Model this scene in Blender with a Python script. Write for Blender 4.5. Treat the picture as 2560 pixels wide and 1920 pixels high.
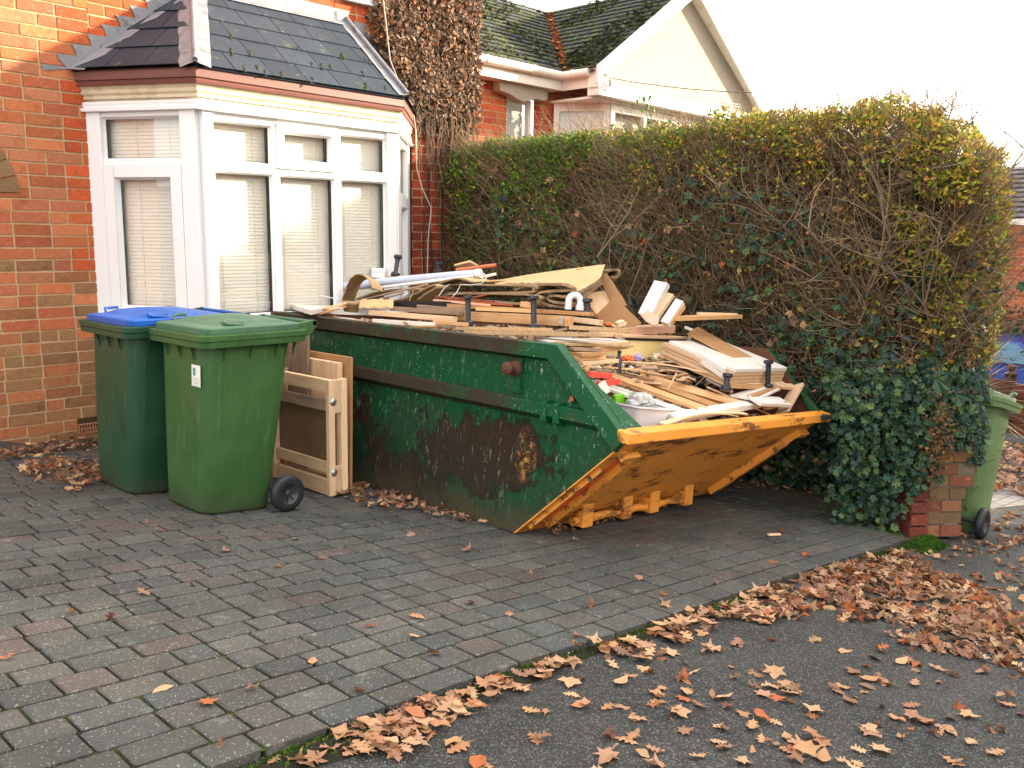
import bpy, bmesh, math, random
from mathutils import Vector as V, Matrix, noise as mnoise
R = math.radians
random.seed(7)
SC = bpy.context.scene
COL = SC.collection
for o in list(bpy.data.objects): bpy.data.objects.remove(o)

# ------------------------------------------------------------------ camera, world, sun, exposure
# world axes: X runs along the house front (away to the right), Y runs towards the house, Z up
CAMPOS = V((0, 0, 1.2))
CM = Matrix(((0.68356361, 0.10962813, -0.72161102), (-0.72980263, 0.11803694, -0.67339098), (0.01135417, 0.98693918, 0.16069265)))
cd = bpy.data.cameras.new('camera'); cam = bpy.data.objects.new('camera', cd); COL.objects.link(cam)
cam.matrix_world = Matrix.Translation(CAMPOS) @ CM.to_4x4()
cd.sensor_width = 36; cd.lens = 36 * 2238 / 2560; cd.clip_end = 500; cd.clip_start = .05
SC.camera = cam
SC.render.resolution_x, SC.render.resolution_y = 1024, 768
SC.view_settings.view_transform = 'Standard'; SC.view_settings.look = 'None'
SC.view_settings.exposure = 2.12; SC.view_settings.gamma = 1
SUN_EL, SUN_AZ = 17, -28          # azimuth measured from +X towards +Y
wd = bpy.data.worlds.new('World'); SC.world = wd; wd.use_nodes = True
nt = wd.node_tree; nt.nodes.clear()
out = nt.nodes.new('ShaderNodeOutputWorld'); bg = nt.nodes.new('ShaderNodeBackground')
sky = nt.nodes.new('ShaderNodeTexSky'); sky.sky_type = 'NISHITA'; sky.sun_disc = False
sky.sun_elevation = R(SUN_EL); sky.sun_rotation = R(90 - SUN_AZ); sky.dust_density = 4; sky.air_density = 1.0; sky.ozone_density = .6
mx = nt.nodes.new('ShaderNodeMix'); mx.data_type = 'RGBA'; mx.inputs[0].default_value = .62
mx.inputs[7].default_value = (9.7, 9.2, 8.7, 1)          # a bright thin overcast over the blue
nt.links.new(sky.outputs[0], mx.inputs[6]); nt.links.new(mx.outputs[2], bg.inputs[0]); bg.inputs[1].default_value = .10
nt.links.new(bg.outputs[0], out.inputs[0])
sd = bpy.data.lights.new('sun', 'SUN'); sd.energy = 4.4; sd.angle = R(2.5); sd.color = (1, .86, .66)
sun = bpy.data.objects.new('sun', sd); COL.objects.link(sun)
sdir = V((math.cos(R(SUN_EL)) * math.cos(R(SUN_AZ)), math.cos(R(SUN_EL)) * math.sin(R(SUN_AZ)), math.sin(R(SUN_EL))))
sun.rotation_euler = sdir.to_track_quat('Z', 'Y').to_euler(); sun.location = (6, -6, 9)

# ------------------------------------------------------------------ helpers
T = R(6)
E1 = V((math.cos(T), 0, -math.sin(T))); E2 = V((0, 1, 0)); E3 = V((math.sin(T), 0, math.cos(T)))
GM = Matrix.Rotation(T, 4, 'Y')                        # frame of the tilted drive
def ray(x, y):
    return CM @ V((x - 1280, -(y - 960), -2238.))
def atY(x, y, Y): d = ray(x, y); return CAMPOS + d * (Y / d.y)
def gnd(x, y, h=0):
    d = ray(x, y); P = CAMPOS + d * ((h - CAMPOS.dot(E3)) / d.dot(E3)); return V((P.dot(E1), P.y, h))
def gw(a, b, h=0): return E1 * a + E2 * b + E3 * h      # drive frame -> world
SKO = gw(3.387, 3.117, 0.004)
SKM = Matrix.Translation(SKO) @ Matrix.Rotation(R(5.3), 4, 'Y')
SKI = SKM.inverted()
def skp(x, y, **k):                                     # a point in the skip's frame on a plane a=, b= or h=
    o = SKI @ CAMPOS; d = SKI.to_3x3() @ ray(x, y)
    ax = {'a': 0, 'b': 1, 'h': 2}[list(k)[0]]; t = (list(k.values())[0] - o[ax]) / d[ax]
    return o + d * t
def c3(x, y): return (1300 + x / 2.765, 640 + y / 2.765)
def c2(x, y): return (680 + x / 3.072, 620 + y / 3.072)

def tag(o, label=None, cat=None, group=None, kind=None):
    if label: o['label'] = label
    if cat: o['category'] = cat
    if group: o['group'] = group
    if kind: o['kind'] = kind
    return o
def empty(name, M=None, label=None, cat=None, group=None, kind=None):
    o = bpy.data.objects.new(name, None); COL.objects.link(o); o.empty_display_size = .1
    if M is not None: o.matrix_world = M
    return tag(o, label, cat, group, kind)

class MB:
    def __init__(s): s.v = []; s.f = []; s.m = []; s.c = []; s.sm = []
    def add(s, vs, fs, mi=0, col=None, M=None, smooth=False):
        n = len(s.v)
        s.v += [tuple(M @ V(p)) for p in vs] if M is not None else [tuple(p) for p in vs]
        for f in fs: s.f.append([i + n for i in f]); s.m.append(mi); s.c.append(col); s.sm.append(smooth)
    def box(s, x0, x1, y0, y1, z0, z1, mi=0, col=None, M=None):
        vs = [(x, y, z) for x in (x0, x1) for y in (y0, y1) for z in (z0, z1)]
        s.add(vs, [(0, 1, 3, 2), (4, 6, 7, 5), (0, 4, 5, 1), (2, 3, 7, 6), (0, 2, 6, 4), (1, 5, 7, 3)], mi, col, M)
    def prism(s, poly, z0, z1, mi=0, col=None, M=None):   # poly in xy, counter-clockwise
        n = len(poly); vs = [(p[0], p[1], z0) for p in poly] + [(p[0], p[1], z1) for p in poly]
        fs = [tuple(range(n - 1, -1, -1)), tuple(range(n, 2 * n))] + [(i, (i + 1) % n, (i + 1) % n + n, i + n) for i in range(n)]
        s.add(vs, fs, mi, col, M)
    def hull8(s, lo, hi, mi=0, col=None, M=None):        # two quads of 4 points joined
        vs = list(lo) + list(hi)
        s.add(vs, [(3, 2, 1, 0), (4, 5, 6, 7)] + [(i, (i + 1) % 4, (i + 1) % 4 + 4, i + 4) for i in range(4)], mi, col, M)
    def tube(s, pts, rad, n=8, mi=0, col=None, M=None, caps=True, smooth=True, hollow=0):
        pts = [V(p) for p in pts]; k = len(pts)
        rr = rad if isinstance(rad, (list, tuple)) else [rad] * k
        vs = []; up = V((0, 0, 1)); ref = None
        for i, p in enumerate(pts):
            d = (pts[min(i + 1, k - 1)] - pts[max(i - 1, 0)])
            if d.length < 1e-9: d = V((0, 0, 1))
            d.normalize()
            if ref is None: ref = d.orthogonal().normalized()
            ref = (ref - d * ref.dot(d)); ref = ref.normalized() if ref.length > 1e-6 else d.orthogonal().normalized()
            q = d.cross(ref)
            for j in range(n):
                a = 2 * math.pi * j / n
                vs.append(p + (ref * math.cos(a) + q * math.sin(a)) * rr[i])
        fs = [(i * n + j, i * n + (j + 1) % n, (i + 1) * n + (j + 1) % n, (i + 1) * n + j) for i in range(k - 1) for j in range(n)]
        s.add(vs, fs, mi, col, M, smooth)
        if caps: s.add([v for v in vs[:n]], [tuple(range(n - 1, -1, -1))], mi, col, M); s.add(vs[-n:], [tuple(range(n))], mi, col, M)
    def lathe(s, prof, n=20, mi=0, M=None, smooth=True):  # prof: (r, z)
        vs = []; 
        for r, z in prof:
            for j in range(n): a = 2 * math.pi * j / n; vs.append((r * math.cos(a), r * math.sin(a), z))
        fs = [(i * n + j, i * n + (j + 1) % n, (i + 1) * n + (j + 1) % n, (i + 1) * n + j) for i in range(len(prof) - 1) for j in range(n)]
        s.add(vs, fs, mi, None, M, smooth)
    def build(s, name, mats, parent=None, M=None, bevel=0, label=None, cat=None, group=None, kind=None, autosmooth=False):
        me = bpy.data.meshes.new(name); me.from_pydata(s.v, [], s.f)
        if not isinstance(mats, (list, tuple)): mats = [mats]
        for m in mats: me.materials.append(m)
        me.polygons.foreach_set('material_index', s.m)
        me.polygons.foreach_set('use_smooth', s.sm)
        if any(c is not None for c in s.c):
            at = me.color_attributes.new('Col', 'FLOAT_COLOR', 'CORNER'); buf = []
            for p, c in zip(me.polygons, s.c):
                c = c or (1, 1, 1); buf += [c[0], c[1], c[2], 1.0] * p.loop_total
            at.data.foreach_set('color', buf)
        me.update()
        if bevel:
            bm = bmesh.new(); bm.from_mesh(me); bmesh.ops.remove_doubles(bm, verts=bm.verts, dist=1e-5)
            bmesh.ops.recalc_face_normals(bm, faces=bm.faces)
            es = [e for e in bm.edges if len(e.link_faces) == 2 and e.calc_face_angle(0) > .5]
            bmesh.ops.bevel(bm, geom=es, offset=bevel, segments=2, profile=.6, affect='EDGES', clamp_overlap=True)
            bm.to_mesh(me); bm.free()
        o = bpy.data.objects.new(name, me); COL.objects.link(o)
        if parent is not None: o.parent = parent
        if M is not None:
            if parent is not None: o.matrix_local = M
            else: o.matrix_world = M
        return tag(o, label, cat, group, kind)

# ------------------------------------------------------------------ materials
class NT:
    def __init__(s, name, rough=.7, spec=.5, metal=0):
        s.mat = bpy.data.materials.new(name); s.mat.use_nodes = True; s.t = s.mat.node_tree
        s.b = s.t.nodes['Principled BSDF']; s.o = s.t.nodes['Material Output']
        s.b.inputs['Roughness'].default_value = rough; s.b.inputs['Specular IOR Level'].default_value = spec; s.b.inputs['Metallic'].default_value = metal
        s.tc = s.t.nodes.new('ShaderNodeTexCoord')
    def link(s, a, b): s.t.links.new(a, b)
    def coord(s, scale=(1, 1, 1), src='Object', rot=(0, 0, 0)):
        m = s.t.nodes.new('ShaderNodeMapping'); m.inputs['Scale'].default_value = scale; m.inputs['Rotation'].default_value = rot
        s.link(s.tc.outputs[src], m.inputs[0]); return m.outputs[0]
    def noise(s, scale, detail=4, rough=.55, co=None, dist=0):
        n = s.t.nodes.new('ShaderNodeTexNoise'); n.inputs['Scale'].default_value = scale; n.inputs['Detail'].default_value = detail
        n.inputs['Roughness'].default_value = rough; n.inputs['Distortion'].default_value = dist
        s.link(co if co is not None else s.tc.outputs['Object'], n.inputs['Vector']); return n.outputs['Fac']
    def voro(s, scale, co=None, feat='F1', out='Distance'):
        n = s.t.nodes.new('ShaderNodeTexVoronoi'); n.inputs['Scale'].default_value = scale; n.feature = feat
        s.link(co if co is not None else s.tc.outputs['Object'], n.inputs['Vector']); return n.outputs[out]
    def ramp(s, fac, stops, interp='LINEAR'):
        n = s.t.nodes.new('ShaderNodeValToRGB'); n.color_ramp.interpolation = interp; e = n.color_ramp.elements
        while len(e) < len(stops): e.new(.5)
        for k, (p, c) in zip(e, stops):
            k.position = p; k.color = (c, c, c, 1) if isinstance(c, (int, float)) else (*c, 1)
        s.link(fac, n.inputs[0]); return n.outputs[0]
    def mix(s, fac, a, b, mode='MIX'):
        n = s.t.nodes.new('ShaderNodeMix'); n.data_type = 'RGBA'; n.blend_type = mode
        for v, i in ((fac, 0), (a, 6), (b, 7)):
            if isinstance(v, (int, float)): n.inputs[i].default_value = v if i == 0 else (v, v, v, 1)
            elif isinstance(v, tuple): n.inputs[i].default_value = (*v, 1)
            else: s.link(v, n.inputs[i])
        return n.outputs[2]
    def math(s, op, a, b=0.):
        n = s.t.nodes.new('ShaderNodeMath'); n.operation = op
        for v, i in ((a, 0), (b, 1)):
            if isinstance(v, (int, float)): n.inputs[i].default_value = v
            else: s.link(v, n.inputs[i])
        return n.outputs[0]
    def attr(s, name='Col'):
        n = s.t.nodes.new('ShaderNodeAttribute'); n.attribute_name = name; return n.outputs['Color']
    def rand(s): n = s.t.nodes.new('ShaderNodeObjectInfo'); return n.outputs['Random']
    def sep(s, co=None):
        n = s.t.nodes.new('ShaderNodeSeparateXYZ'); s.link(co if co is not None else s.tc.outputs['Object'], n.inputs[0]); return n.outputs
    def color(s, c):
        if isinstance(c, tuple): s.b.inputs['Base Color'].default_value = (*c, 1)
        else: s.link(c, s.b.inputs['Base Color'])
    def rough(s, c): s.link(c, s.b.inputs['Roughness'])
    def bump(s, h, dist=.003, strength=1):
        n = s.t.nodes.new('ShaderNodeBump'); n.inputs['Distance'].default_value = dist; n.inputs['Strength'].default_value = strength
        s.link(h, n.inputs['Height']); s.link(n.outputs[0], s.b.inputs['Normal'])

def m_plain(name, c, rough=.6, var=.12, scale=8, bump=0, spec=.5, metal=0, dirt=None, stretch=(1, 1, 1)):
    n = NT(name, rough, spec, metal); f = n.noise(scale, 5, .6, n.coord(stretch))
    col = n.mix(f, tuple(x * (1 - var) for x in c), tuple(min(1, x * (1 + var)) for x in c))
    if dirt: col = n.mix(n.ramp(n.noise(scale * .6, 8, .7), [(.5, 0), (.72, .8)]), col, dirt)
    n.color(col)
    if bump: n.bump(n.noise(scale * 4, 5, .6, n.coord(stretch)), bump)
    return n.mat

def m_wood(name, light, dark, rough=.6, ring=14, dirt=0.25, var=.25):
    n = NT(name, rough, .35); co = n.coord((1.2, ring, ring))
    g = n.noise(2.2, 5, .6, co, .6); fine = n.noise(9, 3, .5, n.coord((2, 60, 60)))
    col = n.mix(n.ramp(g, [(.35, 0), (.65, 1)]), dark, light)
    col = n.mix(n.math('MULTIPLY', fine, .35), col, tuple(x * .55 for x in dark))
    col = n.mix(n.ramp(n.noise(5, 6, .7), [(.55, 0), (.75, dirt)]), col, tuple(x * .35 for x in dark))
    hs = n.t.nodes.new('ShaderNodeHueSaturation'); n.link(col, hs.inputs['Color'])
    n.link(n.math('ADD', n.math('MULTIPLY', n.rand(), var * 2), 1 - var), hs.inputs['Value'])
    n.color(hs.outputs[0]); n.bump(n.math('ADD', fine, g), .0008)
    return n.mat

def m_attr(name, rough=.8, nscale=40, namt=.35, bump=.002, bscale=60, spec=.3, trans=0, extra=None):
    n = NT(name, rough, spec); f = n.noise(nscale, 6, .65)
    col = n.mix(n.math('MULTIPLY', f, namt), n.attr(), n.mix(1., n.attr(), (.35, .35, .35), 'MULTIPLY'))
    if extra: col = extra(n, col)
    n.color(col)
    if bump: n.bump(n.noise(bscale, 6, .6), bump)
    if trans:
        tr = n.t.nodes.new('ShaderNodeBsdfTranslucent'); n.link(col, tr.inputs[0]); ms = n.t.nodes.new('ShaderNodeMixShader'); ms.inputs[0].default_value = trans
        n.link(n.b.outputs[0], ms.inputs[1]); n.link(tr.outputs[0], ms.inputs[2]); n.link(ms.outputs[0], n.o.inputs[0])
    return n.mat

def brick_extra(n, col):
    col = n.mix(n.ramp(n.noise(55, 6, .7), [(.56, 0), (.66, .35)]), col, (.50, .34, .22))
    soot = n.ramp(n.noise(9, 8, .78), [(.54, 0), (.68, .65)])
    return n.mix(soot, col, n.mix(1., col, (.32, .28, .26), 'MULTIPLY'))
M_BRICK = m_attr('brick', .85, 30, .5, .004, 45, extra=brick_extra)
M_MORTAR = m_plain('mortar', (.46, .31, .17), .95, .25, 25, .004)
M_MORTAR2 = m_plain('mortar_grey', (.36, .25, .17), .95, .25, 25, .004)
def paver_extra(n, col):
    sp = n.ramp(n.voro(120, out='Distance'), [(.16, 1), (.30, 0)])
    sel = n.ramp(n.noise(70, 2, .5), [(.50, 0), (.56, 1)])
    col = n.mix(n.ramp(n.noise(150, 3, .6), [(.4, .45), (.62, 0)]), col, n.mix(1., col, (.35, .38, .36), 'MULTIPLY'))
    col = n.mix(n.math('MULTIPLY', sp, n.math('MULTIPLY', sel, .85)), col, (.42, .41, .34))
    dk = n.ramp(n.noise(2.3, 6, .65), [(.38, .55), (.62, 0)])
    col = n.mix(dk, col, n.mix(1., col, (.5, .5, .5), 'MULTIPLY'))
    wh = n.ramp(n.noise(9, 6, .7), [(.60, 0), (.72, .35)])
    return n.mix(wh, col, (.36, .35, .33))
M_PAVER = m_attr('paver_concrete', .8, 120, .6, .0018, 160, spec=.25, extra=paver_extra)
def mk_joint():
    n = NT('joint_soil', .95, .2); xyz = n.sep()
    k = n.ramp(n.math('MULTIPLY', n.math('SUBTRACT', n.math('ADD', n.math('MULTIPLY', xyz[0], .16), 1.0), n.math('MULTIPLY', xyz[1], .30)), 1.), [(.2, 0), (.75, 1)])
    m = n.ramp(n.noise(5, 6, .7), [(.44, 0), (.54, 1)])
    col = n.mix(n.math('MULTIPLY', m, k), n.mix(n.noise(80), (.010, .009, .007), (.026, .022, .016)), n.mix(n.noise(90), (.040, .085, .006), (.11, .20, .015)))
    n.color(col); n.bump(n.noise(200, 4, .7), .006); return n.mat
M_JOINT = mk_joint()
def mk_asphalt():
    n = NT('asphalt', .75, .3)
    v = n.ramp(n.voro(150, out='Color'), [(.15, .012), (.70, .036), (.9, .12)])
    sp = n.ramp(n.voro(135), [(.22, 1), (.36, 0)]); sel = n.ramp(n.noise(80, 2), [(.47, 0), (.53, 1)])
    base = n.mix(n.ramp(n.noise(1.7, 7, .7), [(.3, 0), (.7, 1)]), (.016, .020, .019), (.055, .058, .052))
    col = n.mix(.5, base, v)
    col = n.mix(n.math('MULTIPLY', sp, n.math('MULTIPLY', sel, .8)), col, (.23, .24, .21))
    n.color(col); n.bump(n.voro(180), .004); n.rough(n.ramp(n.noise(2, 4), [(.3, .6), (.7, .95)])); return n.mat
M_ASPH = mk_asphalt()
M_UPVC = m_plain('white_upvc', (.80, .80, .80), .35, .03, 4)
M_UPVC2 = m_plain('white_upvc_trim', (.76, .74, .70), .45, .05, 6)
M_CREAM = m_plain('cream_paint', (.66, .57, .40), .6, .12, 7, .0006, dirt=(.36, .27, .16), stretch=(.3, 1, 6))
M_BROWN = m_plain('brown_paint', (.155, .052, .038), .5, .25, 6, .0008, dirt=(.09, .04, .03), stretch=(.4, 1, 4))
M_BLIND = m_plain('blind_slat', (.76, .74, .64), .5, .03, 3)
M_DARK = m_plain('dark_gasket', (.012, .012, .012), .6, .1, 3)
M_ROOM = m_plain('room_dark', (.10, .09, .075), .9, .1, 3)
M_ROOMH = m_plain('hallway_pale', (.35, .40, .42), .9, .1, 3)
def mk_glass():
    n = NT('window_glass', .02, .5); tr = n.t.nodes.new('ShaderNodeBsdfTransparent'); gl = n.t.nodes.new('ShaderNodeBsdfGlossy')
    gl.inputs['Roughness'].default_value = .015; lw = n.t.nodes.new('ShaderNodeLayerWeight'); lw.inputs[0].default_value = .5
    ms = n.t.nodes.new('ShaderNodeMixShader'); n.link(n.math('ADD', n.math('MULTIPLY', n.math('POWER', lw.outputs['Facing'], 3.), .7), .10), ms.inputs[0]); n.link(tr.outputs[0], ms.inputs[1]); n.link(gl.outputs[0], ms.inputs[2])
    n.link(ms.outputs[0], n.o.inputs[0]); return n.mat
M_GLASS = mk_glass()
def mk_slate():
    n = NT('slate', .6, .22)
    col = n.mix(n.noise(5, 6, .6), n.mix(.8, (.012, .020, .032), n.attr(), 'MULTIPLY'), n.mix(.8, (.032, .046, .062), n.attr(), 'MULTIPLY'))
    li = n.ramp(n.noise(16, 8, .75), [(.61, 0), (.68, .7)])
    col = n.mix(li, col, (.17, .18, .14)); ye = n.ramp(n.noise(6, 8, .75), [(.60, 0), (.70, .6)])
    col = n.mix(ye, col, (.14, .15, .045)); n.color(col); n.bump(n.noise(30, 6, .6), .003); return n.mat
M_SLATE = mk_slate()
def mk_lead():
    n = NT('lead', .55, .5); col = n.mix(n.noise(4, 7, .7), (.10, .105, .12), (.27, .27, .29))
    col = n.mix(n.ramp(n.noise(12, 8, .75), [(.52, 0), (.66, .8)]), col, (.06, .065, .055)); n.color(col); n.bump(n.noise(12, 5), .004); return n.mat
M_LEAD = mk_lead()
def bin_mat(name, c, rough=.42):
    n = NT(name, rough, .38); col = n.mix(n.noise(4, 5, .6), tuple(x * .8 for x in c), tuple(x * 1.2 for x in c))
    sc = n.ramp(n.noise(30, 6, .7, n.coord((1, 1, .12), rot=(.5, .3, .2))), [(.56, 0), (.68, .38)])
    col = n.mix(sc, col, tuple(min(1, x * 1.8 + .035) for x in c))
    col = n.mix(n.ramp(n.noise(1.8, 4, .6), [(.5, 0), (.68, .3)]), col, tuple(min(1, x * 1.5 + .02) for x in c))
    col = n.mix(n.ramp(n.noise(55, 6, .75, n.coord((1, 1, .5))), [(.64, 0), (.70, .5)]), col, (.10, .10, .08))
    z = n.sep()[2]; low = n.ramp(n.math('ADD', z, n.math('MULTIPLY', n.noise(9, 6, .7), .18)), [(.08, .75), (.22, 0)])
    col = n.mix(low, col, (.05, .05, .03)); n.color(col); n.rough(n.ramp(n.noise(7, 6), [(.3, rough * .8), (.7, rough * 1.4)])); n.bump(n.noise(220, 2), .0004); return n.mat
M_BIN = bin_mat('bin_green', (.034, .095, .026))
M_BIN2 = bin_mat('bin_green_dark', (.013, .056, .026))
M_BIN3 = bin_mat('bin_green_light', (.12, .20, .08))
M_LID = bin_mat('lid_green', (.050, .125, .072), .5)
M_LIDB = bin_mat('lid_blue', (.006, .080, .36), .38)
M_RUB = m_plain('black_rubber', (.012, .014, .018), .55, .2, 30, .0005)
M_PLB = m_plain('black_plastic', (.018, .022, .030), .35, .2, 12)
M_HUB = m_plain('grey_hub_plastic', (.035, .037, .04), .45, .2, 12)
M_STICK = m_plain('sticker_paper', (.72, .74, .70), .5, .08, 20)
M_STICKG = m_plain('sticker_green_ink', (.03, .30, .20), .5, .08, 20)
M_STICKT = m_plain('sticker_grey_ink', (.35, .36, .33), .5, .08, 20)
def mk_skip(name, base, light, rustamt):
    n = NT(name, .5, .22); xyz = n.sep()
    col = n.mix(n.noise(2.5, 5, .6), base, light)
    fade = n.ramp(n.noise(1.6, 5, .6), [(.52, 0), (.68, .65)]); col = n.mix(fade, col, tuple(x * .9 + y for x, y in zip(light, (.01, .045, .03))))
    st = n.coord((1, 1, .28)); ch = n.ramp(n.noise(34, 7, .78, st), [(.605, 0), (.635, 1)])
    blot = n.ramp(n.noise(2.7, 5, .65), [(.40, 0), (.62, 1)])
    col = n.mix(n.math('MULTIPLY', ch, n.math('MULTIPLY', blot, .9)), col, (.42, .50, .40))
    dots = n.math('MULTIPLY', n.ramp(n.voro(42), [(.07, 1), (.12, 0)]), n.ramp(n.noise(5, 4), [(.45, 0), (.6, 1)])); col = n.mix(dots, col, (.7, .75, .68))
    rust = n.mix(n.noise(22, 7, .7), (.010, .006, .005), (.050, .024, .012)); hot = n.ramp(n.noise(7, 6, .7), [(.62, 0), (.74, .8)]); rust = n.mix(hot, rust, (.30, .13, .03))
    rm = n.math('ADD', n.noise(3.2, 9, .72), n.math('MULTIPLY', n.noise(.9, 2), .35))
    return n, col, rust, rm, xyz
def mk_skip_side():
    n, col, rust, rm, xyz = mk_skip('skip_green_side', (.002, .050, .014), (.004, .078, .026), 1)
    def blob(cy, cz, ry, rz, k):
        dy = n.math('POWER', n.math('DIVIDE', n.math('SUBTRACT', xyz[1], cy), ry), 2.); dz = n.math('POWER', n.math('DIVIDE', n.math('SUBTRACT', xyz[2], cz), rz), 2.)
        return n.math('MULTIPLY', n.ramp(n.math('ADD', dy, dz), [(0, 1), (1, 0)]), k)
    m = n.math('ADD', blob(.22, .40, .62, .30, .34), blob(1.35, .30, 1.0, .45, .22)); m = n.math('ADD', m, blob(.05, .42, .24, .22, .18)); m = n.math('ADD', m, blob(.75, .12, .6, .2, .18))
    raw = n.math('ADD', n.math('MULTIPLY', n.noise(5.5, 10, .78, n.coord((1, 1, .7))), 1.25), m)
    f = n.ramp(raw, [(.80, 0), (.87, 1)]); col = n.mix(f, col, rust)
    # pale flaking paint running in short vertical streaks
    st = n.coord((1, 1, .24)); fl = n.ramp(n.noise(30, 7, .8, st), [(.575, 0), (.61, 1)]); zone = n.ramp(n.noise(2.4, 4, .6), [(.36, 0), (.52, 1)])
    lowz = n.ramp(xyz[2], [(.06, 0), (.16, 1), (.66, 1), (.76, .4)]); fm = n.math('MULTIPLY', n.math('MULTIPLY', fl, zone), lowz)
    col = n.mix(n.math('MULTIPLY', fm, .8), col, n.mix(n.noise(6, 3), (.16, .26, .14), (.46, .52, .40)))
    murk = n.ramp(n.math('ADD', n.noise(1.7, 8, .7), n.math('MULTIPLY', n.math('SUBTRACT', .75, xyz[2]), .30)), [(.50, 0), (.68, .55)]); col = n.mix(murk, col, (.022, .022, .013))
    orange = n.math('MULTIPLY', blob(-.04, .42, .08, .17, 1.2), n.ramp(n.noise(16, 8, .8), [(.50, 0), (.58, .9)])); col = n.mix(orange, col, (.42, .20, .06))
    grime = n.ramp(n.math('ADD', xyz[2], n.math('MULTIPLY', n.noise(6, 6, .7), .25)), [(.14, .9), (.30, 0)]); col = n.mix(grime, col, (.060, .045, .026))
    n.color(col); n.rough(n.ramp(f, [(0, .42), (1, .9)])); n.bump(n.math('ADD', n.noise(14, 8, .7), n.math('MULTIPLY', f, .6)), .006); return n.mat
def mk_skip_rail():
    n, col, rust, rm, xyz = mk_skip('skip_green_rail', (.002, .055, .017), (.004, .085, .030), 1)
    back = n.ramp(n.math('MULTIPLY', n.math('ADD', xyz[1], .3), .5), [(.12, 0), (.2, .17)])
    f = n.ramp(n.math('ADD', rm, back), [(.70, 0), (.84, .92)]); col = n.mix(f, col, n.mix(.5, rust, (.050, .036, .022)))
    n.color(col); n.rough(n.ramp(f, [(0, .42), (1, .85)])); n.bump(n.noise(18, 8, .7), .004); return n.mat
def mk_skip_yellow():
    n = NT('skip_yellow', .5, .45); col = n.mix(n.noise(2.5, 5, .6), (.76, .27, .025), (.88, .38, .065))
    st = n.coord((.55, 1.6, 1.6)); f = n.ramp(n.noise(3.6, 10, .8, st), [(.545, 0), (.60, .92)])
    col = n.mix(n.ramp(n.noise(2, 5, .7), [(.48, 0), (.72, .4)]), col, (.50, .25, .06))
    col = n.mix(f, col, n.mix(n.noise(25, 5), (.05, .020, .010), (.16, .055, .018)))
    sc = n.ramp(n.noise(26, 6, .75), [(.64, 0), (.67, .6)]); col = n.mix(sc, col, (.75, .55, .35))
    n.color(col); n.bump(n.noise(14, 8, .7), .004); return n.mat
def mk_skip_in():
    n = NT('skip_rust_inside', .9, .2); n.color(n.mix(n.noise(9, 8, .7), (.07, .030, .020), (.17, .075, .045))); n.bump(n.noise(20, 8, .7), .005); return n.mat
M_SKS, M_SKR, M_SKY, M_SKI = mk_skip_side(), mk_skip_rail(), mk_skip_yellow(), mk_skip_in()
M_RED = m_plain('red_spray_paint', (.80, .09, .02), .6, .3, 9, dirt=(.55, .22, .03))
M_PINE = m_wood('pine', (.80, .50, .25), (.60, .32, .13))
M_PINEP = m_wood('pale_wood', (.82, .60, .38), (.70, .45, .26), dirt=.12)
M_PINEO = m_wood('old_wood', (.54, .30, .13), (.32, .155, .06), dirt=.45)
M_GREYW = m_wood('weathered_wood', (.42, .30, .21), (.27, .18, .12), dirt=.4)
M_REDW = m_wood('stained_wood', (.42, .12, .05), (.27, .06, .025), dirt=.3)
M_BLKW = m_wood('black_painted_wood', (.02, .02, .022), (.01, .01, .01), dirt=.1)
M_CHIP = m_plain('chipboard', (.46, .31, .16), .85, .35, 90, .0008, dirt=(.26, .15, .07))
M_HARD = m_plain('hardboard', (.42, .23, .10), .6, .12, 6, dirt=(.30, .15, .06))
M_PANEL = m_plain('brown_panel', (.19, .115, .06), .6, .2, 5, dirt=(.10, .05, .03))
M_WHITE = m_plain('white_board', (.72, .68, .62), .4, .05, 4, dirt=(.58, .50, .40))
M_WHITEP = m_plain('white_plastic', (.74, .74, .76), .3, .03, 4)
M_CARD = m_plain('cardboard', (.52, .34, .16), .8, .1, 12)
M_UNDER = None
def mk_under():
    n = NT('carpet_backing', .95, .15); w = n.t.nodes.new('ShaderNodeTexWave'); w.inputs['Scale'].default_value = 45; n.link(n.coord((1, 1, 1)), w.inputs[0]); w.inputs['Distortion'].default_value = .4
    col = n.mix(n.noise(5, 5, .6), (.54, .42, .20), (.70, .57, .33)); col = n.mix(n.math('MULTIPLY', w.outputs[1], .35), col, (.42, .32, .15)); n.color(col); n.bump(w.outputs[1], .003); return n.mat
M_UNDER = mk_under()
M_PILE = m_plain('carpet_pile', (.36, .24, .15), .98, .4, 120, .006, spec=.1)
M_BLUEG = m_plain('pale_blue_vinyl', (.48, .54, .68), .4, .08, 3, dirt=(.40, .42, .50))
M_FOAM = m_plain('yellow_foam', (.84, .68, .30), .8, .15, 10, .002, dirt=(.58, .42, .14))
M_PINK = m_plain('pink_plaster', (.66, .42, .30), .8, .08, 12)
M_REDP = m_plain('red_plastic', (.75, .07, .05), .45, .1, 12)
M_ORW = m_plain('orange_wrapper', (.80, .16, .03), .4, .2, 18)
M_FOIL = m_plain('gold_foil', (.80, .70, .50), .25, .2, 16, .006, metal=.25)
M_GRBAG = m_plain('lime_bag', (.17, .50, .02), .4, .2, 14, .003)
M_NEWS = m_plain('newspaper', (.50, .50, .48), .8, .5, 55, .004, dirt=(.10, .10, .12))
M_METAL = m_plain('zinc_metal', (.45, .46, .47), .35, .2, 14, metal=.9)
M_ROPE = m_plain('rope', (.62, .62, .62), .9, .5, 130, .002)
def leaf_extra(n, col): return col
M_LEAFA = m_attr('leaf', .6, 25, .3, 0, trans=.38)
M_DEAD = m_attr('dead_leaf', .85, 40, .45, 0, trans=.15)
M_TWIG = m_attr('twig_bark', .85, 40, .4, .001, 80)
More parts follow.
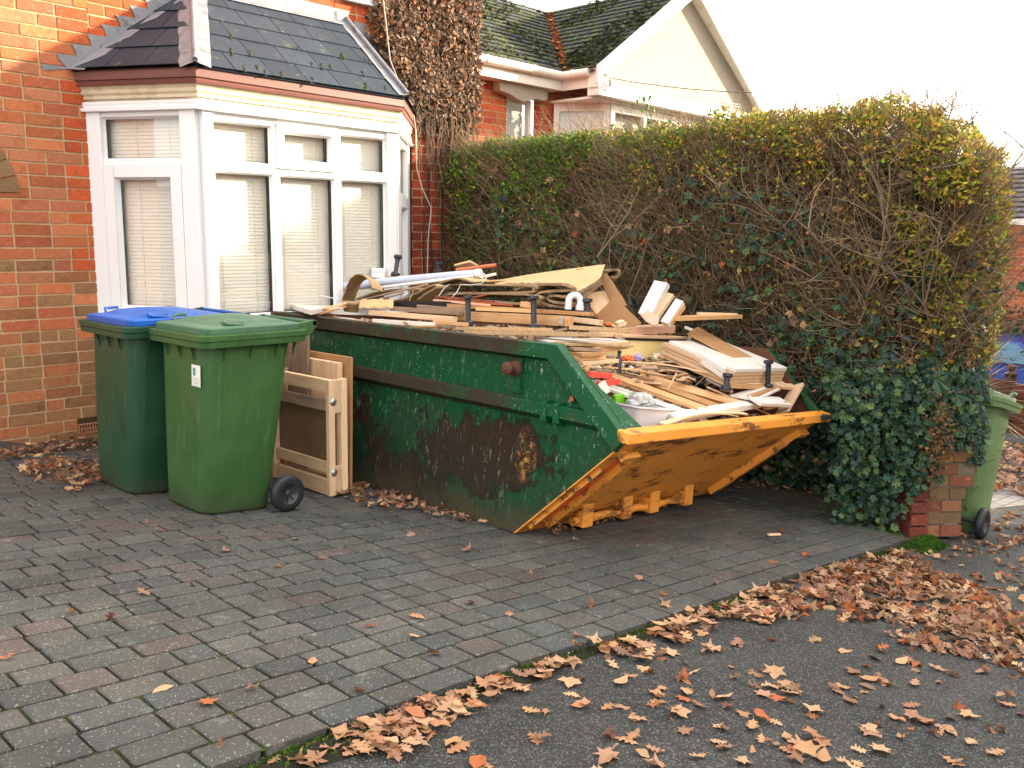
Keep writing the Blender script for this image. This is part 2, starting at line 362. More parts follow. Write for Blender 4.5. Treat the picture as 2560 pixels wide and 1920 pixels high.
M_IVY = m_attr('ivy_leaf', .42, 20, .3, 0, spec=.35, trans=.12)
M_GOLD = m_attr('gold_leaf', .6, 20, .2, 0, trans=.65)
M_MOSS = m_attr('moss', .9, 60, .5, .004, 80, trans=.2)
def mk_fall():
    n = NT('fallen_leaf', .65, .35)
    c = n.ramp(n.rand(), [(0, (.50, .29, .14)), (.2, (.38, .18, .09)), (.4, (.58, .38, .21)), (.55, (.25, .12, .07)), (.7, (.40, .22, .14)), (.9, (.58, .38, .22)), (1, (.42, .12, .04))])
    c = n.mix(n.ramp(n.noise(38, 6, .7), [(.45, 0), (.75, .55)]), c, (.16, .07, .03)); n.color(c); n.bump(n.noise(60, 4), .001)
    tr = n.t.nodes.new('ShaderNodeBsdfTranslucent'); n.link(c, tr.inputs[0]); ms = n.t.nodes.new('ShaderNodeMixShader'); ms.inputs[0].default_value = .15
    n.link(n.b.outputs[0], ms.inputs[1]); n.link(tr.outputs[0], ms.inputs[2]); n.link(ms.outputs[0], n.o.inputs[0]); return n.mat
M_FALL = mk_fall()
LEAFC = [(.42, .23, .11), (.34, .14, .06), (.50, .31, .16), (.25, .11, .06), (.52, .34, .19), (.38, .11, .035), (.17, .075, .045), (.38, .22, .14), (.30, .17, .11)]
def mk_rtile():
    n = NT('roof_tile_moss', .9, .2); col = n.mix(n.noise(9, 5, .6), (.045, .052, .065), (.11, .12, .135))
    mo = n.ramp(n.noise(7.5, 10, .8), [(.46, 0), (.56, .9)]); mc = n.mix(n.noise(30, 4), (.07, .09, .03), (.20, .23, .07)); col = n.mix(mo, col, mc)
    n.color(col); n.bump(n.math('ADD', n.noise(28, 6, .7), mo), .03); return n.mat
M_RTILE = mk_rtile()
M_RTILE2 = m_plain('grey_roof_tile', (.09, .085, .09), .8, .3, 8, .01)
M_ORTILE = m_plain('orange_valley_moss', (.36, .13, .05), .9, .5, 14, .02, dirt=(.08, .07, .05))
M_RENDER = m_plain('roughcast_render', (.44, .38, .29), .95, .12, 60, .012)
M_WHITEPT = m_plain('white_gloss_paint', (.80, .76, .68), .45, .06, 5, dirt=(.55, .45, .33))
M_GUTTER = m_plain('cream_gutter', (.78, .70, .60), .35, .05, 5)
M_CAR = m_plain('blue_car_paint', (.012, .045, .28), .22, .08, 3)
M_CARGL = m_plain('car_glass', (.05, .16, .26), .08, .1, 2)
M_FENCE = m_wood('fence_wood', (.16, .06, .03), (.09, .03, .017))
M_STONE = m_plain('pale_stone', (.55, .52, .47), .8, .15, 14)
M_CABLE = m_plain('cable', (.10, .09, .08), .6, .1, 5)
M_DIRT = m_plain('soil', (.045, .032, .020), .95, .5, 20, .012)
# ------------------------------------------------------------------ ground
def struct(o): o['kind'] = 'structure'; return o
def rnd(a, b): return random.uniform(a, b)
KA, KB, KS = .85, 2.02, -.088      # kerb line: b = KB + KS * (a - KA)
KPT = [(-6, 1.95), (1.0, 1.925), (2.1, 1.922), (2.8, 1.892), (4.1, 1.855), (5.6, 1.784), (12, 1.5)]
def kerb(a):
    for (x0, y0), (x1, y1) in zip(KPT, KPT[1:]):
        if a <= x1: return y0 + (y1 - y0) * (a - x0) / (x1 - x0)
    return KPT[-1][1]
ASP = -.032
def kb(a): return kerb(a) if a < 5.6 else 1.60
# driveway: bedding sheet + pavers, in the drive frame
mb = MB()
ja = [-4, -2, 0, 1, 1.5, 2.1, 2.45, 2.8, 3.4, 4.1, 4.8, 5.5]
mb.add([(a, kerb(a) + .012, -.010) for a in ja] + [(a if a < 5.4 else 6.6, 7.0, -.010) for a in ja], [(i, i + 1, len(ja) + i + 1, len(ja) + i) for i in range(len(ja) - 1)])
mb.add([(5.5, kerb(5.5) + .012, -.010), (5.9, kerb(5.5) + .25, -.010), (6.6, 7.0, -.010)], [(0, 1, 2)])
mb.build('driveway_joints', M_JOINT, None, GM, kind='structure')
mb = MB(); pitch = .122
def paver(a0, a1, b0f, b1f, ang=0):
    g = .0052; i = .0045; d = .0035
    base = random.choice([(.096, .098, .090), (.084, .088, .083), (.104, .103, .093), (.090, .094, .089), (.099, .095, .085), (.080, .086, .084)])
    k = rnd(1.0, 1.28); col = tuple(c * k for c in base)
    if random.random() < .08: col = (.110 * k, .092 * k, .083 * k)
    h = rnd(-.0015, .0015); tl = rnd(-.0015, .0015)
    def P(a, t, z): 
        b = b0f(a) * (1 - t) + b1f(a) * t; return (a + rnd(-.0012, .0012), b, z)
    pitchv = b1f(a0) - b0f(a0); gt = g / pitchv; it = i / pitchv
    lo = [P(a0 + g, gt, -.02), P(a1 - g, gt, -.02), P(a1 - g, 1 - gt, -.02), P(a0 + g, 1 - gt, -.02)]
    md = [(x, y, h - d) for x, y, _ in lo]; w = i + rnd(0, .003)
    top = []
    cx = (a0 + a1) / 2
    for q, (x, y, z) in enumerate(md):
        sx = 1 if x < cx else -1; sy = 1 if q < 2 else -1
        # rounded corners: two points per corner
        top.append((x + sx * w * 1.9, y + sy * w, h + tl * sx)) ; top.append((x + sx * w, y + sy * w * 1.9, h + tl * sx))
    t8 = [top[1], top[0], top[2], top[3], top[5], top[4], top[6], top[7]]
    m8 = []
    for q, (x, y, z) in enumerate(md):
        sx = 1 if x < cx else -1; sy = 1 if q < 2 else -1
        A = (x + sx * w * 1.1, y, z); B = (x, y + sy * w * 1.1, z); m8 += [B, A] if q in (0, 2) else [A, B]
    l8 = [(x, y, -.03) for x, y, z in m8]
    vs = l8 + m8 + t8
    fs = [tuple(range(16, 24))]
    for k2 in range(8):
        j = (k2 + 1) % 8; fs += [(k2, j, 8 + j, 8 + k2), (8 + k2, 8 + j, 16 + j, 16 + k2)]
    mb.add(vs, fs, 0, col)
for r in range(42):
    f0 = lambda a, r=r: kerb(a) * (1 - r / 60) + (kerb(2) + 0) * (r / 60) + r * pitch + .006 * math.sin(a * 1.7 + r * 2.1)
    f1 = lambda a, r=r: kerb(a) * (1 - (r + 1) / 60) + kerb(2) * ((r + 1) / 60) + (r + 1) * pitch + .006 * math.sin(a * 1.7 + (r + 1) * 2.1)
    a = -.6 + rnd(0, .15) - (0 if r < 14 else .6)
    amax = 5.50 if r < 3 else 6.35
    while a < amax:
        wd_ = random.choice([.125, .16, .16, .205, .205]); b = f0(a)
        if b < 6.6 : paver(a, a + wd_, f0, f1)
        a += wd_
mb.build('driveway', M_PAVER, None, GM, kind='structure')
# the ground sheet: asphalt footway and road, following the slope and levelling out beyond the hedge
def gz(a):                                               # height offset from the tilted plane so that the far ground levels out
    return 0 if a < 17 else (a - 17) * .104
mb = MB(); As = [-30, -6, -2, 0, 2, 4, 6, 8, 9.5, 10, 10.5, 11, 11.5, 12, 12.5, 14, 17, 20, 40, 90, 200]; Bs = [-120, -20, -3, 0, 1.2, 2.2, 3, 4, 6, 8, 14, 40, 130]
vs = [(a, b, ASP + gz(a)) for a in As for b in Bs]; nb = len(Bs)
mb.add(vs, [(i * nb + j, (i + 1) * nb + j, (i + 1) * nb + j + 1, i * nb + j + 1) for i in range(len(As) - 1) for j in range(nb - 1)])
mb.build('asphalt_ground', M_ASPH, None, GM, kind='structure')
# neighbouring brick-paved crossover beyond the pier
mb = MB()
mb.add([(6.2, 2.1, ASP + .004), (9.4, 1.35, ASP + .004), (9.4, 3.3, ASP + .004), (6.9, 3.0, ASP + .004)], [(0, 1, 2, 3)])
n_ = NT('far_paving', .8, .3); bt = n_.t.nodes.new('ShaderNodeTexBrick'); n_.link(n_.tc.outputs['Object'], bt.inputs[0])
bt.inputs['Color1'].default_value = (.16, .155, .15, 1); bt.inputs['Color2'].default_value = (.22, .21, .20, 1); bt.inputs['Mortar'].default_value = (.07, .065, .05, 1)
bt.inputs['Scale'].default_value = 1; bt.inputs['Brick Width'].default_value = .2; bt.inputs['Row Height'].default_value = .1; bt.inputs['Mortar Size'].default_value = .006
n_.color(bt.outputs[0]); mb.build('far_driveway', n_.mat, None, GM, kind='structure')
# soil border under the hedge and the house foot
mb = MB()
def lumpy(poly_fn, na, nb_, amp):
    vs = [];
    for i in range(na + 1):
        for j in range(nb_ + 1):
            x, y, z = poly_fn(i / na, j / nb_); e = min(i, na - i, j, nb_ - j)
            vs.append((x, y, z + (amp * (mnoise.noise(V((x * 5, y * 5, 3))) + .6) if e > 0 else -.03)))
    mb.add(vs, [(i * (nb_ + 1) + j, (i + 1) * (nb_ + 1) + j, (i + 1) * (nb_ + 1) + j + 1, i * (nb_ + 1) + j + 1) for i in range(na) for j in range(nb_)], 0, None, None, True)
lumpy(lambda u, v: (5.62 + .35 * math.sin(v * 2) * .3 + u * 1.8 + v * .45, 1.78 + v * 4.9, .0), 14, 40, .06)
lumpy(lambda u, v: (.6 + u * 2.2, 6.10 + v * .5, .0), 30, 8, .04)
mb.build('soil_border', M_DIRT, None, GM, kind='structure')

# moss between the pavers and the footway: one soft low ridge with tufts
mb = MB()
def mosscol(): k = rnd(.6, 1.3); return random.choice([(.045 * k, .12 * k, .008 * k), (.075 * k, .16 * k, .012 * k), (.030 * k, .08 * k, .008 * k)])
na = 440
prof = [(-.002, -.035), (-.01, .0), (-.03, 1.), (-.06, .8), (-.085, .3), (-.10, -.035)]
vs = []
for i in range(na + 1):
    a = -.6 + 6.25 * i / na; k = max(0, mnoise.noise(V((a * 2.6, 0, 0))) + .32) * 1.3; w = .35 + k * .9
    for (db, dh) in prof:
        h = -.034 if dh < 0 else -.030 + dh * .020 * k * (1 + .5 * mnoise.noise(V((a * 40, db * 60, 1))))
        vs.append((a, kerb(a) + db * w, h))
mb.add(vs, [(i * 6 + j, i * 6 + j + 1, (i + 1) * 6 + j + 1, (i + 1) * 6 + j) for i in range(na) for j in range(5)], 0, (.020, .020, .010), None, True)
for i in range(15000):
    a = rnd(-.5, 5.6); k = mnoise.noise(V((a * 2.6, 0, 0))) + .32
    if random.random() > k * 1.3 - .08 + .25 * mnoise.noise(V((a * 11, 0, 4))): continue
    b = kerb(a) - .004 - abs(random.gauss(0, .033)) * (.4 + k); h = -.030 + rnd(0, .016) * k * 1.6; s_ = rnd(.003, .008); an = rnd(0, 6.28)
    c, s2 = math.cos(an) * s_, math.sin(an) * s_
    mb.add([(a - c, b - s2, h), (a + c, b + s2, h), (a + rnd(-.004, .004), b + rnd(-.004, .004), h + s_ * 1.6)], [(0, 1, 2)], 0, mosscol())
# a mossy mound at the end of the drive
for i in range(5500):
    u, v = random.gauss(0, .5), random.gauss(0, .5)
    if abs(u) > 1 or abs(v) > 1: continue
    a = 5.52 + u * .20; b = 1.70 + v * .09; h = -.03 + .06 * max(0, 1 - u * u - v * v) + rnd(-.003, .003); s_ = rnd(.006, .012); an = rnd(0, 6.28); c, s2 = math.cos(an) * s_, math.sin(an) * s_
    mb.add([(a - c, b - s2, h), (a + c, b + s2, h), (a + rnd(-.006, .006), b + rnd(-.006, .006), h + s_ * 1.2)], [(0, 1, 2)], 0, mosscol())
mb.build('moss_strip', M_MOSS, None, GM, label='soft green moss growing along the edge of the block paving', cat='moss', kind='stuff')

# ------------------------------------------------------------------ brickwork
def brickwork(mb, O, U, Nn, L, H, course=.079, bl=.236, cols=None, holes=(), prot=.006, mortar=1, zc=None, jit=.003, thick=.0, joint=.011):
    """courses of separate brick faces standing proud of a mortar sheet; O bottom-left corner, U along, Nn outward"""
    O, U, Nn = V(O), V(U).normalized(), V(Nn).normalized(); Z = V((0, 0, 1))
    nrow = int(H / course + .5)
    def blocked(u0, u1, z0, z1):
        return any(u1 > h[0] and u0 < h[1] and z1 > h[2] and z0 < h[3] for h in holes)
    # mortar: strips of one course height so that holes stay open
    for r in range(nrow):
        z0, z1 = r * course, (r + 1) * course
        segs = [(0, L)]
        for h in holes:
            if z0 + course * .5 > h[2] and z0 + course * .5 < h[3]:
                ns = []
                for a, b in segs:
                    if h[1] <= a or h[0] >= b: ns.append((a, b)); continue
                    if h[0] > a: ns.append((a, h[0]))
                    if h[1] < b: ns.append((h[1], b))
                segs = ns
        for a, b in segs:
            p = [O + U * a + Z * z0, O + U * b + Z * z0, O + U * b + Z * z1, O + U * a + Z * z1]
            mb.add(p, [(0, 1, 2, 3)], mortar)
            u = a - ((r % 2) * .5 + rnd(-.03, .03)) * bl
            while u < b:
                ul = bl if random.random() < .8 else bl * .5
                x0, x1 = max(u + joint / 2, a + (0.0 if a > 0 else 0)), min(u + ul - joint / 2, b)
                if x1 - x0 > .02:
                    j = lambda: rnd(-jit, jit)
                    pz0, pz1 = z0 + joint / 2, z1 - joint / 2; pr = prot + rnd(-.002, .002); i_ = .003
                    q0 = [O + U * (x0 + j() * .3) + Z * (pz0 + j()), O + U * (x1 + j() * .3) + Z * (pz0 + j()), O + U * (x1 + j() * .3) + Z * (pz1 + j()), O + U * (x0 + j() * .3) + Z * (pz1 + j())]
                    cen = sum(q0, V()) / 4
                    q1 = [cen + (p_ - cen) * (1 - i_ / .1) + Nn * pr for p_ in q0]
                    zz = (pz0 + O.z); c = random.choice(cols(zz, O + U * x0) if callable(cols) else cols); k = rnd(.82, 1.18)
                    mb.add(q0 + q1, [(4, 5, 6, 7)] + [(q, (q + 1) % 4, (q + 1) % 4 + 4, q + 4) for q in range(4)], 0, tuple(v * k for v in c))
                u += ul
def housecols(z, p):
    warm = [(.44, .125, .045), (.48, .145, .055), (.42, .13, .06), (.50, .165, .065), (.40, .105, .045), (.46, .17, .08)]
    red = [(.54, .095, .025), (.50, .085, .025), (.58, .13, .035)]
    olive = [(.29, .14, .06), (.32, .16, .065), (.27, .125, .055), (.34, .13, .05), (.38, .13, .05), (.25, .14, .055)]
    if p.x > 2.45 and z > .9: return red
    t = min(1, max(0, (1.15 - z) / .9))
    return olive if random.random() < t else warm
REDS = [(.34, .050, .018), (.30, .045, .018), (.38, .062, .022), (.27, .035, .018), (.20, .032, .02)]

house = empty('brick_house', Matrix.Translation((2.0, 6.42, 0)), 'orange brick house with a white bay window under a slate roof', 'house')
HI = Matrix.Translation((-2.0, -6.42, 0))
def hb(mb, name, mats, parent=house, **k):              # geometry given in world coordinates, parented to the house
    mb.v = [tuple(HI @ V(p)) for p in mb.v]; return mb.build(name, mats, parent, **k)
WY = 6.42
mb = MB()
brickwork(mb, (-.5, WY, -.32), (1, 0, 0), (0, -1, 0), 3.16, 4.6, cols=housecols, holes=[(2.915, 3.2, .12, .20)])
brickwork(mb, (2.66, WY, 2.10), (1, 0, 0), (0, -1, 0), 2.85, 2.2, cols=housecols)
brickwork(mb, (5.50, WY, -.65), (1, 0, 0), (0, -1, 0), .74, 4.9, cols=lambda z, p: REDS)
brickwork(mb, (6.24, WY + .001, -.65), (0, 1, 0), (1, 0, 0), 6, 4.9, cols=lambda z, p: REDS)
mb.add([(2.3, WY + .45, -.7), (6.3, WY + .45, -.7), (6.3, WY + .45, 4.2), (2.3, WY + .45, 4.2)], [(0, 1, 2, 3)], 1)
hb(mb, 'wall', [M_BRICK, M_MORTAR])
# concrete strip at the wall foot
mb = MB(); mb.box(-.5, 2.66, WY - .03, WY + .02, -.5, -.245); hb(mb, 'plinth', m_plain('cement_plinth', (.19, .18, .15), .95, .3, 12, .006, dirt=(.06, .08, .03)))
mb = MB()
for i in range(6):
    a0 = R(1 + i * 14.5); c = (1.70, 1.45)
    r0, r1 = .335, .45
    for (a_, b_) in ((a0, a0 + R(13)),):
        q = [(c[0] + r0 * math.cos(a_), c[1] + r0 * math.sin(a_)), (c[0] + r1 * math.cos(a_), c[1] + r1 * math.sin(a_)), (c[0] + r1 * math.cos(b_), c[1] + r1 * math.sin(b_)), (c[0] + r0 * math.cos(b_), c[1] + r0 * math.sin(b_))]
        k = rnd(.8, 1.2); mb.hull8([(x, WY - .004, z) for x, z in q], [(x, WY - .017, z) for x, z in q], 0, (.22 * k, .13 * k, .06 * k))
hb(mb, 'arch_brick', [M_BRICK])
# terracotta air brick
mb = MB(); ax0 = 2.42
mb.box(ax0, ax0 + .23, WY - .003, WY + .05, -.195, -.125, 1)
for zz in (-.195, -.163, -.131): mb.box(ax0, ax0 + .23, WY - .014, WY - .003, zz, zz + .007, 0)
for i in range(13): mb.box(ax0 + i * .0188, ax0 + i * .0188 + .007, WY - .0135, WY - .003, -.19, -.127, 0)
hb(mb, 'air_brick', [m_plain('terracotta', (.30, .12, .06), .9, .2, 20), M_DARK])

# ------------------------------------------------------------------ bay window
BY = 5.71
P0, P1, P2, P3 = V((2.66, 6.42, 0)), V((3.05, BY, 0)), V((4.69, BY, 0)), V((5.41, 6.42, 0))
# dwarf wall under the bay
mb = MB()
for A, B in ((P0, P1), (P1, P2), (P2, P3)):
    U = (B - A); L = U.length; U.normalize(); N = V((U.y, -U.x, 0))
    brickwork(mb, A + V((0, 0, -.62)), U, N, L, 1.18, cols=lambda z, p: REDS)
hb(mb, 'bay_wall', [M_BRICK, M_MORTAR2])
ZS, ZT = .58, 2.062
def bay_panel(A, B, label=None):
    U = (B - A); L = U.length; ang = math.atan2(U.y, U.x)
    M = HI @ Matrix.Translation(A) @ Matrix.Rotation(ang, 4, 'Z')   # local x along, -y outward
    return M, L
def bar(mb, x0, x1, z0, z1, y0=-.035, y1=.03, mi=0): mb.box(x0, x1, y0, y1, z0, z1, mi)
def rectframe(mb, x0, x1, z0, z1, w, y0, y1, wb=None):
    wb = wb or w
    mb.box(x0, x0 + w, y0, y1, z0, z1); mb.box(x1 - w, x1, y0, y1, z0, z1)
    mb.box(x0 + w, x1 - w, y0, y1, z0, z0 + wb); mb.box(x0 + w, x1 - w, y0, y1, z1 - w, z1)
    b = .012                                               # inner glazing bead, set back, chamfered
def bead(mb, x0, x1, z0, z1, y0=-.020, y1=-.004, w=.012):
    o = [(x0, y0, z0), (x1, y0, z0), (x1, y0, z1), (x0, y0, z1)]; i = [(x0 + w, y1, z0 + w), (x1 - w, y1, z0 + w), (x1 - w, y1, z1 - w), (x0 + w, y1, z1 - w)]
    mb.add(o + i, [(0, 1, 5, 4), (1, 2, 6, 5), (2, 3, 7, 6), (3, 0, 4, 7)])
def pane_obj(par, x0, x1, z0, z1):
    mb = MB(); mb.add([(x0, .0, z0), (x1, .0, z0), (x1, .0, z1), (x0, .0, z1)], [(0, 1, 2, 3)]); mb.build('pane', M_GLASS, par)
    g = MB(); w = .011
    g.box(x0, x0 + w * .5, -.002, .025, z0, z1); g.box(x1 - w, x1, -.002, .025, z0, z1); g.box(x0, x1, -.002, .05, z0, z0 + w * .4); g.box(x0, x1, -.002, .05, z1 - w * .5, z1)
    g.build('gasket', M_DARK, par)
def blind_obj(par, x0, x1, z0, z1, cords=()):
    mb = MB(); z = z0 + .01
    while z < z1:
        mb.add([(x0, .050, z), (x1, .050, z), (x1, .0545, z + .0262), (x0, .0545, z + .0262)], [(0, 1, 2, 3)]); z += .0245
    for c in cords: mb.box(c - .0012, c + .0012, .046, .048, z0, z1)
    mb.build('blind', M_BLIND, par)
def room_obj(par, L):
    mb = MB(); mb.add([(-.0, .16, .4), (L, .16, .4), (L, .16, 2.3), (0, .16, 2.3)], [(0, 1, 2, 3)]); mb.build('room_shade', M_ROOM, par)  # dark panel stands in for the unlit room behind the blind
def window(M, L, build):
    mb = MB(); pl = build(mb, L); o = mb.build('window', M_UPVC, house, M, bevel=.004)
    for p in pl['panes']: pane_obj(o, *p)
    for s in pl.get('sash', ()):
        sb = MB(); x0, x1, z0, z1, w = s; rectframe(sb, x0, x1, z0, z1, w, -.052, -.0352); bead(sb, x0 + w, x1 - w, z0 + w, z1 - w, -.050, -.003, .016); sb.build('sash', M_UPVC, o, bevel=.003)
    blind_obj(o, *pl['blind']); room_obj(o, L); return o
def left_win(mb, L):
    mb.box(-.03, .085, -.05, .03, ZS, ZT); mb.box(L - .115, L + .0, -.05, .03, ZS, ZT)
    bar(mb, .085, L - .115, ZT - .085, ZT); bar(mb, .085, L - .115, 1.625, 1.695); bar(mb, .085, L - .115, ZS, ZS + .06)
    bead(mb, .085, L - .115, 1.695, ZT - .085)
    return dict(panes=[(.10, L - .13, 1.70, 1.995), (.18, L - .17, ZS + .1, 1.585)], sash=[(.088, L - .118, ZS + .03, 1.66, .082)], blind=(.06, L - .06, ZS, 2.04, (.30, .55)))
def mid_win(mb, L):
    mb.box(.0, .075, -.05, .03, ZS, ZT); mb.box(L - .09, L, -.05, .03, ZS, ZT)
    bar(mb, .075, L - .09, ZT - .105, ZT); bar(mb, .075, L - .09, ZS, ZS + .06)
    for x in (.555, 1.085): bar(mb, x - .03, x + .03, ZS + .06, ZT - .105)
    for a, b in ((.075, .525), (.585, 1.055), (1.115, L - .09)):
        bar(mb, a, b, 1.625, 1.688); bead(mb, a, b, 1.688, ZT - .105); bead(mb, a, b, ZS + .06, 1.625)
    return dict(panes=[(.085, .515, 1.695, 1.975), (.63, 1.01, 1.74, 1.93), (1.125, L - .10, 1.695, 1.975), (.085, .515, ZS + .07, 1.618), (.595, 1.045, ZS + .07, 1.618), (1.125, L - .10, ZS + .07, 1.618)],
                sash=[(.562, 1.085, 1.672, 1.985, .055)], blind=(.05, L - .06, ZS, 2.05, (.16, .42, .66, .95, 1.2, 1.46)))
def right_win(mb, L):
    mb.box(0, .12, -.05, .03, ZS, ZT); mb.box(L - .16, L + .03, -.05, .03, ZS, ZT)
    bar(mb, .12, L - .16, ZT - .105, ZT); bar(mb, .12, L - .16, 1.50, 1.565); bar(mb, .12, L - .16, ZS, ZS + .06)
    return dict(panes=[(.14, L - .18, 1.575, 1.97), (.21, L - .25, ZS + .1, 1.42)], sash=[(.122, L - .162, ZS + .03, 1.53, .085)], blind=(.1, L - .1, ZS, 2.04))
for A, B, f in ((P0, P1, left_win), (P1, P2, mid_win), (P2, P3, right_win)):
    M, L = bay_panel(A, B); window(M, L, f)
# ring profiles round the bay (polyline offset outwards)
def ring(offs):                                           # bay corners moved outwards by offs
    def inter(p, d, q, e):
        t = ((q.x - p.x) * e.y - (q.y - p.y) * e.x) / (d.x * e.y - d.y * e.x); return p + d * t
    segs = []
    for A, B in ((P0, P1), (P1, P2), (P2, P3)):
        U = (B - A).normalized(); N = V((U.y, -U.x, 0)); segs.append((A + N * offs, U))
    WP, WD = V((0, WY, 0)), V((1, 0, 0))
    return [inter(segs[0][0], segs[0][1], WP, WD), inter(segs[0][0], segs[0][1], segs[1][0], segs[1][1]), inter(segs[1][0], segs[1][1], segs[2][0], segs[2][1]), inter(segs[2][0], segs[2][1], WP, WD)]
def sweep(mb, prof, mi=0):                                # prof: list of (offset, z)
    rings = [[V((p.x, p.y, z)) for p in ring(o)] for o, z in prof]; n = 4
    vs = [p for r_ in rings for p in r_]
    mb.add(vs, [(i * n + j, i * n + j + 1, (i + 1) * n + j + 1, (i + 1) * n + j) for i in range(len(rings) - 1) for j in range(3)], mi)
mb = MB(); sweep(mb, [(.0, .56), (.09, .56), (.10, .575), (.10, .60), (.052, .615), (.052, .63)]); hb(mb, 'sill', M_UPVC2)
mb = MB(); sweep(mb, [(.052, 2.008), (.076, 2.012), (.078, 2.032), (.060, 2.037), (.068, 2.06), (.068, 2.072)]); hb(mb, 'window_trim', M_UPVC)
mb = MB(); sweep(mb, [(.046, 2.072), (.050, 2.086), (.060, 2.090), (.062, 2.106), (.054, 2.110), (.068, 2.126), (.072, 2.142), (.064, 2.147), (.078, 2.166), (.082, 2.178)]); hb(mb, 'cornice', M_CREAM)
FZ = 2.175
mb = MB(); sweep(mb, [(.06, FZ - .0), (.092, FZ - .004), (.097, FZ + .012), (.089, FZ + .018), (.091, FZ + .028), (.102, FZ + .034), (.104, FZ + .094), (.092, FZ + .100)]); hb(mb, 'fascia', M_BROWN)
# roof
RE = ring(.118); EZ = FZ + .103; TZ = 2.97
T1, T2 = V((3.42, WY, TZ)), V((4.79, WY, TZ))
E0, Ea, Eb, E3_ = [V((p.x, p.y, EZ)) for p in RE]
def slate_face(mb, A, B, D, Cc, rows, wid, mi=0, th=.007, colf=None, tilt=1.):
    """A,B eave left/right; D,Cc top left/right"""
    A, B, Cc, D = V(A), V(B), V(Cc), V(D); U = (B - A).normalized(); N = U.cross(D - A).normalized()
    if N.z < 0: N = -N
    for r in range(rows):
        v0, v1 = r / rows, min(1, (r + 1.12) / rows)
        l0, r0, l1, r1 = A.lerp(D, v0), B.lerp(Cc, v0), A.lerp(D, v1), B.lerp(Cc, v1)
        s0, e0, s1, e1 = (l0 - A).dot(U), (r0 - A).dot(U), (l1 - A).dot(U), (r1 - A).dot(U)
        b0, b1 = l0 - U * s0, l1 - U * s1
        x = min(s0, s1) - wid * (r % 2) * .5 - wid * rnd(0, .05)
        while x < max(e0, e1):
            xa, xb = x + .003, x + wid - .003
            q = [(max(xa, s0), 0), (min(xb, e0), 0), (min(xb, e1), 1), (max(xa, s1), 1)]
            if q[1][0] - q[0][0] > .01 or q[2][0] - q[3][0] > .01:
                if q[1][0] < q[0][0]: q[1] = q[0] = (max(q[0][0], q[1][0]), 0)
                if q[2][0] < q[3][0]: q[2] = q[3] = (min(q[2][0], q[3][0]) if q[3][0] > e1 else q[3][0], 1)
                top = []; lift = th * 1.5 * tilt + rnd(0, .002)
                for (xx, k) in q: top.append((b0 if k == 0 else b1) + U * xx + N * (lift if k == 0 else .002))
                bot = [p - N * th for p in top]; k = rnd(.75, 1.25); c = colf() if colf else (k, k, k)
                mb.add(bot + top, [(4, 5, 6, 7), (0, 1, 5, 4), (1, 2, 6, 5), (3, 0, 4, 7)], mi, c)
            x += wid
mb = MB()
for a, b, c, d in ((E0, Ea, T1, V((2.66, WY, EZ + .01))), (Ea, Eb, T2, T1), (Eb, E3_, V((5.41, WY, EZ + .01)), T2)):
    mb.add([a - V((0, 0, .012)), b - V((0, 0, .012)), c - V((0, 0, .012)), d - V((0, 0, .012))], [(0, 1, 2, 3)], 0, (.5, .5, .5))
slate_face(mb, Ea, Eb, T1, T2, 5, .285, th=.006)
slate_face(mb, E0, Ea, T1 - V((.1, 0, .07)), T1, 4, .285, tilt=1.2)
slate_face(mb, Eb, E3_, T2, T2 + V((.1, 0, -.07)), 4, .285, tilt=1.2)
roof = hb(mb, 'roof', [M_SLATE])
def lead_strip(mb, A, B, w, side1, side2, roll=.018):
    """lead dressed over a hip: two wings and a round roll"""
    n = 14; A, B = V(A), V(B)
    vs = []
    for i in range(n + 1):
        p = A.lerp(B, i / n); j = lambda: V((rnd(-.003, .003), rnd(-.003, .003), rnd(0, .004)))
        vs += [p + side1 * w * (1 + .06 * math.sin(i * 2.3)) + j(), p + side1 * w * .3 + j() + V((0, 0, .006)), p + V((0, 0, .012)), p + side2 * w * .3 + j() + V((0, 0, .006)), p + side2 * w + j()]
    mb.add(vs, [(i * 5 + j, i * 5 + j + 1, (i + 1) * 5 + j + 1, (i + 1) * 5 + j) for i in range(n) for j in range(4)], 0, None, None, True)
    mb.tube([A.lerp(B, i / n) + V((0, 0, .022)) for i in range(n + 1)], [roll] * (n + 1), 8)
def face_dir(A, B, Q):                                    # direction in the plane (A,B,Q), square to AB, pointing to Q
    d = (B - A).normalized(); e = (Q - A); e = e - d * e.dot(d); return e.normalized()
N1 = V((0, 0, .012))
mb = MB(); lead_strip(mb, Ea + N1 + V((-.006, -.012, -.004)), T1 + N1, .105, face_dir(Ea, T1, E0), face_dir(Ea, T1, Eb)); roof_l = mb; mb.v = [tuple(HI @ V(p)) for p in mb.v]; mb.build('hip_lead', M_LEAD, roof)
mb = MB(); lead_strip(mb, Eb + N1 + V((.006, -.012, -.004)), T2 + N1, .085, face_dir(Eb, T2, Ea), face_dir(Eb, T2, E3_)); mb.v = [tuple(HI @ V(p)) for p in mb.v]; mb.build('hip_lead', M_LEAD, roof)
mb = MB()
up = V((0, -.012, 0))
sl = face_dir(T1, T2, Ea)
mb.add([T1 + up, T2 + up, T2 + up + V((.03, 0, .09)), T1 + up + V((-.03, 0, .09)), T1 + sl * .10 + N1 * 1.6, T2 + sl * .10 + N1 * 1.6], [(0, 1, 2, 3), (4, 5, 1, 0)])
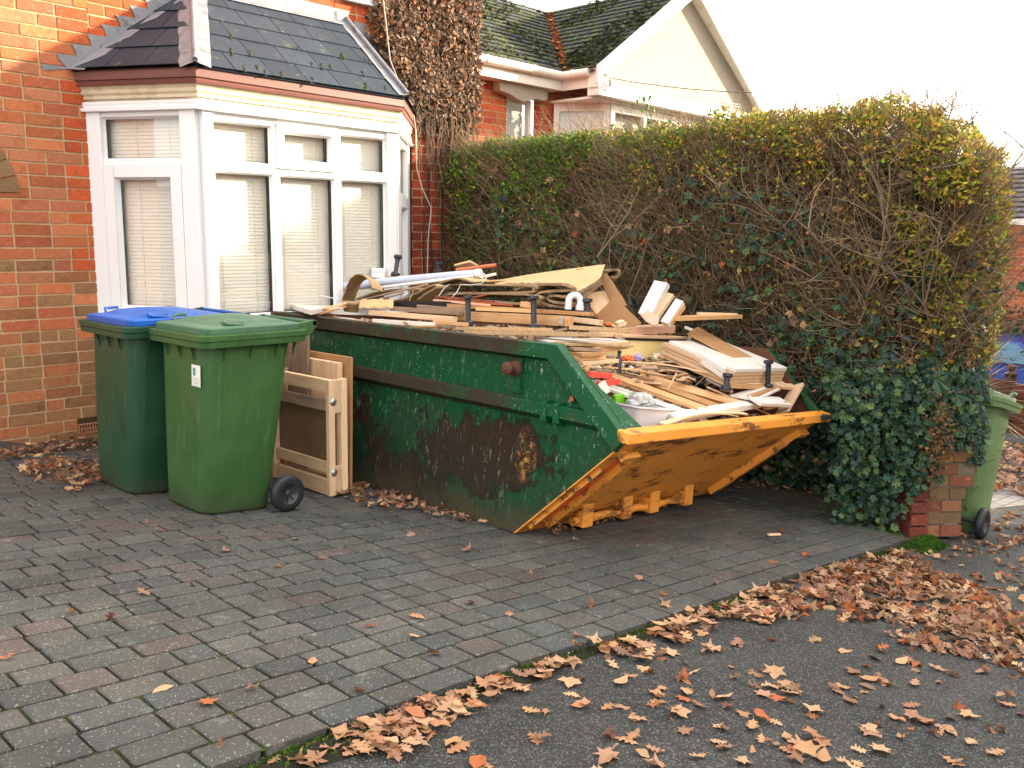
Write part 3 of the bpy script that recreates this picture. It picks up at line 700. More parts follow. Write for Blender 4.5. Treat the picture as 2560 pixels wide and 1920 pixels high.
# left abutment: apron and stepped flashing let into the courses
A_, B_ = V((2.40, WY - .012, EZ - .02)), V((3.36, WY - .012, TZ - .04))
sdn = face_dir(V((E0.x, WY, EZ)), T1, Ea)
mb.add([V((E0.x - .02, WY - .014, EZ + .0)), T1 + up * 1.2, T1 + sdn * .09 + N1 * 1.5, V((E0.x + .02, WY - .03, EZ + .012)) + sdn * .09], [(0, 3, 2, 1)])
x = E0.x - .18; k_ = (TZ - EZ) / (T1.x - E0.x)
z = math.floor((EZ - (-.32)) / .079) * .079 - .32 + .0
x = E0.x - .19
while z < TZ + .15:
    x1 = x + .079 / k_
    base_l, base_r = EZ + (x - E0.x) * k_, EZ + (x1 + .14 - E0.x) * k_
    pts = [(x - .0, z + .079), (x + .02, z + .04), (max(x + .05, E0.x - .02), max(EZ, base_l + .0)), (x1 + .16, max(EZ, base_r + .0)), (x1 + .10, z + .079)]
    mb.add([(px_, WY - .010 - rnd(0, .003), pz_) for px_, pz_ in pts], [tuple(range(5))])
    z += .079; x = x1
x = T2.x + .12; z = TZ + .02
while z > EZ - .05:
    mb.add([(x - .05, WY - .012, z), (x + .08, WY - .012, z), (x + .13, WY - .013, z - .1), (x + .0, WY - .011, z - .12)], [(0, 1, 2, 3)]); x += .079; z -= .079
mb.v = [tuple(HI @ V(p)) for p in mb.v]; mb.build('lead_flashing', M_LEAD, roof)
# moss cushions in the slate joints
mb = MB()
for i in range(22):
    u, v = rnd(.1, .98), random.choice([.0, .2, .4, .02, .2]) + rnd(-.01, .03); p = Ea.lerp(Eb, u).lerp(T1.lerp(T2, u), v); dn = (Ea - T1).normalized()
    for q in range(int(rnd(3, 12))):
        c = p - dn * rnd(-.04, .05) + V((rnd(-.006, .006), 0, .012)); s_ = rnd(.005, .011); k = rnd(.5, 1.2)
        mb.add([c + V((s_, 0, 0)), c + V((0, -s_, -s_)), c + V((-s_, 0, 0)), c + V((0, s_, s_)), c + V((0, -s_ * .6, s_ * .7))], [(0, 1, 4), (1, 2, 4), (2, 3, 4), (3, 0, 4)], 0, (.07 * k, .085 * k, .02 * k))
mb.v = [tuple(HI @ V(p)) for p in mb.v]; mb.build('roof_moss', M_MOSS, roof, kind='stuff')
# small white corner of an upstairs window board at the top edge
mb = MB(); mb.box(4.74, 5.12, WY - .06, WY - .005, 3.135, 3.3); hb(mb, 'upper_sill', M_UPVC)

# ------------------------------------------------------------------ dead creeper on the house corner
mb = MB()
def creeper_w(x, z):                                      # how thick the creeper hangs at this point of the wall
    top_l = 4.98 if z > 2.9 else 4.98 + (2.9 - z) * .62
    if x < top_l or x > 6.28: return 0
    edge = min((x - top_l) / .12, (6.30 - x) / .05, 1)
    low = 2.30 + .16 * mnoise.noise(V((x * 3, 0, 0))) - .18 * math.sin((x - 5.3) * 2.4)
    return max(0, edge) * max(0, min(1, (z - low) / .35 + .25))
leafshape = [(0, 0), (.35, .18), (.55, .55), (.22, .62), (.1, 1), (-.15, .68), (-.5, .6), (-.38, .2)]
def crumpled(mb, p, s, col, shp=leafshape, nrm=None, curl=.35, mi=0):
    if nrm is None: nrm = V((random.gauss(0, 1), random.gauss(0, 1), random.gauss(0, 1)))
    nrm = nrm.normalized(); t = nrm.orthogonal().normalized(); t = Matrix.Rotation(rnd(0, 6.28), 3, nrm) @ t; u = nrm.cross(t)
    vs = [p]; 
    for (x, y) in shp: vs.append(p + (t * x + u * (y - .5)) * s + nrm * s * curl * (rnd(-.5, .5) + (x * x) * 1.4))
    n = len(shp); mb.add(vs, [(0, i + 1, (i + 1) % n + 1) for i in range(n)], mi, col)
n = 0
CRC = [(.20, .115, .065), (.27, .155, .09), (.13, .075, .045), (.31, .19, .115), (.23, .155, .11), (.34, .15, .065), (.09, .055, .035), (.30, .21, .15)]
while n < 8500:
    x, z = rnd(4.95, 6.45), rnd(2.0, 3.7); w = creeper_w(x, z)
    if random.random() > w: continue
    d = rnd(.01, .10 + .05 * mnoise.noise(V((x * 3, z * 3, 0)))) * (.4 + w); k = rnd(.6, 1.3); c = random.choice(CRC)
    crumpled(mb, V((x, WY - .02 - d, z)), rnd(.02, .055), tuple(v * k for v in c), nrm=V((rnd(-1, 1), -1, rnd(-.8, .8)))); n += 1
for i in range(1500):
    x, z = 6.22 + rnd(0, .04), rnd(2.2, 3.8); k = rnd(.6, 1.3); crumpled(mb, V((x, WY + rnd(-.08, .5), z)), rnd(.02, .05), tuple(v * k for v in random.choice(CRC)))
crp = mb
creeper = empty('wall_creeper', Matrix.Translation((5.9, WY, -.6)), 'withered brown climbing creeper covering the house corner beside the bay roof', 'creeper')
CI = Matrix.Translation((-5.9, -WY, .6))
mb.v = [tuple(CI @ V(p)) for p in mb.v]; mb.build('foliage', M_DEAD, creeper)
mb = MB()
def wander(p, d, n, step, wob, up=V((0, 0, 0))):
    pts = [V(p)]; d = V(d).normalized()
    for i in range(n):
        d = (d + V((rnd(-wob, wob), rnd(-wob, wob), rnd(-wob, wob))) + up).normalized(); pts.append(pts[-1] + d * step)
    return pts
def wallstem(x0, z0, x1, z1, r0, r1, n=14, off=.02, wob=.02, c=(.11, .075, .05)):
    pts = []; ph = rnd(0, 6)
    for i in range(n + 1):
        t = i / n; pts.append((x0 + (x1 - x0) * t + math.sin(t * 9 + ph) * wob, WY - off - .02 * math.sin(t * 5 + ph) ** 2, z0 + (z1 - z0) * t))
    mb.tube(pts, [r0 + (r1 - r0) * i / n for i in range(n + 1)], 5, 0, c, caps=False)
for x0, x1 in ((5.75, 5.68), (5.86, 5.76), (5.95, 5.82), (6.05, 5.93), (5.82, 5.90), (6.0, 6.08), (5.68, 5.62)):
    wallstem(x0, -.4, x1, 2.4, rnd(.006, .011), .005, c=random.choice([(.05, .035, .028), (.16, .11, .075), (.10, .07, .05)]))
for i in range(130):
    x = rnd(5.45, 6.24); z = rnd(1.6, 2.5); wallstem(x, z, x + rnd(-.15, .15), z + rnd(.3, 1.1), .003, .0015, 8, rnd(.02, .13), .02, random.choice([(.22, .15, .10), (.12, .08, .055), (.30, .21, .14)]))
for i in range(90):
    x = rnd(5.2, 6.26); z = rnd(2.3, 3.6); wallstem(x, z, x + rnd(-.1, .2), z + rnd(-.3, .5), .003, .001, 8, rnd(.08, .17), .05, random.choice([(.28, .20, .14), (.16, .11, .08)]))
mb.v = [tuple(CI @ V(p)) for p in mb.v]; mb.build('stem', M_TWIG, creeper)
# a loose cable dropping down the wall in front of the creeper
mb = MB(); pts = [atY(*p, WY - .20) for p in ((958, 0), (975, 150), (1000, 215), (1030, 262), (1040, 330), (1042, 420), (1055, 470), (1078, 520), (1070, 600), (1068, 690), (1072, 800))]
mb.tube(pts, .0065, 6); mb.build('hanging_cable', M_ROPE if False else m_plain('pale_cable', (.45, .36, .27), .6, .1, 6), label='thin pale cable hanging down over the creeper to the right of the bay', cat='cable')

# ------------------------------------------------------------------ neighbouring house
NY = 7.75; GY = 7.09
nh = empty('gabled_house', Matrix.Translation((9, NY, -1)), 'neighbouring red brick house with mossy tiled roof and cream gable behind the hedge', 'house')
NI = Matrix.Translation((-9, -NY, 1))
def nb_(mb, name, mats, parent=nh, **k):
    mb.v = [tuple(NI @ V(p)) for p in mb.v]; return mb.build(name, mats, parent, **k)
NRED = [(.52, .09, .03), (.48, .08, .03), (.56, .12, .04), (.42, .06, .03), (.50, .14, .05)]
mb = MB(); brickwork(mb, (6.6, NY, -1), (1, 0, 0), (0, -1, 0), 3.1, 4.15, cols=lambda z, p: NRED, course=.077, bl=.23, holes=[(1.55, 2.04, 2.6, 3.90)])
brickwork(mb, (9.7, NY, -1), (1, 0, 0), (0, -1, 0), 3.0, 4.1, cols=lambda z, p: NRED, course=.077)
nb_(mb, 'wall', [M_BRICK, M_MORTAR])
# narrow stair window with a stone head
Mw = NI @ Matrix.Translation((8.15, NY + .07, 0))
mb = MB(); rectframe(mb, 0, .49, 1.6, 2.90, .055, -.03, .03); wnd = mb.build('window', M_WHITEPT, nh, Mw, bevel=.003)
mb = MB(); mb.add([(.05, 0, 1.65), (.44, 0, 1.65), (.44, 0, 2.85), (.05, 0, 2.85)], [(0, 1, 2, 3)]); mb.build('pane', M_GLASS, wnd)
mb = MB(); mb.add([(.0, .12, 1.6), (.49, .12, 1.6), (.49, .12, 2.90), (.0, .12, 2.90)], [(0, 1, 2, 3)]); mb.build('net_curtain', m_plain('pale_net', (.62, .72, .74), .8, .12, 3), wnd)
mb = MB(); mb.prism([(x * 1.022, 1.2 + (z - 1.2) * 1.034 if z < 3 else 3.16) for x, z in [(7.72, 2.86), (7.80, 2.85), (7.90, 2.84), (8.02, 2.80), (8.12, 2.78), (8.24, 2.81), (8.36, 2.84), (8.50, 2.83), (8.56, 2.86), (8.56, 3.12), (7.72, 3.12)]], 0, .12, M=Matrix.Translation((0, NY - .02, 0)) @ Matrix.Rotation(R(90), 4, 'X')); nb_(mb, 'window_head', M_RENDER, bevel=.006)
VX = 8.93; EZN = 3.20; RX = 11.02; RZ = 4.66; RY = 9.62
# eaves: soffit, fascia and gutter
mb = MB(); mb.box(6.4, VX, NY - .20, NY - .02, 3.03, 3.05); mb.box(6.4, VX, NY - .225, NY - .20, 3.03, 3.17); mb.box(VX - .0, VX + .025, GY - .05, NY - .20, 3.03, 3.17); nb_(mb, 'fascia', M_WHITEPT)
mb = MB(); mb.tube([(6.4, NY - .27, 3.20), (VX - .06, NY - .27, 3.20)], .055, 12); mb.tube([(VX - .06, NY - .28, 3.20), (VX - .06, GY - .04, 3.20)], .055, 12)
for x in (7.5, 8.3): mb.tube([(x, NY - .27, 3.20), (x + .03, NY - .27, 3.20)], .062, 12)
for y in (7.3,): mb.tube([(VX - .06, y, 3.20), (VX - .06, y - .03, 3.20)], .062, 12)
nb_(mb, 'gutter', M_GUTTER)
mb = MB()
def tilef(): k = rnd(.8, 1.2); return (k, k, k)
A, B = V((5.6, NY - .30, 3.23)), V((VX - .06, NY - .30, 3.23)); Dt, Ct = V((5.6, RY, RZ)), V((RX, RY, RZ))
slate_face(mb, A, B, Dt, Ct, 17, .15, th=.016, colf=tilef)
A2, B2 = V((VX - .09, GY - .12, 3.23)), V((VX - .09, NY - .30, 3.23)); D2, C2 = V((RX, GY - .12, RZ)), V((RX, RY, RZ))
slate_face(mb, B2, A2, C2, D2, 17, .15, th=.016, colf=tilef)
A3, D3 = V((13.13, GY - .12, 3.23)), V((RX, GY - .12, RZ)); mb.add([A3, (13.13, 11, 3.23), (RX, 11, RZ), D3], [(0, 1, 2, 3)], 0, (1, 1, 1))
slate_face(mb, A3, A3 + V((0, 4, 0)), D3, D3 + V((0, 4, 0)), 12, .2, th=.03, colf=tilef)
for q in ((A, B, Ct, Dt), (B2, A2, D2, C2)): mb.add([p - V((0, 0, .04)) for p in q], [(0, 1, 2, 3)], 0, (1, 1, 1))
nroof = nb_(mb, 'roof', [M_RTILE])
mb = MB()
for (a_, b_, c_, d_) in ((A, B, Ct, Dt), (B2, A2, D2, C2)):
    for i in range(2600):
        u, v = rnd(0, 1), rnd(.02, 1); q = a_.lerp(b_, u).lerp(d_.lerp(c_, u), v)
        if mnoise.noise(q * 1.6) < -.12: continue
        k = rnd(.5, 1.2); crumpled(mb, q + V((0, 0, rnd(.01, .035))), rnd(.03, .075), random.choice([(.07 * k, .085 * k, .028 * k), (.12 * k, .14 * k, .045 * k), (.05 * k, .055 * k, .045 * k)]), nrm=V((rnd(-.6, .6), rnd(-.6, .6), 1)))
mb.v = [tuple(NI @ V(p)) for p in mb.v]; mb.build('roof_moss', M_MOSS, nroof, kind='stuff')
mb = MB(); va, vb = V((VX - .07, NY - .32, 3.255)), V((RX, RY, RZ + .02))
for i in range(420):
    t = rnd(0, .93); 
    if mnoise.noise(V((t * 14, 0, 0))) > .28: continue
    p = va.lerp(vb, t) + V((rnd(-.05, .05), rnd(-.05, .05), rnd(.0, .03))); k = rnd(.6, 1.3); crumpled(mb, p, rnd(.04, .09), (.42 * k, .15 * k, .06 * k), nrm=V((rnd(-.5, .5), rnd(-.5, .5), 1)))
mb.v = [tuple(NI @ V(p)) for p in mb.v]; mb.build('valley_debris', M_DEAD, nroof, kind='stuff')
# gable
mb = MB(); zb = 3.02
mb.add([(8.98, GY, zb), (13.06, GY, zb), (13.06, GY, 3.2), (RX, GY, RZ - .10), (8.98, GY, 3.2)], [(0, 1, 2, 3, 4)]); nb_(mb, 'gable', M_RENDER)
def barge(mb, A, B, w, y0, y1):
    A, B = V(A), V(B); dn = V((0, 0, -w)); mb.hull8([A + dn, B + dn, B, A], [p + V((0, y1 - y0, 0)) for p in (A + dn, B + dn, B, A)])
mb = MB(); Y0, Y1 = GY - .17, GY - .13
barge(mb, (VX - .05, Y0, 3.26), (RX, Y0, RZ + .03), .20, Y0, Y1); barge(mb, (RX, Y0, RZ + .03), (13.15, Y0, 3.22), .20, Y0, Y1)
mb.hull8([V((VX + .05, Y0 + .04, 3.20)), V((RX, Y0 + .04, RZ - .16)), V((RX, GY, RZ - .16)), V((VX + .05, GY, 3.20))], [V((VX + .05, Y0 + .04, 3.225)), V((RX, Y0 + .04, RZ - .135)), V((RX, GY, RZ - .135)), V((VX + .05, GY, 3.225))])
mb.hull8([V((13.1, Y0 + .04, 3.18)), V((RX, Y0 + .04, RZ - .16)), V((RX, GY, RZ - .16)), V((13.1, GY, 3.18))], [V((13.1, Y0 + .04, 3.205)), V((RX, Y0 + .04, RZ - .135)), V((RX, GY, RZ - .135)), V((13.1, GY, 3.205))])
mb.box(VX - .04, VX + .10, Y0 + .003, GY, 3.02, 3.24)
nb_(mb, 'barge_board', M_WHITEPT)
mb = MB(); mb.box(VX - .02, 13.1, GY - .16, GY + .02, 2.93, 3.06); mb.box(VX, 13.08, GY - .12, GY - .005, 3.06, 3.10); mb.box(VX + .02, 13.0, GY - .02, NY, 2.90, 2.93); nb_(mb, 'gable_cornice', M_WHITEPT)
# its bay window under the gable
mb = MB()
pts = [(9.0, NY - .03), (9.0 + .42, GY + .06), (12.4, GY + .06), (12.8, NY)]
for (xa, ya), (xb, yb) in zip(pts, pts[1:]):
    U = V((xb - xa, yb - ya, 0)); L = U.length; Mx = Matrix.Translation((xa, ya, 0)) @ Matrix.Rotation(math.atan2(U.y, U.x), 4, 'Z')
    for (x0, x1, z0, z1) in ((0, .07, 1.2, 2.9), (L - .07, L, 1.2, 2.9), (.07, L - .07, 2.80, 2.9), (.07, L - .07, 1.2, 1.3)): mb.box(x0, x1, -.03, .03, z0, z1, 0, None, Mx)
    if L > 1:
        for k in (1, 2, 3): mb.box(L * k / 4 - .03, L * k / 4 + .03, -.03, .03, 1.3, 2.8, 0, None, Mx)
w2 = nb_(mb, 'bay_window', M_WHITEPT)
mb = MB()
for (xa, ya), (xb, yb) in zip(pts, pts[1:]): mb.add([NI @ V((xa, ya + .0, 1.3)), NI @ V((xb, yb, 1.3)), NI @ V((xb, yb, 2.8)), NI @ V((xa, ya, 2.8))], [(0, 1, 2, 3)])
mb.build('pane', M_GLASS, w2)
mb = MB()
for (xa, ya), (xb, yb) in zip(pts, pts[1:]): mb.add([NI @ V((xa, ya + .1, 1.3)), NI @ V((xb, yb + .1, 1.3)), NI @ V((xb, yb + .1, 2.8)), NI @ V((xa, ya + .1, 2.8))], [(0, 1, 2, 3)])
mb.build('net_curtain', m_plain('pale_net_curtain', (.60, .55, .44), .8, .12, 3), w2)
# service wires from a bracket on the gable foot
mb = MB(); s0 = atY(1526, 195, GY - .22)
def catenary(A, B, sag, n=24): return [A.lerp(B, i / n) - V((0, 0, sag * 4 * (i / n) * (1 - i / n))) for i in range(n + 1)]
mb.tube(catenary(s0, atY(1921, 232, 5.2), .04), .006, 5); mb.build('overhead_wire', M_CABLE, label='thin dark overhead wire running from the gable foot to the right', cat='wire')
mb = MB(); mb.tube(catenary(atY(1530, 205, GY - .2), atY(1850, 268, 6.6), .05), .011, 5); mb.tube(catenary(atY(1532, 201, GY - .2), atY(1850, 262, 6.6), .03), .008, 5); mb.build('overhead_wire', m_plain('grey_cable', (.35, .32, .28), .6, .1, 5), label='pair of grey cables slung low across the cream gable', cat='wire')
mb = MB(); b0 = atY(1520, 195, GY - .19)
mb.tube([b0 + V((-.05, 0, .05)), b0 + V((.06, 0, .02)), b0 + V((.07, 0, -.10)), b0 + V((-.02, 0, -.13))], .014, 6); mb.tube([b0 + V((.02, -.02, -.02)), b0 + V((.03, -.02, -.09))], .028, 8); mb.tube([b0 + V((-.1, 0, -.1)), b0 + V((-.02, -.02, -.16)), b0 + V((.06, 0, -.12))], .008, 6)
nb_(mb, 'wire_bracket', M_METAL)
# ------------------------------------------------------------------ hedge
random.seed(21)
def gzw(X): return -math.tan(T) * X
HT = 2.07
def hedge_top(y): return HT + .05 * mnoise.noise(V((y * 1.3, 3, 0))) - max(0, y - 4.8) * .02
def face_x(y, z):                                         # camera side face of the hedge
    s_ = 5.98 + .10 * mnoise.noise(V((y * .9, z * 1.1, 5))) + .04 * mnoise.noise(V((y * 4, z * 4, 5)))
    s_ -= .05 * max(0, 1 - abs(z - 1.1)) - max(0, .25 - z) * .22
    if y < 2.6: s_ += (2.6 - y) ** 2 * .10
    if z > 1.75: s_ += (z - 1.75) ** 2 * 1.0
    if y > 5.4 : s_ -= (y - 5.4) * .10
    return s_
HX1 = 6.92
def end_y(x, z):                                          # near end face
    s_ = 1.72 + .06 * mnoise.noise(V((x * 2, z * 2, 9)))
    s_ += max(0, x - 6.42) * .60; s_ += max(0, 6.25 - x) ** 2 * .9 + max(0, z - 1.35) ** 2 * .42 + max(0, .6 - z) * .10
    return s_
hedge = empty('hedge', Matrix.Translation((6.45, 4, -.68)), 'tall clipped hedge with bare brown twigs and sunlit leaves along its top', 'hedge')
HII = Matrix.Translation((-6.45, -4, .68))
def hbld(mb, name, m, par=hedge): mb.v = [tuple(HII @ V(p)) for p in mb.v]; return mb.build(name, m, par)
TW = [(.23, .155, .085), (.31, .215, .12), (.16, .11, .065), (.38, .27, .15), (.27, .16, .09), (.19, .14, .075), (.43, .32, .20)]
mb = MB()
def twig(p, d, L, r, seg=4, wob=.22, up=.0, c=None, n=3, side=0):
    c = c or random.choice(TW); k = rnd(.5, 1.15); pts = wander(p, d, seg, L / seg, wob, V((0, 0, up)))
    mb.tube(pts, [r * (1 - .65 * i / seg) for i in range(seg + 1)], n, 0, tuple(v * k for v in c), caps=False)
    return pts
# trunks and limbs
for i in range(20):
    y = 1.95 + i * .23 + rnd(-.05, .05); x = 6.42 + rnd(-.1, .15); p = V((x, y, gzw(x) - .05))
    pts = twig(p, (rnd(-.35, .1), rnd(-.35, .3), 1), rnd(1.5, 2.3), rnd(.014, .026), 9, .16, .05, (.17, .13, .085), 6)
    for q in pts[2:]:
        for k in range(3): 
            pp = twig(q, (rnd(-.35, .1), rnd(-.8, .8), rnd(.3, 1)), rnd(.4, .8), rnd(.005, .010), 6, .22, .06, (.22, .165, .105), 4)
            for s_ in pp[2:]: twig(s_, (rnd(-.6, .2), rnd(-.9, .9), rnd(-.2, 1)), rnd(.15, .35), rnd(.002, .0035), 4, .3)
# knotted limbs showing on the near part of the face
for (y, z, dy) in ((2.35, .55, .05), (2.55, .3, -.1), (2.2, .2, .12), (2.85, .5, -.05), (2.05, .7, .1), (3.2, .6, .1), (2.45, .75, -.16), (3.6, .7, -.1), (2.7, .9, .16), (2.15, 1.0, -.14)):
    pts = twig(V((face_x(y, z) + .06, y, z)), (-.05, dy * 4, 1), rnd(.7, 1.1), rnd(.009, .015), 8, .24, .02, (.30, .215, .13), 6)
    for q in pts[1:]:
        for k in range(2): twig(q, (rnd(-.5, -.1), rnd(-1, 1), rnd(.1, 1)), rnd(.2, .5), rnd(.003, .006), 5, .26, .04, (.30, .22, .14), 4)
# the twiggy skin
for i in range(16500):
    y = rnd(1.7, 6.5); z = rnd(-.35, 2.05); dens = 1 if z > .35 else .45
    if random.random() > dens: continue
    dep = abs(random.gauss(0, .10)); x = face_x(y, z) + dep + .02
    if x > 6.9 or y < end_y(x, z): continue
    fan = (rnd(-.55, .0), random.gauss(0, .55) + (.35 if y > 4 else 0), rnd(.1, 1.1) if random.random() < .8 else rnd(-.6, .3))
    twig(V((x, y, z)), fan, rnd(.14, .42), rnd(.0016, .0034) * (1.3 if y < 3.2 else 1.0), 4, .26, .03)
for i in range(5000):                                      # near end
    x = rnd(6.0, 6.9); z = rnd(-.3, 1.70); y = end_y(x, z) + abs(random.gauss(0, .08))
    twig(V((x, y, z)), (rnd(-.6, .6), rnd(-.8, 0), rnd(.1, 1)), rnd(.12, .32), rnd(.0016, .003), 4, .26, .03)
for i in range(3200):                                      # clipped shoots standing out of the top
    y = rnd(1.95, 6.5); x = rnd(6.0, 6.9); z = hedge_top(y) - .24 - max(0, 2.5 - y) ** 2 * 1.0 - max(0, 6.15 - x) * .6
    twig(V((x, y, z)), (rnd(-.35, .3), rnd(-.3, .3), 1), rnd(.12, .30) * (1.25 if random.random() < .06 else 1), rnd(.0018, .0032), 3, .14)
hbld(mb, 'branches', M_TWIG)
# inner mass, keeps the hedge opaque; dark colour stands for shade among twigs
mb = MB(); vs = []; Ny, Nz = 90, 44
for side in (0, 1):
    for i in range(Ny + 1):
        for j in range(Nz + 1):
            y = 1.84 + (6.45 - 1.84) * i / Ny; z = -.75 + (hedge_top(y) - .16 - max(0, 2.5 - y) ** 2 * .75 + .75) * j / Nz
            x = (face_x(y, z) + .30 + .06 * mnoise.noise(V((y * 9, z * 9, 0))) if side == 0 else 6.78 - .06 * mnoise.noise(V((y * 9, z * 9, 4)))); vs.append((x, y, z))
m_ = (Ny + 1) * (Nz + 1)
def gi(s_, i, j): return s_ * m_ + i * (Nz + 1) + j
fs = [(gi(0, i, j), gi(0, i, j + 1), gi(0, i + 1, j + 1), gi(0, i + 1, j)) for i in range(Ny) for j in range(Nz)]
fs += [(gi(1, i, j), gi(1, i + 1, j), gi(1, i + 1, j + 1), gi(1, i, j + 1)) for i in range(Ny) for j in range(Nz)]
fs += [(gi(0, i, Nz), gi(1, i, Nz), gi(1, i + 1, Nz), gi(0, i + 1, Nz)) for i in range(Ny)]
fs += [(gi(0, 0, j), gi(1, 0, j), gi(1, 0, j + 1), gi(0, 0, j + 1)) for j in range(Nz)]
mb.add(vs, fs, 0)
hbld(mb, 'inner_thicket', m_plain('thicket_shade', (.040, .030, .017), .95, .8, 26, .03, spec=.1))
# small oval leaves
mb = MB()
oval = [(-.0, -.5), (.24, -.2), (.26, .15), (0, .55), (-.26, .15), (-.24, -.2)]
def ovleaf(p, s, col, nrm): crumpled(mb, p, s, col, oval, nrm, .25)
GRN = [(.08, .20, .018), (.12, .26, .022), (.05, .13, .018), (.19, .32, .03), (.09, .16, .025)]
YEL = [(.52, .42, .04), (.60, .44, .06), (.36, .40, .035), (.62, .34, .07), (.40, .26, .05), (.26, .34, .03)]
def hleaf(x, y, z, s=None):
    yel = min(1, max(0, (5.2 - y) / 2.4)) * .80 + .08; k = rnd(.6, 1.3)
    c = random.choice(YEL if random.random() < yel else GRN)
    ovleaf(V((x, y, z)), s or rnd(.020, .040), tuple(v * k for v in c), V((rnd(-1, .4), rnd(-1, .6), rnd(-.3, 1))))
n = 0
while n < 26000:                                           # top band
    y = rnd(1.80, 6.5); x = rnd(5.95, 6.90); t = abs(random.gauss(0, .13)); top = hedge_top(y) - max(0, 2.45 - y) ** 2 * .75 - max(0, 6.2 - x) ** 2 * 1.4
    z = top + .05 - t + .10 * mnoise.noise(V((x * 5, y * 5, 0)))
    if mnoise.noise(V((x * 4, y * 4, z * 4))) < -.16 + (0 if y < 5.2 else -.3): continue
    hleaf(x, y, z); n += 1
n = 0
while n < 9500:                                            # upper face
    y = rnd(1.75, 6.5); z = 2.02 - abs(random.gauss(0, .20 + (.32 if y > 5.0 else 0)))
    lim = .05 if y < 5 else -.15
    if mnoise.noise(V((y * 3, z * 3, 2))) < lim: n += .3; continue
    hleaf(face_x(y, z) + rnd(-.07, .10), y, z); n += 1
for i in range(2600):                                      # sparse leaves over the whole face
    y = rnd(1.8, 6.4); z = rnd(.1, 1.9); hleaf(face_x(y, z) + rnd(-.06, .12), y, z, rnd(.016, .034))
n = 0
while n < 15000:                                           # near end, leafy
    x = rnd(6.05, 6.95); z = rnd(-.1, 1.72) if random.random() < .75 else rnd(1.0, 1.72); 
    if random.random() > (x - 5.9) * 1.5: continue
    hleaf(x + rnd(-.02, .06), end_y(x, z) + rnd(-.06, .14), min(z, hedge_top(2) - .02), rnd(.026, .052)); n += 1
for i in range(3800):
    y = 1.75 + abs(random.gauss(0, .32)); z = .35 + 1.5 * random.random() ** .7
    if mnoise.noise(V((y * 4, z * 4, 2))) < -.05: continue
    hleaf(face_x(y, z) + rnd(-.08, .10), max(y, end_y(6.1, z)), z, rnd(.024, .046))
hbld(mb, 'foliage', M_LEAFA)
# caught brown leaves in the twigs
mb = MB()
for i in range(130):
    y, z = rnd(1.8, 6), rnd(-.1, 1.9); k = rnd(.7, 1.2); crumpled(mb, V((face_x(y, z) - rnd(0, .05), y, z)), rnd(.04, .075), tuple(v * k for v in random.choice(LEAFC)), nrm=V((-1, rnd(-1, 1), rnd(-1, 1))))
hbld(mb, 'caught_leaf_litter', M_DEAD)['kind'] = 'stuff'
# a spray of wild shoots above the top
mb = MB(); base = V((6.25, 4.35, 2.0)); tp = twig(base, (-.05, .05, 1), .36, .004, 6, .1, .1, (.2, .18, .08))
for q in tp[1:]:
    for k in range(5):
        cc = random.choice(GRN) if q.y > 3.5 else random.choice(YEL)
        ovleaf(q + V((rnd(-.05, .05), rnd(-.05, .05), rnd(-.02, .03))), rnd(.035, .055), cc, V((rnd(-1, 1), -1, rnd(-1, 1))))
hbld(mb, 'tall_shoot', M_LEAFA)

# ------------------------------------------------------------------ brick pier and ivy
mb = MB()
PX, PYm = 5.69, 1.85
PMX = GM @ Matrix.Translation((PX, PYm, ASP)) @ Matrix.Rotation(R(-43), 4, 'Z') @ Matrix.Rotation(R(-5), 4, 'Y')
pier = empty('brick_pier', PMX, 'crumbling brick gate pier half buried in ivy at the end of the hedge', 'pier')
rows = 12
RDS = [(.22, .045, .028), (.17, .038, .026), (.20, .075, .04), (.21, .055, .03)]; BRS = [(.25, .15, .08), (.19, .12, .06), (.28, .13, .065), (.22, .075, .04), (.15, .11, .055)]; ORS = [(.34, .17, .07), (.36, .19, .085), (.32, .13, .055)]
for r in range(rows):
    z0 = r * .0785; off = (.02 if r == 3 else .035 if r == 4 else .055 if r > 4 else 0)
    pcs = [(-.012, .10, -.03, RDS)] if r < 4 else []
    wide = .225 if r < 4 else .26
    if r % 2: pcs += [(.112 + off * .3, .112 + wide * .5 + off, 0, BRS), (.118 + wide * .5 + off, .112 + wide + off, rnd(0, .012), BRS)]
    else: pcs += [(.112 + off * .3, .112 + wide * .38 + off, rnd(0, .01), BRS), (.118 + wide * .38 + off, .105 + wide + off, 0, BRS)]
    for a, b, yy, cl_ in pcs:
        c = random.choice(ORS if r > 5 else RDS if r == 5 else cl_); k = rnd(.8, 1.15)
        mb.box(a + rnd(-.004, .004), b + rnd(-.004, .004), yy + rnd(-.004, .004), .22, z0 + .006, z0 + .0725, 0, tuple(v * k for v in c))
for r in range(rows):
    off = (.02 if r == 3 else .035 if r == 4 else .055 if r > 4 else 0)
    mb.box((-.0 if r < 4 else .125 + off * .3), (.325 if r < 4 else .365) + off - .012, .010, .21, r * .0785 - .003, r * .0785 + .0785, 1)
mb.build('brickwork', [M_BRICK, m_plain('pale_lime_mortar', (.20, .165, .12), .95, .5, 30, .01)], pier)
ivyp = [(0, -.42), (.16, -.30), (.42, -.36), (.30, -.08), (.52, .10), (.22, .16), (0, .58), (-.22, .16), (-.52, .10), (-.30, -.08), (-.42, -.36), (-.16, -.30)]
IVC = [(.018, .058, .028), (.026, .075, .032), (.011, .038, .022), (.050, .110, .035), (.018, .052, .038), (.032, .070, .024), (.075, .13, .035), (.014, .045, .030)]
ivy = empty('ivy', Matrix.Translation((6.0, 2.2, -.62)), 'dark green ivy spreading over the foot of the hedge and the brick pier', 'ivy')
IVI = Matrix.Translation((-6.0, -2.2, .62))
mb = MB()
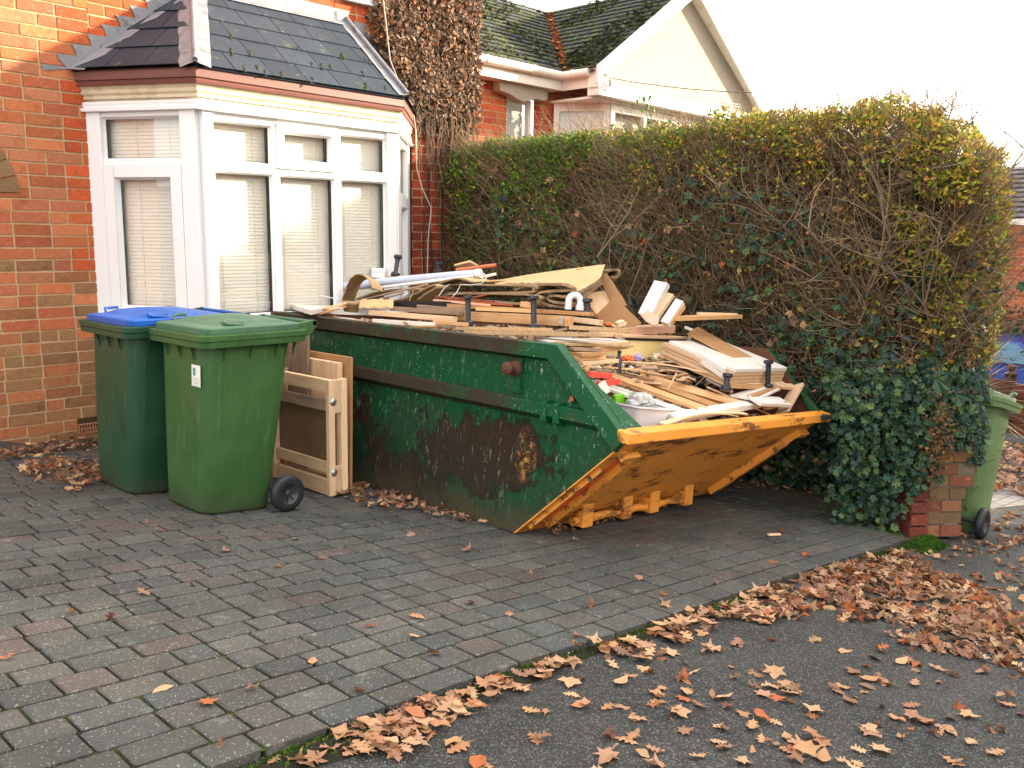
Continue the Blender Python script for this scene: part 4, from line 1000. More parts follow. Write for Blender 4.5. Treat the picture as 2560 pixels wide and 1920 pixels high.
def iv(p, s, nrm):
    k = rnd(.6, 1.35); c = random.choice(IVC); crumpled(mb, p, s, tuple(v * k for v in c), ivyp, nrm, .22)
n = 0
while n < 6000:
    y, z = 1.88 + 4.4 * random.random() ** 1.5, rnd(-.68, .75)
    lim = .14 + max(0, (3.1 - y)) * .42 + .30 * mnoise.noise(V((y * 1.6, z * 1.2, 7)))
    if z > lim - .08 and random.random() > .035: continue
    x = max(face_x(y, z) - rnd(-.03, .09), 5.80 + rnd(0, .05) if y > 2.1 else 5.6)
    iv(V((x, y, z)), random.choice([rnd(.022, .04), rnd(.035, .06), rnd(.05, .085)]), V((-1, rnd(-1.1, .5), rnd(-.5, .9)))); n += 1
cl = [(5.6, 1.35), (3.9, 1.05), (3.3, .8), (4.9, .55), (3.0, 1.25), (2.6, .65), (5.3, .6), (4.3, .35), (2.3, .5), (3.5, 1.5), (5.9, .5), (2.1, .9), (2.8, .4), (4.6, 1.0)]
for i in range(620):
    cy_, cz_ = random.choice(cl); y, z = random.gauss(cy_, .20), random.gauss(cz_, .12); iv(V((face_x(y, z) - rnd(0, .07), y, z)), rnd(.035, .075), V((-1, rnd(-.9, .3), rnd(-.2, .9))))
for i in range(1100):                                      # climbing the near end of the hedge
    x = 6.02 + abs(random.gauss(0, .28)); z = -.45 + abs(random.gauss(0, .75))
    if x > 6.75 or z > 1.25 or random.random() < max(0, z - .3): continue
    iv(V((x, end_y(x, z) - rnd(-.03, .06), z)), random.choice([rnd(.025, .04), rnd(.035, .065)]), V((rnd(-1, 0), -1, rnd(-.3, .9))))
# over the pier and round the near end
PW = PMX @ V((0, 0, 0))
n = 0
while n < 1700:
    u = max(rnd(-.46, -.3), .43 - abs(random.gauss(0, .42))); z = rnd(.0, 1.30)
    low = .05 if u < -.06 else (.26 if u < .06 else .38 if u < .14 else .54 if u < .26 else .44 if u > .38 else .60)
    low += .08 * mnoise.noise(V((u * 9, 0, 3)))
    if z < low or z > 1.02 + .16 * mnoise.noise(V((u * 7, 1, 3))): continue
    if u > .36 and z > 1.05 - .2 * (u - .36): continue
    y = .0 - .07 * math.sin(max(0, min(1, z)) * 3) + rnd(-.05, .16) + max(0, -u) * .30
    iv(PMX @ V((u, y, z)), rnd(.03, .068), (PMX.to_3x3() @ V((rnd(-.7, .7), -1, rnd(-.1, .8))))); n += 1
for s_ in ((.02, 1.02, .11), (.14, .93, .09), (.30, 1.05, .075), (.24, .80, .08)): iv(PMX @ V((s_[0], -.20, s_[1])), s_[2], PMX.to_3x3() @ V((-.2, -1, .3)))
mb.v = [tuple(IVI @ V(p)) for p in mb.v]; mb.build('foliage', M_IVY, ivy)
mb = MB()
for i in range(380):                                      # light brown seed heads and dead bits in the ivy near the pier
    p = PMX @ V((random.gauss(.10, .045), -.14 + rnd(-.03, .03), random.gauss(.62, .12))); k = rnd(.7, 1.3); crumpled(mb, p, rnd(.012, .028), tuple(v * k for v in (.20, .11, .045)))
for i in range(260):
    p = V((rnd(5.7, 6.3), rnd(1.6, 3), rnd(-.5, .5))); crumpled(mb, p, rnd(.03, .05), random.choice(CRC))
mb.v = [tuple(IVI @ V(p)) for p in mb.v]; mb.build('dead_sprig', M_DEAD, ivy, kind='stuff')
mb = MB()
for i in range(160):
    y, z = rnd(1.6, 3.4), rnd(-.4, .8); twig(V((face_x(y, z) - .04, y, z)), (rnd(-.5, 0), rnd(-1, 1), rnd(-.5, 1)), rnd(.15, .4), .002, 5, .3, 0, (.30, .24, .15))
mb.v = [tuple(IVI @ V(p)) for p in mb.v]; mb.build('stem', M_TWIG, ivy)

# ------------------------------------------------------------------ wheelie bins; local x front(0) -> hinge side, y width, z up
def rrect(x0, x1, y0, y1, r, n=5):
    pts = []
    for cx_, cy_, a0 in ((x1 - r, y0 + r, -90), (x1 - r, y1 - r, 0), (x0 + r, y1 - r, 90), (x0 + r, y0 + r, 180)):
        for i in range(n + 1): a = R(a0 + 90 * i / n); pts.append((cx_ + r * math.cos(a), cy_ + r * math.sin(a)))
    return pts
def loft(mb, rings, mi=0, M=None, smooth=True, cap0=True, cap1=True):
    n = len(rings[0]); vs = [p for r_ in rings for p in r_]
    mb.add(vs, [(i * n + j, i * n + (j + 1) % n, (i + 1) * n + (j + 1) % n, (i + 1) * n + j) for i in range(len(rings) - 1) for j in range(n)], mi, None, M, smooth)
    if cap0: mb.add(rings[0], [tuple(range(n - 1, -1, -1))], mi, None, M)
    if cap1: mb.add(rings[-1], [tuple(range(n))], mi, None, M)
def wheelie(M, mbody, mlid, label, sticker=False, lidlabel=None, D=.60, W=.56, HF=.885, HB=.955):
    t = empty('wheelie_bin', M, label, 'wheelie bin', 'wheelie bins')
    def hr(x, f=HF, b=HB): return f + (b - f) * x / D
    mb = MB()
    rings = []
    for (k, z) in ((0, 0), (0.015, .012), (.06, .02), (.5, .45), (1, 1)):
        ins = .065 * (1 - k); insb = .055 * (1 - k); e = .012 if z == 0 else 0
        x0, x1, y0, y1 = .0 + ins + e, D - .035 - insb - e, .012 + ins * .75 + e, W - .012 - ins * .75 - e
        rings.append([(x, y, z * hr(x) if z > .02 else z) for x, y in rrect(x0, x1, y0, y1, .080 + .01 * k)])
    loft(mb, rings, cap1=False)
    body = mb.build('body', mbody, t)
    # flared rim with stepped lip
    mb = MB(); rg = []
    for (e, dz) in ((-.012, -.070), (.040, -.060), (.044, -.032), (.040, -.029), (.048, -.026), (.050, .0), (.020, .004), (-.01, .002)):
        rg.append([(x, y, hr(x) + dz) for x, y in rrect(.0 - e, D + e * .5, .012 - e, W - .012 + e, .055)])
    loft(mb, rg, cap0=False, cap1=False, smooth=False); mb.build('rim', mbody, body)
    for (x, y, dx, dy) in ((.10, .012, 0, -1), (.25, .012, 0, -1), (.40, .012, 0, -1), (.50, .012, 0, -1), (0, .14, -1, 0), (0, .28, -1, 0), (0, .42, -1, 0)):
        z = hr(x) - .05; w = .0035; mb = MB()
        if dy: mb.prism([(0, 0), (-.028, 0), (0.003, -.085)], -w, w, M=Matrix.Translation((x, y, z)) @ Matrix(((0, 0, 1, 0), (1, 0, 0, 0), (0, 1, 0, 0), (0, 0, 0, 1))))
        else: mb.prism([(0, 0), (-.028, 0), (0.003, -.085)], -w, w, M=Matrix.Translation((x, y, z)) @ Matrix(((1, 0, 0, 0), (0, 0, 1, 0), (0, 1, 0, 0), (0, 0, 0, 1))))
        mb.build('gusset', mbody, body)
    # lid: shallow, rising to a hump, with hand recesses
    mb = MB(); lid = []
    def lz(x): return hr(x) + .005
    def hump(x):
        u = max(0, min(1, (x - .07) / .09)); w_ = max(0, min(1, (x - .36) / (D - .38))); return .034 + .030 * u * u * (3 - 2 * u) - .030 * w_ * w_ * (3 - 2 * w_)
    for (e, dz, k) in ((.018, .000, 0), (.020, .026, 0), (.012, .032, 0), (-.022, .035, .0), (-.055, .037, .9), (-.065, .038, 1.)):
        lid.append([(x, y, lz(x) + dz + k * max(0, hump(x) - .034)) for x, y in rrect(.0 - e, D - .01 + e * .4, .02 - e, W - .02 + e, .05)])
    loft(mb, lid, cap0=True, cap1=False, smooth=False)
    x0, x1, y0, y1 = .075, D - .085, .095, W - .095; gx, gy = 12, 6; vs = []
    ring6 = lid[-1]; c_ = (D / 2, W / 2)
    n6 = len(ring6); cen = (c_[0], c_[1], lz(c_[0]) + hump(c_[0]) + .010)
    mid = [(p[0] * .5 + c_[0] * .5, p[1] * .5 + c_[1] * .5, lz((p[0] + c_[0]) / 2) + hump((p[0] + c_[0]) / 2) + .006) for p in ring6]
    mb.add(list(ring6) + mid + [cen], [(j, (j + 1) % n6, n6 + (j + 1) % n6, n6 + j) for j in range(n6)] + [(n6 + j, n6 + (j + 1) % n6, 2 * n6) for j in range(n6)], 0, None, None, True)
    lidob = mb.build('lid', mlid, t, label=lidlabel)
    mb = MB()
    for (hx, hy, ang) in ((.17, .062, 0),):  # raised oval hand holds
        Mh = Matrix.Translation((hx, hy, lz(hx) + .047)) @ Matrix.Rotation(R(14), 4, 'X')
        o = rrect(-.062, .062, -.022, .022, .0215, 6); i1 = rrect(-.054, .054, -.015, .015, .0145, 6)
        loft(mb, [[(x, y, -.004) for x, y in o], [(x, y, .006) for x, y in o], [(x, y, .006) for x, y in i1], [(x, y, -.010) for x, y in i1]], 0, Mh, True, False, True)
    # a raised grip on the far edge
    mb.build('hand_hold', mlid, lidob); mb = MB(); mb.tube([(.10, W - .02, lz(.1) + .02), (.10, W + .01, lz(.1) + .055), (.17, W + .01, lz(.17) + .06), (.17, W - .02, lz(.17) + .02)], .010, 6)
    mb.build('lid_grip', mlid, lidob)
    # hinge brackets and handle bar
    for y in (.02, W - .045):
        mb = MB(); prof = [(-.09, -.055), (.02, -.050), (.075, -.015), (.105, .035), (.095, .052), (.075, .055), (-.09, .012)]
        mb.prism(prof, 0, .024, M=Matrix.Translation((D, y + .024, hr(D))) @ Matrix.Rotation(R(90), 4, 'X')); mb.build('hinge_bracket', mbody, t, bevel=.004)
    mb = MB(); mb.tube([(D + .085, .02, hr(D) + .038), (D + .085, W - .02, hr(D) + .038)], .014, 10); mb.build('handle', mlid, t)
    mb = MB(); mb.tube([(D - .07, .0, .10), (D - .07, W, .10)], .011, 8); mb.build('axle', M_HUB, t)
    for y, s_ in ((-.025, -1), (W - .005, 1)):
        wh = MB(); Mw_ = Matrix.Translation((D - .055, y, .10)) @ Matrix.Rotation(R(90), 4, 'X')
        tyre = [(.060, .024), (.080, .026), (.094, .020), (.100, .010), (.100, -.010), (.094, -.020), (.080, -.026), (.060, -.024)]
        wh.lathe(tyre, 32, 0, Mw_); o = wh.build('wheel', M_RUB, t)
        hbm = MB(); hbm.lathe([(.0, .014), (.016, .016), (.018, .010)], 16, 0, Mw_); hbm.lathe([(.062, .023), (.054, .024), (.052, .006), (.0, .004)], 28, 0, Mw_); hbm.lathe([(.062, -.023), (.054, -.024), (.052, -.006), (.0, -.004)], 28, 0, Mw_)
        for k in range(8): a = k * math.pi / 4; hbm.box(.012, .055, -.0025, .0025, .004, .014, 0, None, Mw_ @ Matrix.Rotation(a, 4, 'Z'))
        hbm.build('hub', M_HUB, o)
    if sticker:
        mb = MB(); sx = lambda z: .065 * (1 - z / .885) - .0018
        def st(y0, y1, z0, z1, off, mi): mb.add([(sx(z0) - off, y1, z0), (sx(z0) - off, y0, z0), (sx(z1) - off, y0, z1), (sx(z1) - off, y1, z1)], [(0, 1, 2, 3)], mi)
        st(.075, .165, .665, .775, 0, 0)
        st(.125, .15, .72, .76, .001, 1)
        for q in range(4): st(.085, .155, .705 - q * .012, .708 - q * .012, .001, 2)
        mb.build('sticker', [M_STICK, M_STICKG, M_STICKT], t)
    return t
BINM = lambda a, b, rz=0, tilt=0: GM @ Matrix.Translation((a, b, .0)) @ Matrix.Rotation(R(rz), 4, 'Z')
wheelie(BINM(2.105, 4.10), M_BIN, M_LID, 'green wheelie bin with dusty green lid, nearest the skip, white sticker on its side', True, D=.55, W=.56, HF=.93, HB=.985)
wheelie(BINM(1.985, 4.68, -1), M_BIN2, M_LIDB, 'dark green wheelie bin with a bright blue lid, standing against the brick wall side', False, 'bright blue lid', D=.60, W=.60, HF=.925, HB=.985)
B3 = gnd(2440, 1342)
wheelie(GM @ Matrix.Translation((6.60, 2.06, ASP)) @ Matrix.Rotation(R(180), 4, 'Z'), M_BIN3, bin_mat('lid_pale_green', (.20, .27, .18), .5), 'pale green wheelie bin standing by itself beyond the brick pier on the right', False, D=.50, W=.50, HF=.86, HB=.92)
# ------------------------------------------------------------------ the skip (a across, b lengthwise towards the house, h up)
random.seed(5)
skip = empty('skip', SKM, 'large green builders skip with an orange drop end, heaped full of wood and rubbish', 'skip')
SW, SB = 2.20, 2.05                                        # width at top and at base
BF, BR, HR_ = -.235, 2.34, 1.03                             # rim from BF to BR
LB, LH = -.70, .63                                         # lip
RB = 1.62                                                  # rear foot of the sloping end
TH = .006
sidepoly = [(0, 0), (RB, 0), (BR, HR_), (BF, HR_), (LB, LH)]
def side_a(far, h): return (SB + (SW - SB) * h / HR_) if far else 0
for far in (0, 1):
    mb = MB(); s_ = TH if not far else -TH
    o = [(side_a(far, h), b, h) for b, h in sidepoly]; i = [(a + s_, b, h) for a, b, h in o]; n = len(o)
    mb.add(o, [tuple(range(n))], 0); mb.add(i, [tuple(range(n))[::-1]], 1); mb.add(o + i, [(k, (k + 1) % n, (k + 1) % n + n, k + n) for k in range(n)], 0)
    sd_ = mb.build('side_panel', [M_SKS, M_SKI], skip)
    sg = -1 if not far else 1
    def rail(mb, p, q, w, d, chamf=.018):                  # rail along p->q on the side; w height downwards, d depth outwards
        P_, Q_ = V((0, *p)), V((0, *q)); u = (Q_ - P_).normalized(); dn = V((0, u.z, -u.y)) if u.y > 0 else V((0, -u.z, u.y))
        def cs(c): a = side_a(far, c.z); return [V((a, c.y, c.z)), V((a + sg * d, c.y, c.z)) + V((0, 0, -.006)), V((a + sg * d, c.y, c.z)) + dn * (w - chamf), V((a, c.y, c.z)) + dn * w]
        mb.hull8(cs(P_), cs(Q_))
    mb = MB(); rail(mb, (BF + .005, HR_), (BR - .02, HR_), .098, .052); mb.build('top_rail', M_SKR, skip, bevel=.003)
    mb = MB(); rail(mb, (LB + .0, LH - .005), (BF, HR_ + .001), .115, .054); mb.build('sloping_rail', M_SKR, skip, bevel=.003)
    mb = MB(); rail(mb, (-.53, .722), (1.96, .756), .098, .045, .03); mb.build('mid_rail', M_SKR, skip, bevel=.003)
    mb = MB(); a = side_a(far, .85)
    mb.hull8([(a, .015, .93), (a, .10, .93), (a, .10, .75), (a, .015, .75)][::-1], [(a + sg * .022, .02, .93), (a + sg * .022, .095, .93), (a + sg * .022, .095, .75), (a + sg * .022, .02, .75)][::-1])
    mb.build('stiffener', M_SKR, skip, bevel=.002); mb = MB()
    mb.hull8([(a, -.16, .62), (a, -.20, .62), (a, -.20, .74), (a, -.16, .74)], [(a + sg * .052, -.16, .63), (a + sg * .052, -.20, .63), (a + sg * .052, -.20, .735), (a + sg * .052, -.16, .735)])
    mb.build('rail_bracket', M_SKR, skip, bevel=.002); mb = MB()
    mb.hull8([(a, -.245, .615), (a, -.285, .61), (a, -.285, .735), (a, -.245, .735)], [(a + sg * .050, -.245, .63), (a + sg * .050, -.285, .63), (a + sg * .050, -.285, .73), (a + sg * .050, -.245, .73)])
    mb.build('rail_bracket', M_SKR, skip, bevel=.002)
    mb = MB(); Mp = Matrix.Translation((a + sg * .02, .058, .875)) @ Matrix.Rotation(R(90), 4, 'Y')
    if not far: mb.lathe([(.0, -.075), (.034, -.075), (.036, -.060), (.021, -.056), (.021, -.012), (.040, -.010), (.040, .01)], 18, 0, Mp)
    else: mb.lathe([(.0, .075), (.034, .075), (.036, .060), (.021, .056), (.021, .012), (.040, .010), (.040, -.01)], 18, 0, Mp)
    mb.build('lifting_pin', M_SKI, skip)
# floor, rear sloping end
mb = MB(); mb.box(0.01, SB - .01, 0, RB, .0, .006)
mb.hull8([(0, RB, 0), (SB, RB, 0), (SW, BR, HR_), (0, BR, HR_)], [(0, RB - .01, .006), (SB, RB - .01, .006), (SW, BR - .01, HR_), (0, BR - .01, HR_)]); mb.box(-.052, SW + .052, BR - .02, BR + .04, HR_ - .098, HR_)
mb.build('rear_end', [M_SKI], skip)
# orange drop end: plate from the foot to the lip
D_ = V((0, LB, LH)); u = D_.normalized(); nn = V((0, -u.z, u.y))     # outward (towards the viewer and down)
nn = V((0, -u.z, u.y)) * 1.0
if nn.z > 0: nn = -nn
def PL(a, t, off=0): p = V((a, 0, 0)) + u * t + nn * off; return p    # t distance along plate from the foot
PLn = D_.length
mb = MB(); mb.hull8([PL(0, 0), PL(SB, 0), PL(SW * .985, PLn), PL(0, PLn)], [PL(0, 0, .006), PL(SB, 0, .006), PL(SW * .985, PLn, .006), PL(0, PLn, .006)]); endp = mb.build('drop_end', M_SKY, skip)
mb = MB()
mb.hull8([(-.054, LB - .022, LH - .034), (SW + .015, LB - .022, LH - .034), (SW + .015, LB - .022, LH + .018), (-.054, LB - .022, LH + .018)], [(-.054, LB + .045, LH - .03), (SW + .015, LB + .045, LH - .03), (SW + .015, LB + .055, LH + .032), (-.054, LB + .055, LH + .032)])
mb.build('lip', M_SKY, skip, bevel=.006)
# green to orange corner gussets inside the lip
for a, s_ in ((0, 1), (SW, -1)):
    mb = MB(); mb.hull8([(a, LB + .05, LH + .033), (a + s_ * .15, LB + .05, LH + .033), (a, LB + .30, LH + .26), (a, LB + .30, LH + .26)], [(a, LB + .05, LH + .027), (a + s_ * .15, LB + .05, LH + .027), (a, LB + .30, LH + .25), (a, LB + .30, LH + .25)]); mb.build('corner_gusset', M_SKR, skip)
# runner channels down both edges, with red paint inside
for a0, s_ in ((.02, 1), (SB - .03, -1)):
    mb = MB(); e = .10 * 0
    def strip(x0, x1, t0, t1, h0, h1): 
        xa, xb = a0 + s_ * x0, a0 + s_ * x1; k = lambda t, x: x + (SW - SB) * .9 * (t / PLn) * (1 if s_ < 0 else 0)
        mb.hull8([PL(k(t0, xa), t0, h0), PL(k(t0, xb), t0, h0), PL(k(t1, xb), t1, h0), PL(k(t1, xa), t1, h0)], [PL(k(t0, xa), t0, h1), PL(k(t0, xb), t0, h1), PL(k(t1, xb), t1, h1), PL(k(t1, xa), t1, h1)])
    strip(.150, .162, .08, .80, .006, .048); strip(.015, .027, .08, .66, .006, .030); strip(.035, .165, .78, .815, .006, .050)
    mb.build('runner_channel', M_SKY, endp)
    mb = MB(); strip(.095, .148, .12, .775, .0065, .010); mb.build('red_paint', M_RED, endp)
# four hook lugs and their bar
LG = [.425, .80, 1.085, 1.475]
for a in LG:
    mb = MB(); mb.box(a - .045, a + .045, -.165, -.145, .008, .185); mb.box(a - .055, a + .055, -.185, -.060, .180, .194)
    mb.box(a - .045, a - .035, -.145, -.02, .010, .10); mb.box(a + .035, a + .045, -.145, -.02, .010, .10); mb.build('hook_lug', M_SKY, skip, bevel=.003)
for a0, a1 in zip([LG[0] - .09] + LG, LG + [LG[-1]]):
    if a1 - a0 < .02: continue
    mb = MB(); mb.tube([(a0 + (.045 if a0 > LG[0] - .01 else 0), -.125, .040), ((a0 + a1) / 2, -.122, .045 + rnd(-.004, .006)), (a1 - .045, -.125, .040)], .024, 10); mb.build('hook_bar', M_SKY, skip)
mb = MB(); mb.box(.0, .012, -.004, 1.55, -.004, .0); 

# ------------------------------------------------------------------ pine frame and boards leaning between the bin and the skip
FM = GM @ Matrix.Translation((3.0, 4.23, .006)) @ Matrix.Rotation(R(-5.5), 4, 'Y')   # x across (towards skip), y back, z up
def fr_box(mb, x0, x1, y0, y1, z0, z1): mb.box(x0, x1, y0, y1, z0, z1)
t = empty('bed_end', FM, 'pale pine bed side frame standing on end between the green bin and the skip', 'wooden frame')
FH, FL = .69, .62
def woodpart(name, x0, x1, y0, y1, z0, z1, mat, par, bev=.004, vert=False):
    mb = MB(); L = (x1 - x0, y1 - y0, z1 - z0); k = L.index(max(L)); c = ((x0 + x1) / 2, (y0 + y1) / 2, (z0 + z1) / 2)
    h = [v / 2 for v in L]; o = [h[k]] + [h[q] for q in range(3) if q != k]
    mb.box(-o[0], o[0], -o[1], o[1], -o[2], o[2])
    Rm = {0: Matrix.Identity(4), 1: Matrix(((0, 1, 0, 0), (1, 0, 0, 0), (0, 0, 1, 0), (0, 0, 0, 1))), 2: Matrix(((0, 1, 0, 0), (0, 0, 1, 0), (1, 0, 0, 0), (0, 0, 0, 1)))}[k]
    return mb.build(name, mat, par, Matrix.Translation(c) @ Rm, bevel=bev)
for x0 in (0, .088):
    woodpart('post', x0, x0 + .042, 0, .034, 0, FH, M_PINEP, t); woodpart('post', x0, x0 + .042, FL - .034, FL, 0, FH, M_PINEP, t)
for z0, z1 in ((0, .095), (FH - .075, FH)): woodpart('rail', .004, .036, .034, FL - .034, z0, z1, M_PINEP, t)
woodpart('rail', .092, .124, .034, FL - .034, .0, .085, M_PINEP, t)
woodpart('crossbar', .012, .030, .034, FL - .034, FH - .19, FH - .12, M_GREYW, t); woodpart('crossbar', .012, .030, .034, FL - .034, .13, .20, M_PINEP, t)
woodpart('end_block', .004, .126, .002, .030, FH - .20, FH - .002, M_PINEP, t, .006); woodpart('end_block', .004, .126, .002, .030, .002, .175, M_PINEP, t, .006)
woodpart('backing_panel', .040, .046, .034, FL - .02, .17, FH - .13, M_PANEL, t)
for z in (.14, FH - .13):
    mb = MB(); mb.lathe([(0, .008), (.010, .007), (.022, .002), (.022, -.001)], 14, 0, Matrix.Translation((.030, -.001, z)) @ Matrix.Rotation(R(90), 4, 'X')); mb.build('metal_fitting', M_METAL, t)
def board(name, label, cat, M, dims, mat, group=None, bev=.002):
    mb = MB(); a, b, c = dims; mb.box(-a / 2, a / 2, -b / 2, b / 2, -c / 2, c / 2); return mb.build(name, mat, None, M, bevel=bev, label=label, cat=cat, group=group)
LZ = Matrix.Rotation(R(90), 4, 'Y')
board('chipboard_sheet', 'brown hardboard sheet standing upright behind the pine frame', 'board', GM @ Matrix.Translation((3.165, 4.60, .405)) @ Matrix.Rotation(R(-4.5), 4, 'Y') @ LZ, (.84, .62, .018), M_HARD)
board('plywood_sheet', 'short thick plywood piece wedged behind the pine frame', 'board', GM @ Matrix.Translation((3.125, 4.66, .385)) @ Matrix.Rotation(R(-4.5), 4, 'Y') @ LZ, (.80, .62, .04), M_PINEP)
board('chipboard_sheet', 'grey-brown chipboard sheet rising highest behind the green bin', 'board', GM @ Matrix.Translation((3.07, 4.86, .475)) @ Matrix.Rotation(R(-4), 4, 'Y') @ LZ, (.95, .50, .02), M_GREYW)

# ------------------------------------------------------------------ the far side: fence, car, house, spiky plant
def gfar(a, b, h=0): return GM @ V((a, b, ASP + gz(a) + h))
fA, fB = gfar(12.5, 1.8), gfar(13.9, 4.0)
fence = empty('board_fence', Matrix.Translation(fA), 'dark brown close-boarded fence with ball-topped post across the far driveway', 'fence')
dF = (fB - fA); angF = math.atan2(dF.y, dF.x); LF = math.hypot(dF.x, dF.y); FMx = Matrix.Rotation(angF, 4, 'Z')
mb = MB(); x = 0
while x < LF: mb.box(x, x + .118, rnd(-.004, .004), .02, .02, .70 + rnd(-.01, .01)); x += .122
mb.build('boards', M_FENCE, fence, FMx)
mb = MB(); mb.box(0, LF, .02, .06, .2, .28); mb.box(0, LF, .02, .06, .52, .60); mb.build('rail', M_FENCE, fence, FMx)
px_ = atY(2503, 985, 0.01) if False else None
for q in (.55, 1.7):
    mb = MB(); mb.box(q - .05, q + .05, -.05, .05, 0, .80); mb.lathe([(.0, .94), (.035, .93), (.05, .895), (.035, .855), (.03, .84), (.075, .825), (.075, .79), (0, .79)], 14, 0, Matrix.Translation((q, 0, 0))); mb.build('post', M_FENCE, fence, FMx)
# blue car parked beyond the fence
cP = gfar(18.3, 4.9)
car = empty('parked_car', Matrix.Translation((cP.x, cP.y, cP.z + .05)) @ Matrix.Rotation(R(100), 4, 'Z') @ Matrix.Diagonal((.9, .9, .88, 1)), 'blue parked car half hidden behind the hedge and the brown fence', 'car')
prof = [(-2.0, .35), (-2.05, .60), (-1.98, .86), (-1.25, .98), (-.70, 1.42), (-.2, 1.50), (.7, 1.49), (1.3, 1.36), (1.85, .98), (2.05, .90), (2.08, .55), (2.0, .35)]
mb = MB(); rg = []
for yy, k in ((-.84, .0), (-.86, .3), (-.80, 1), (.80, 1), (.86, .3), (.84, 0)):
    rg.append([(x, yy * (1 if z < 1.0 else (1 - .16 * min(1, (z - 1) / .5))), z) for x, z in prof])
n = len(prof); vs = [p for r_ in rg for p in r_]
mb.add(vs, [(i * n + j, i * n + (j + 1) % n, (i + 1) * n + (j + 1) % n, (i + 1) * n + j) for i in range(len(rg) - 1) for j in range(n)], 0); mb.add(rg[0], [tuple(range(n))]); mb.add(rg[-1], [tuple(range(n))[::-1]])
mb.build('body', M_CAR, car, bevel=.02)
for yy in (-1, 1):
    for pane_ in ([(-1.02, .99), (-.62, 1.38), (-.05, 1.42), (-.05, .99)], [(.05, .99), (.05, 1.42), (.62, 1.41), (.72, .99)], [(.80, .99), (.72, 1.39), (1.18, 1.30), (1.52, 1.0)]):
        mb = MB(); f = lambda z: yy * (.86 * (1 if z < 1.0 else (1 - .16 * min(1, (z - 1) / .5))) + .006); mb.add([(x, f(z), z) for x, z in pane_], [(0, 1, 2, 3)]); mb.build('side_window', M_CARGL, car)
mb = MB(); mb.add([(-1.24, -.66, 1.0), (-1.24, .66, 1.0), (-.73, .62, 1.42), (-.73, -.62, 1.42)], [(0, 1, 2, 3)]); mb.build('windscreen', M_CARGL, car)
for x in (-1.3, 1.35):
    for yy in (-.80, .80):
        mb = MB(); mb.lathe([(.0, .08), (.19, .08), (.2, .10), (.31, .09), (.32, .0), (.31, -.09), (0, -.09)], 24, 0, Matrix.Translation((x, yy, .30)) @ Matrix.Rotation(R(90), 4, 'X')); mb.build('wheel', M_RUB, car)
# far brick house
fh = gfar(19.5, 2.4)
FHM = Matrix.Translation((fh.x, fh.y, fh.z + .75)) @ Matrix.Rotation(R(-4), 4, 'Z')
farh = empty('terraced_house', FHM, 'distant brick house with grey tiled roof at the right edge of the picture', 'house')
mb = MB(); brickwork(mb, (0, 0, -.9), (0, -1, 0), (-1, 0, 0), 7, 3.65, cols=[(.48, .13, .06), (.44, .11, .05), (.52, .16, .08)], holes=[(-.4, .5, 1.7, 3.4)]); 
brickwork(mb, (0, 3.4, -.9), (0, -1, 0), (-1, 0, 0), 3.39, 3.65, cols=[(.48, .13, .06), (.44, .11, .05), (.52, .16, .08)], holes=[(2.3, 3.4, 1.7, 3.2)])
mb.build('wall', [M_BRICK, M_MORTAR], farh)
mb = MB(); slate_face(mb, (-.35, 3.6, 2.75), (-.35, -7, 2.75), (2.2, 3.6, 3.9), (2.2, -7, 3.9), 11, .3, th=.03, colf=tilef); mb.add([(-.3, 3.6, 2.73), (-.3, -7, 2.73), (2.2, -7, 3.86), (2.2, 3.6, 3.86)], [(0, 1, 2, 3)]); mb.build('roof', M_RTILE2, farh)
mb = MB(); mb.box(-.42, -.30, -7, 3.6, 2.62, 2.74); mb.build('gutter', M_WHITEPT, farh)
mb = MB(); rectframe(mb, 0, 1.1, .8, 2.3, .07, -.05, .03); mb.box(.52, .58, -.03, .03, .87, 2.23); wf = mb.build('window', M_WHITEPT, farh, Matrix.Translation((.0, 1.1, 0)) @ Matrix.Rotation(R(-90), 4, 'Z'))
mb = MB(); mb.add([(.07, .0, .87), (1.03, .0, .87), (1.03, .0, 2.23), (.07, .0, 2.23)], [(0, 1, 2, 3)]); mb.build('pane', M_CARGL, wf)
# garden shrubs in front of that house
mb = MB(); sp = gfar(19.2, 5.3, .7)
for i in range(3800):
    p = V((random.gauss(0, .8), random.gauss(0, .8), abs(random.gauss(0, .45)) + .3)); k = rnd(.5, 1.4); crumpled(mb, p, rnd(.05, .1), (.045 * k, .10 * k, .045 * k), oval)
shrub = mb.build('shrub', M_LEAFA, None, Matrix.Translation((sp.x, sp.y, sp.z)), label='grey-green garden bush above the blue car', cat='bush')
# spiky grass plant behind the bin
mb = MB(); base = V((6.75, 1.95, .10)); gc = [(.62, .60, .50), (.50, .52, .40), (.68, .64, .54), (.40, .44, .28)]
for i in range(80):
    el = rnd(-25, 75); az = rnd(-75, 60); d = V((math.cos(R(el)) * math.cos(R(az)), math.cos(R(el)) * math.sin(R(az)), math.sin(R(el)))); L = rnd(.35, .85); pts = []
    for k in range(7): t_ = k / 6; pts.append(base + d * L * t_ - V((0, 0, .22 * t_ * t_ * L)))
    s_ = d.cross(V((0, 0, 1))).normalized() * .009; vs = []
    for k, p in enumerate(pts): w = 1 - k / 6.3; vs += [p - s_ * w, p + s_ * w + V((0, 0, .002))]
    mb.add(vs, [(2 * k, 2 * k + 1, 2 * k + 3, 2 * k + 2) for k in range(6)], 0, random.choice(gc))
BI = Matrix.Translation(-base); mb.v = [tuple(BI @ V(p)) for p in mb.v]
mb.build('spiky_plant', m_attr('blade_leaf', .5, 20, .2, 0, trans=.3), None, Matrix.Translation(base), label='spiky plant with long thin pale blades sticking out above the pale green bin', cat='plant')
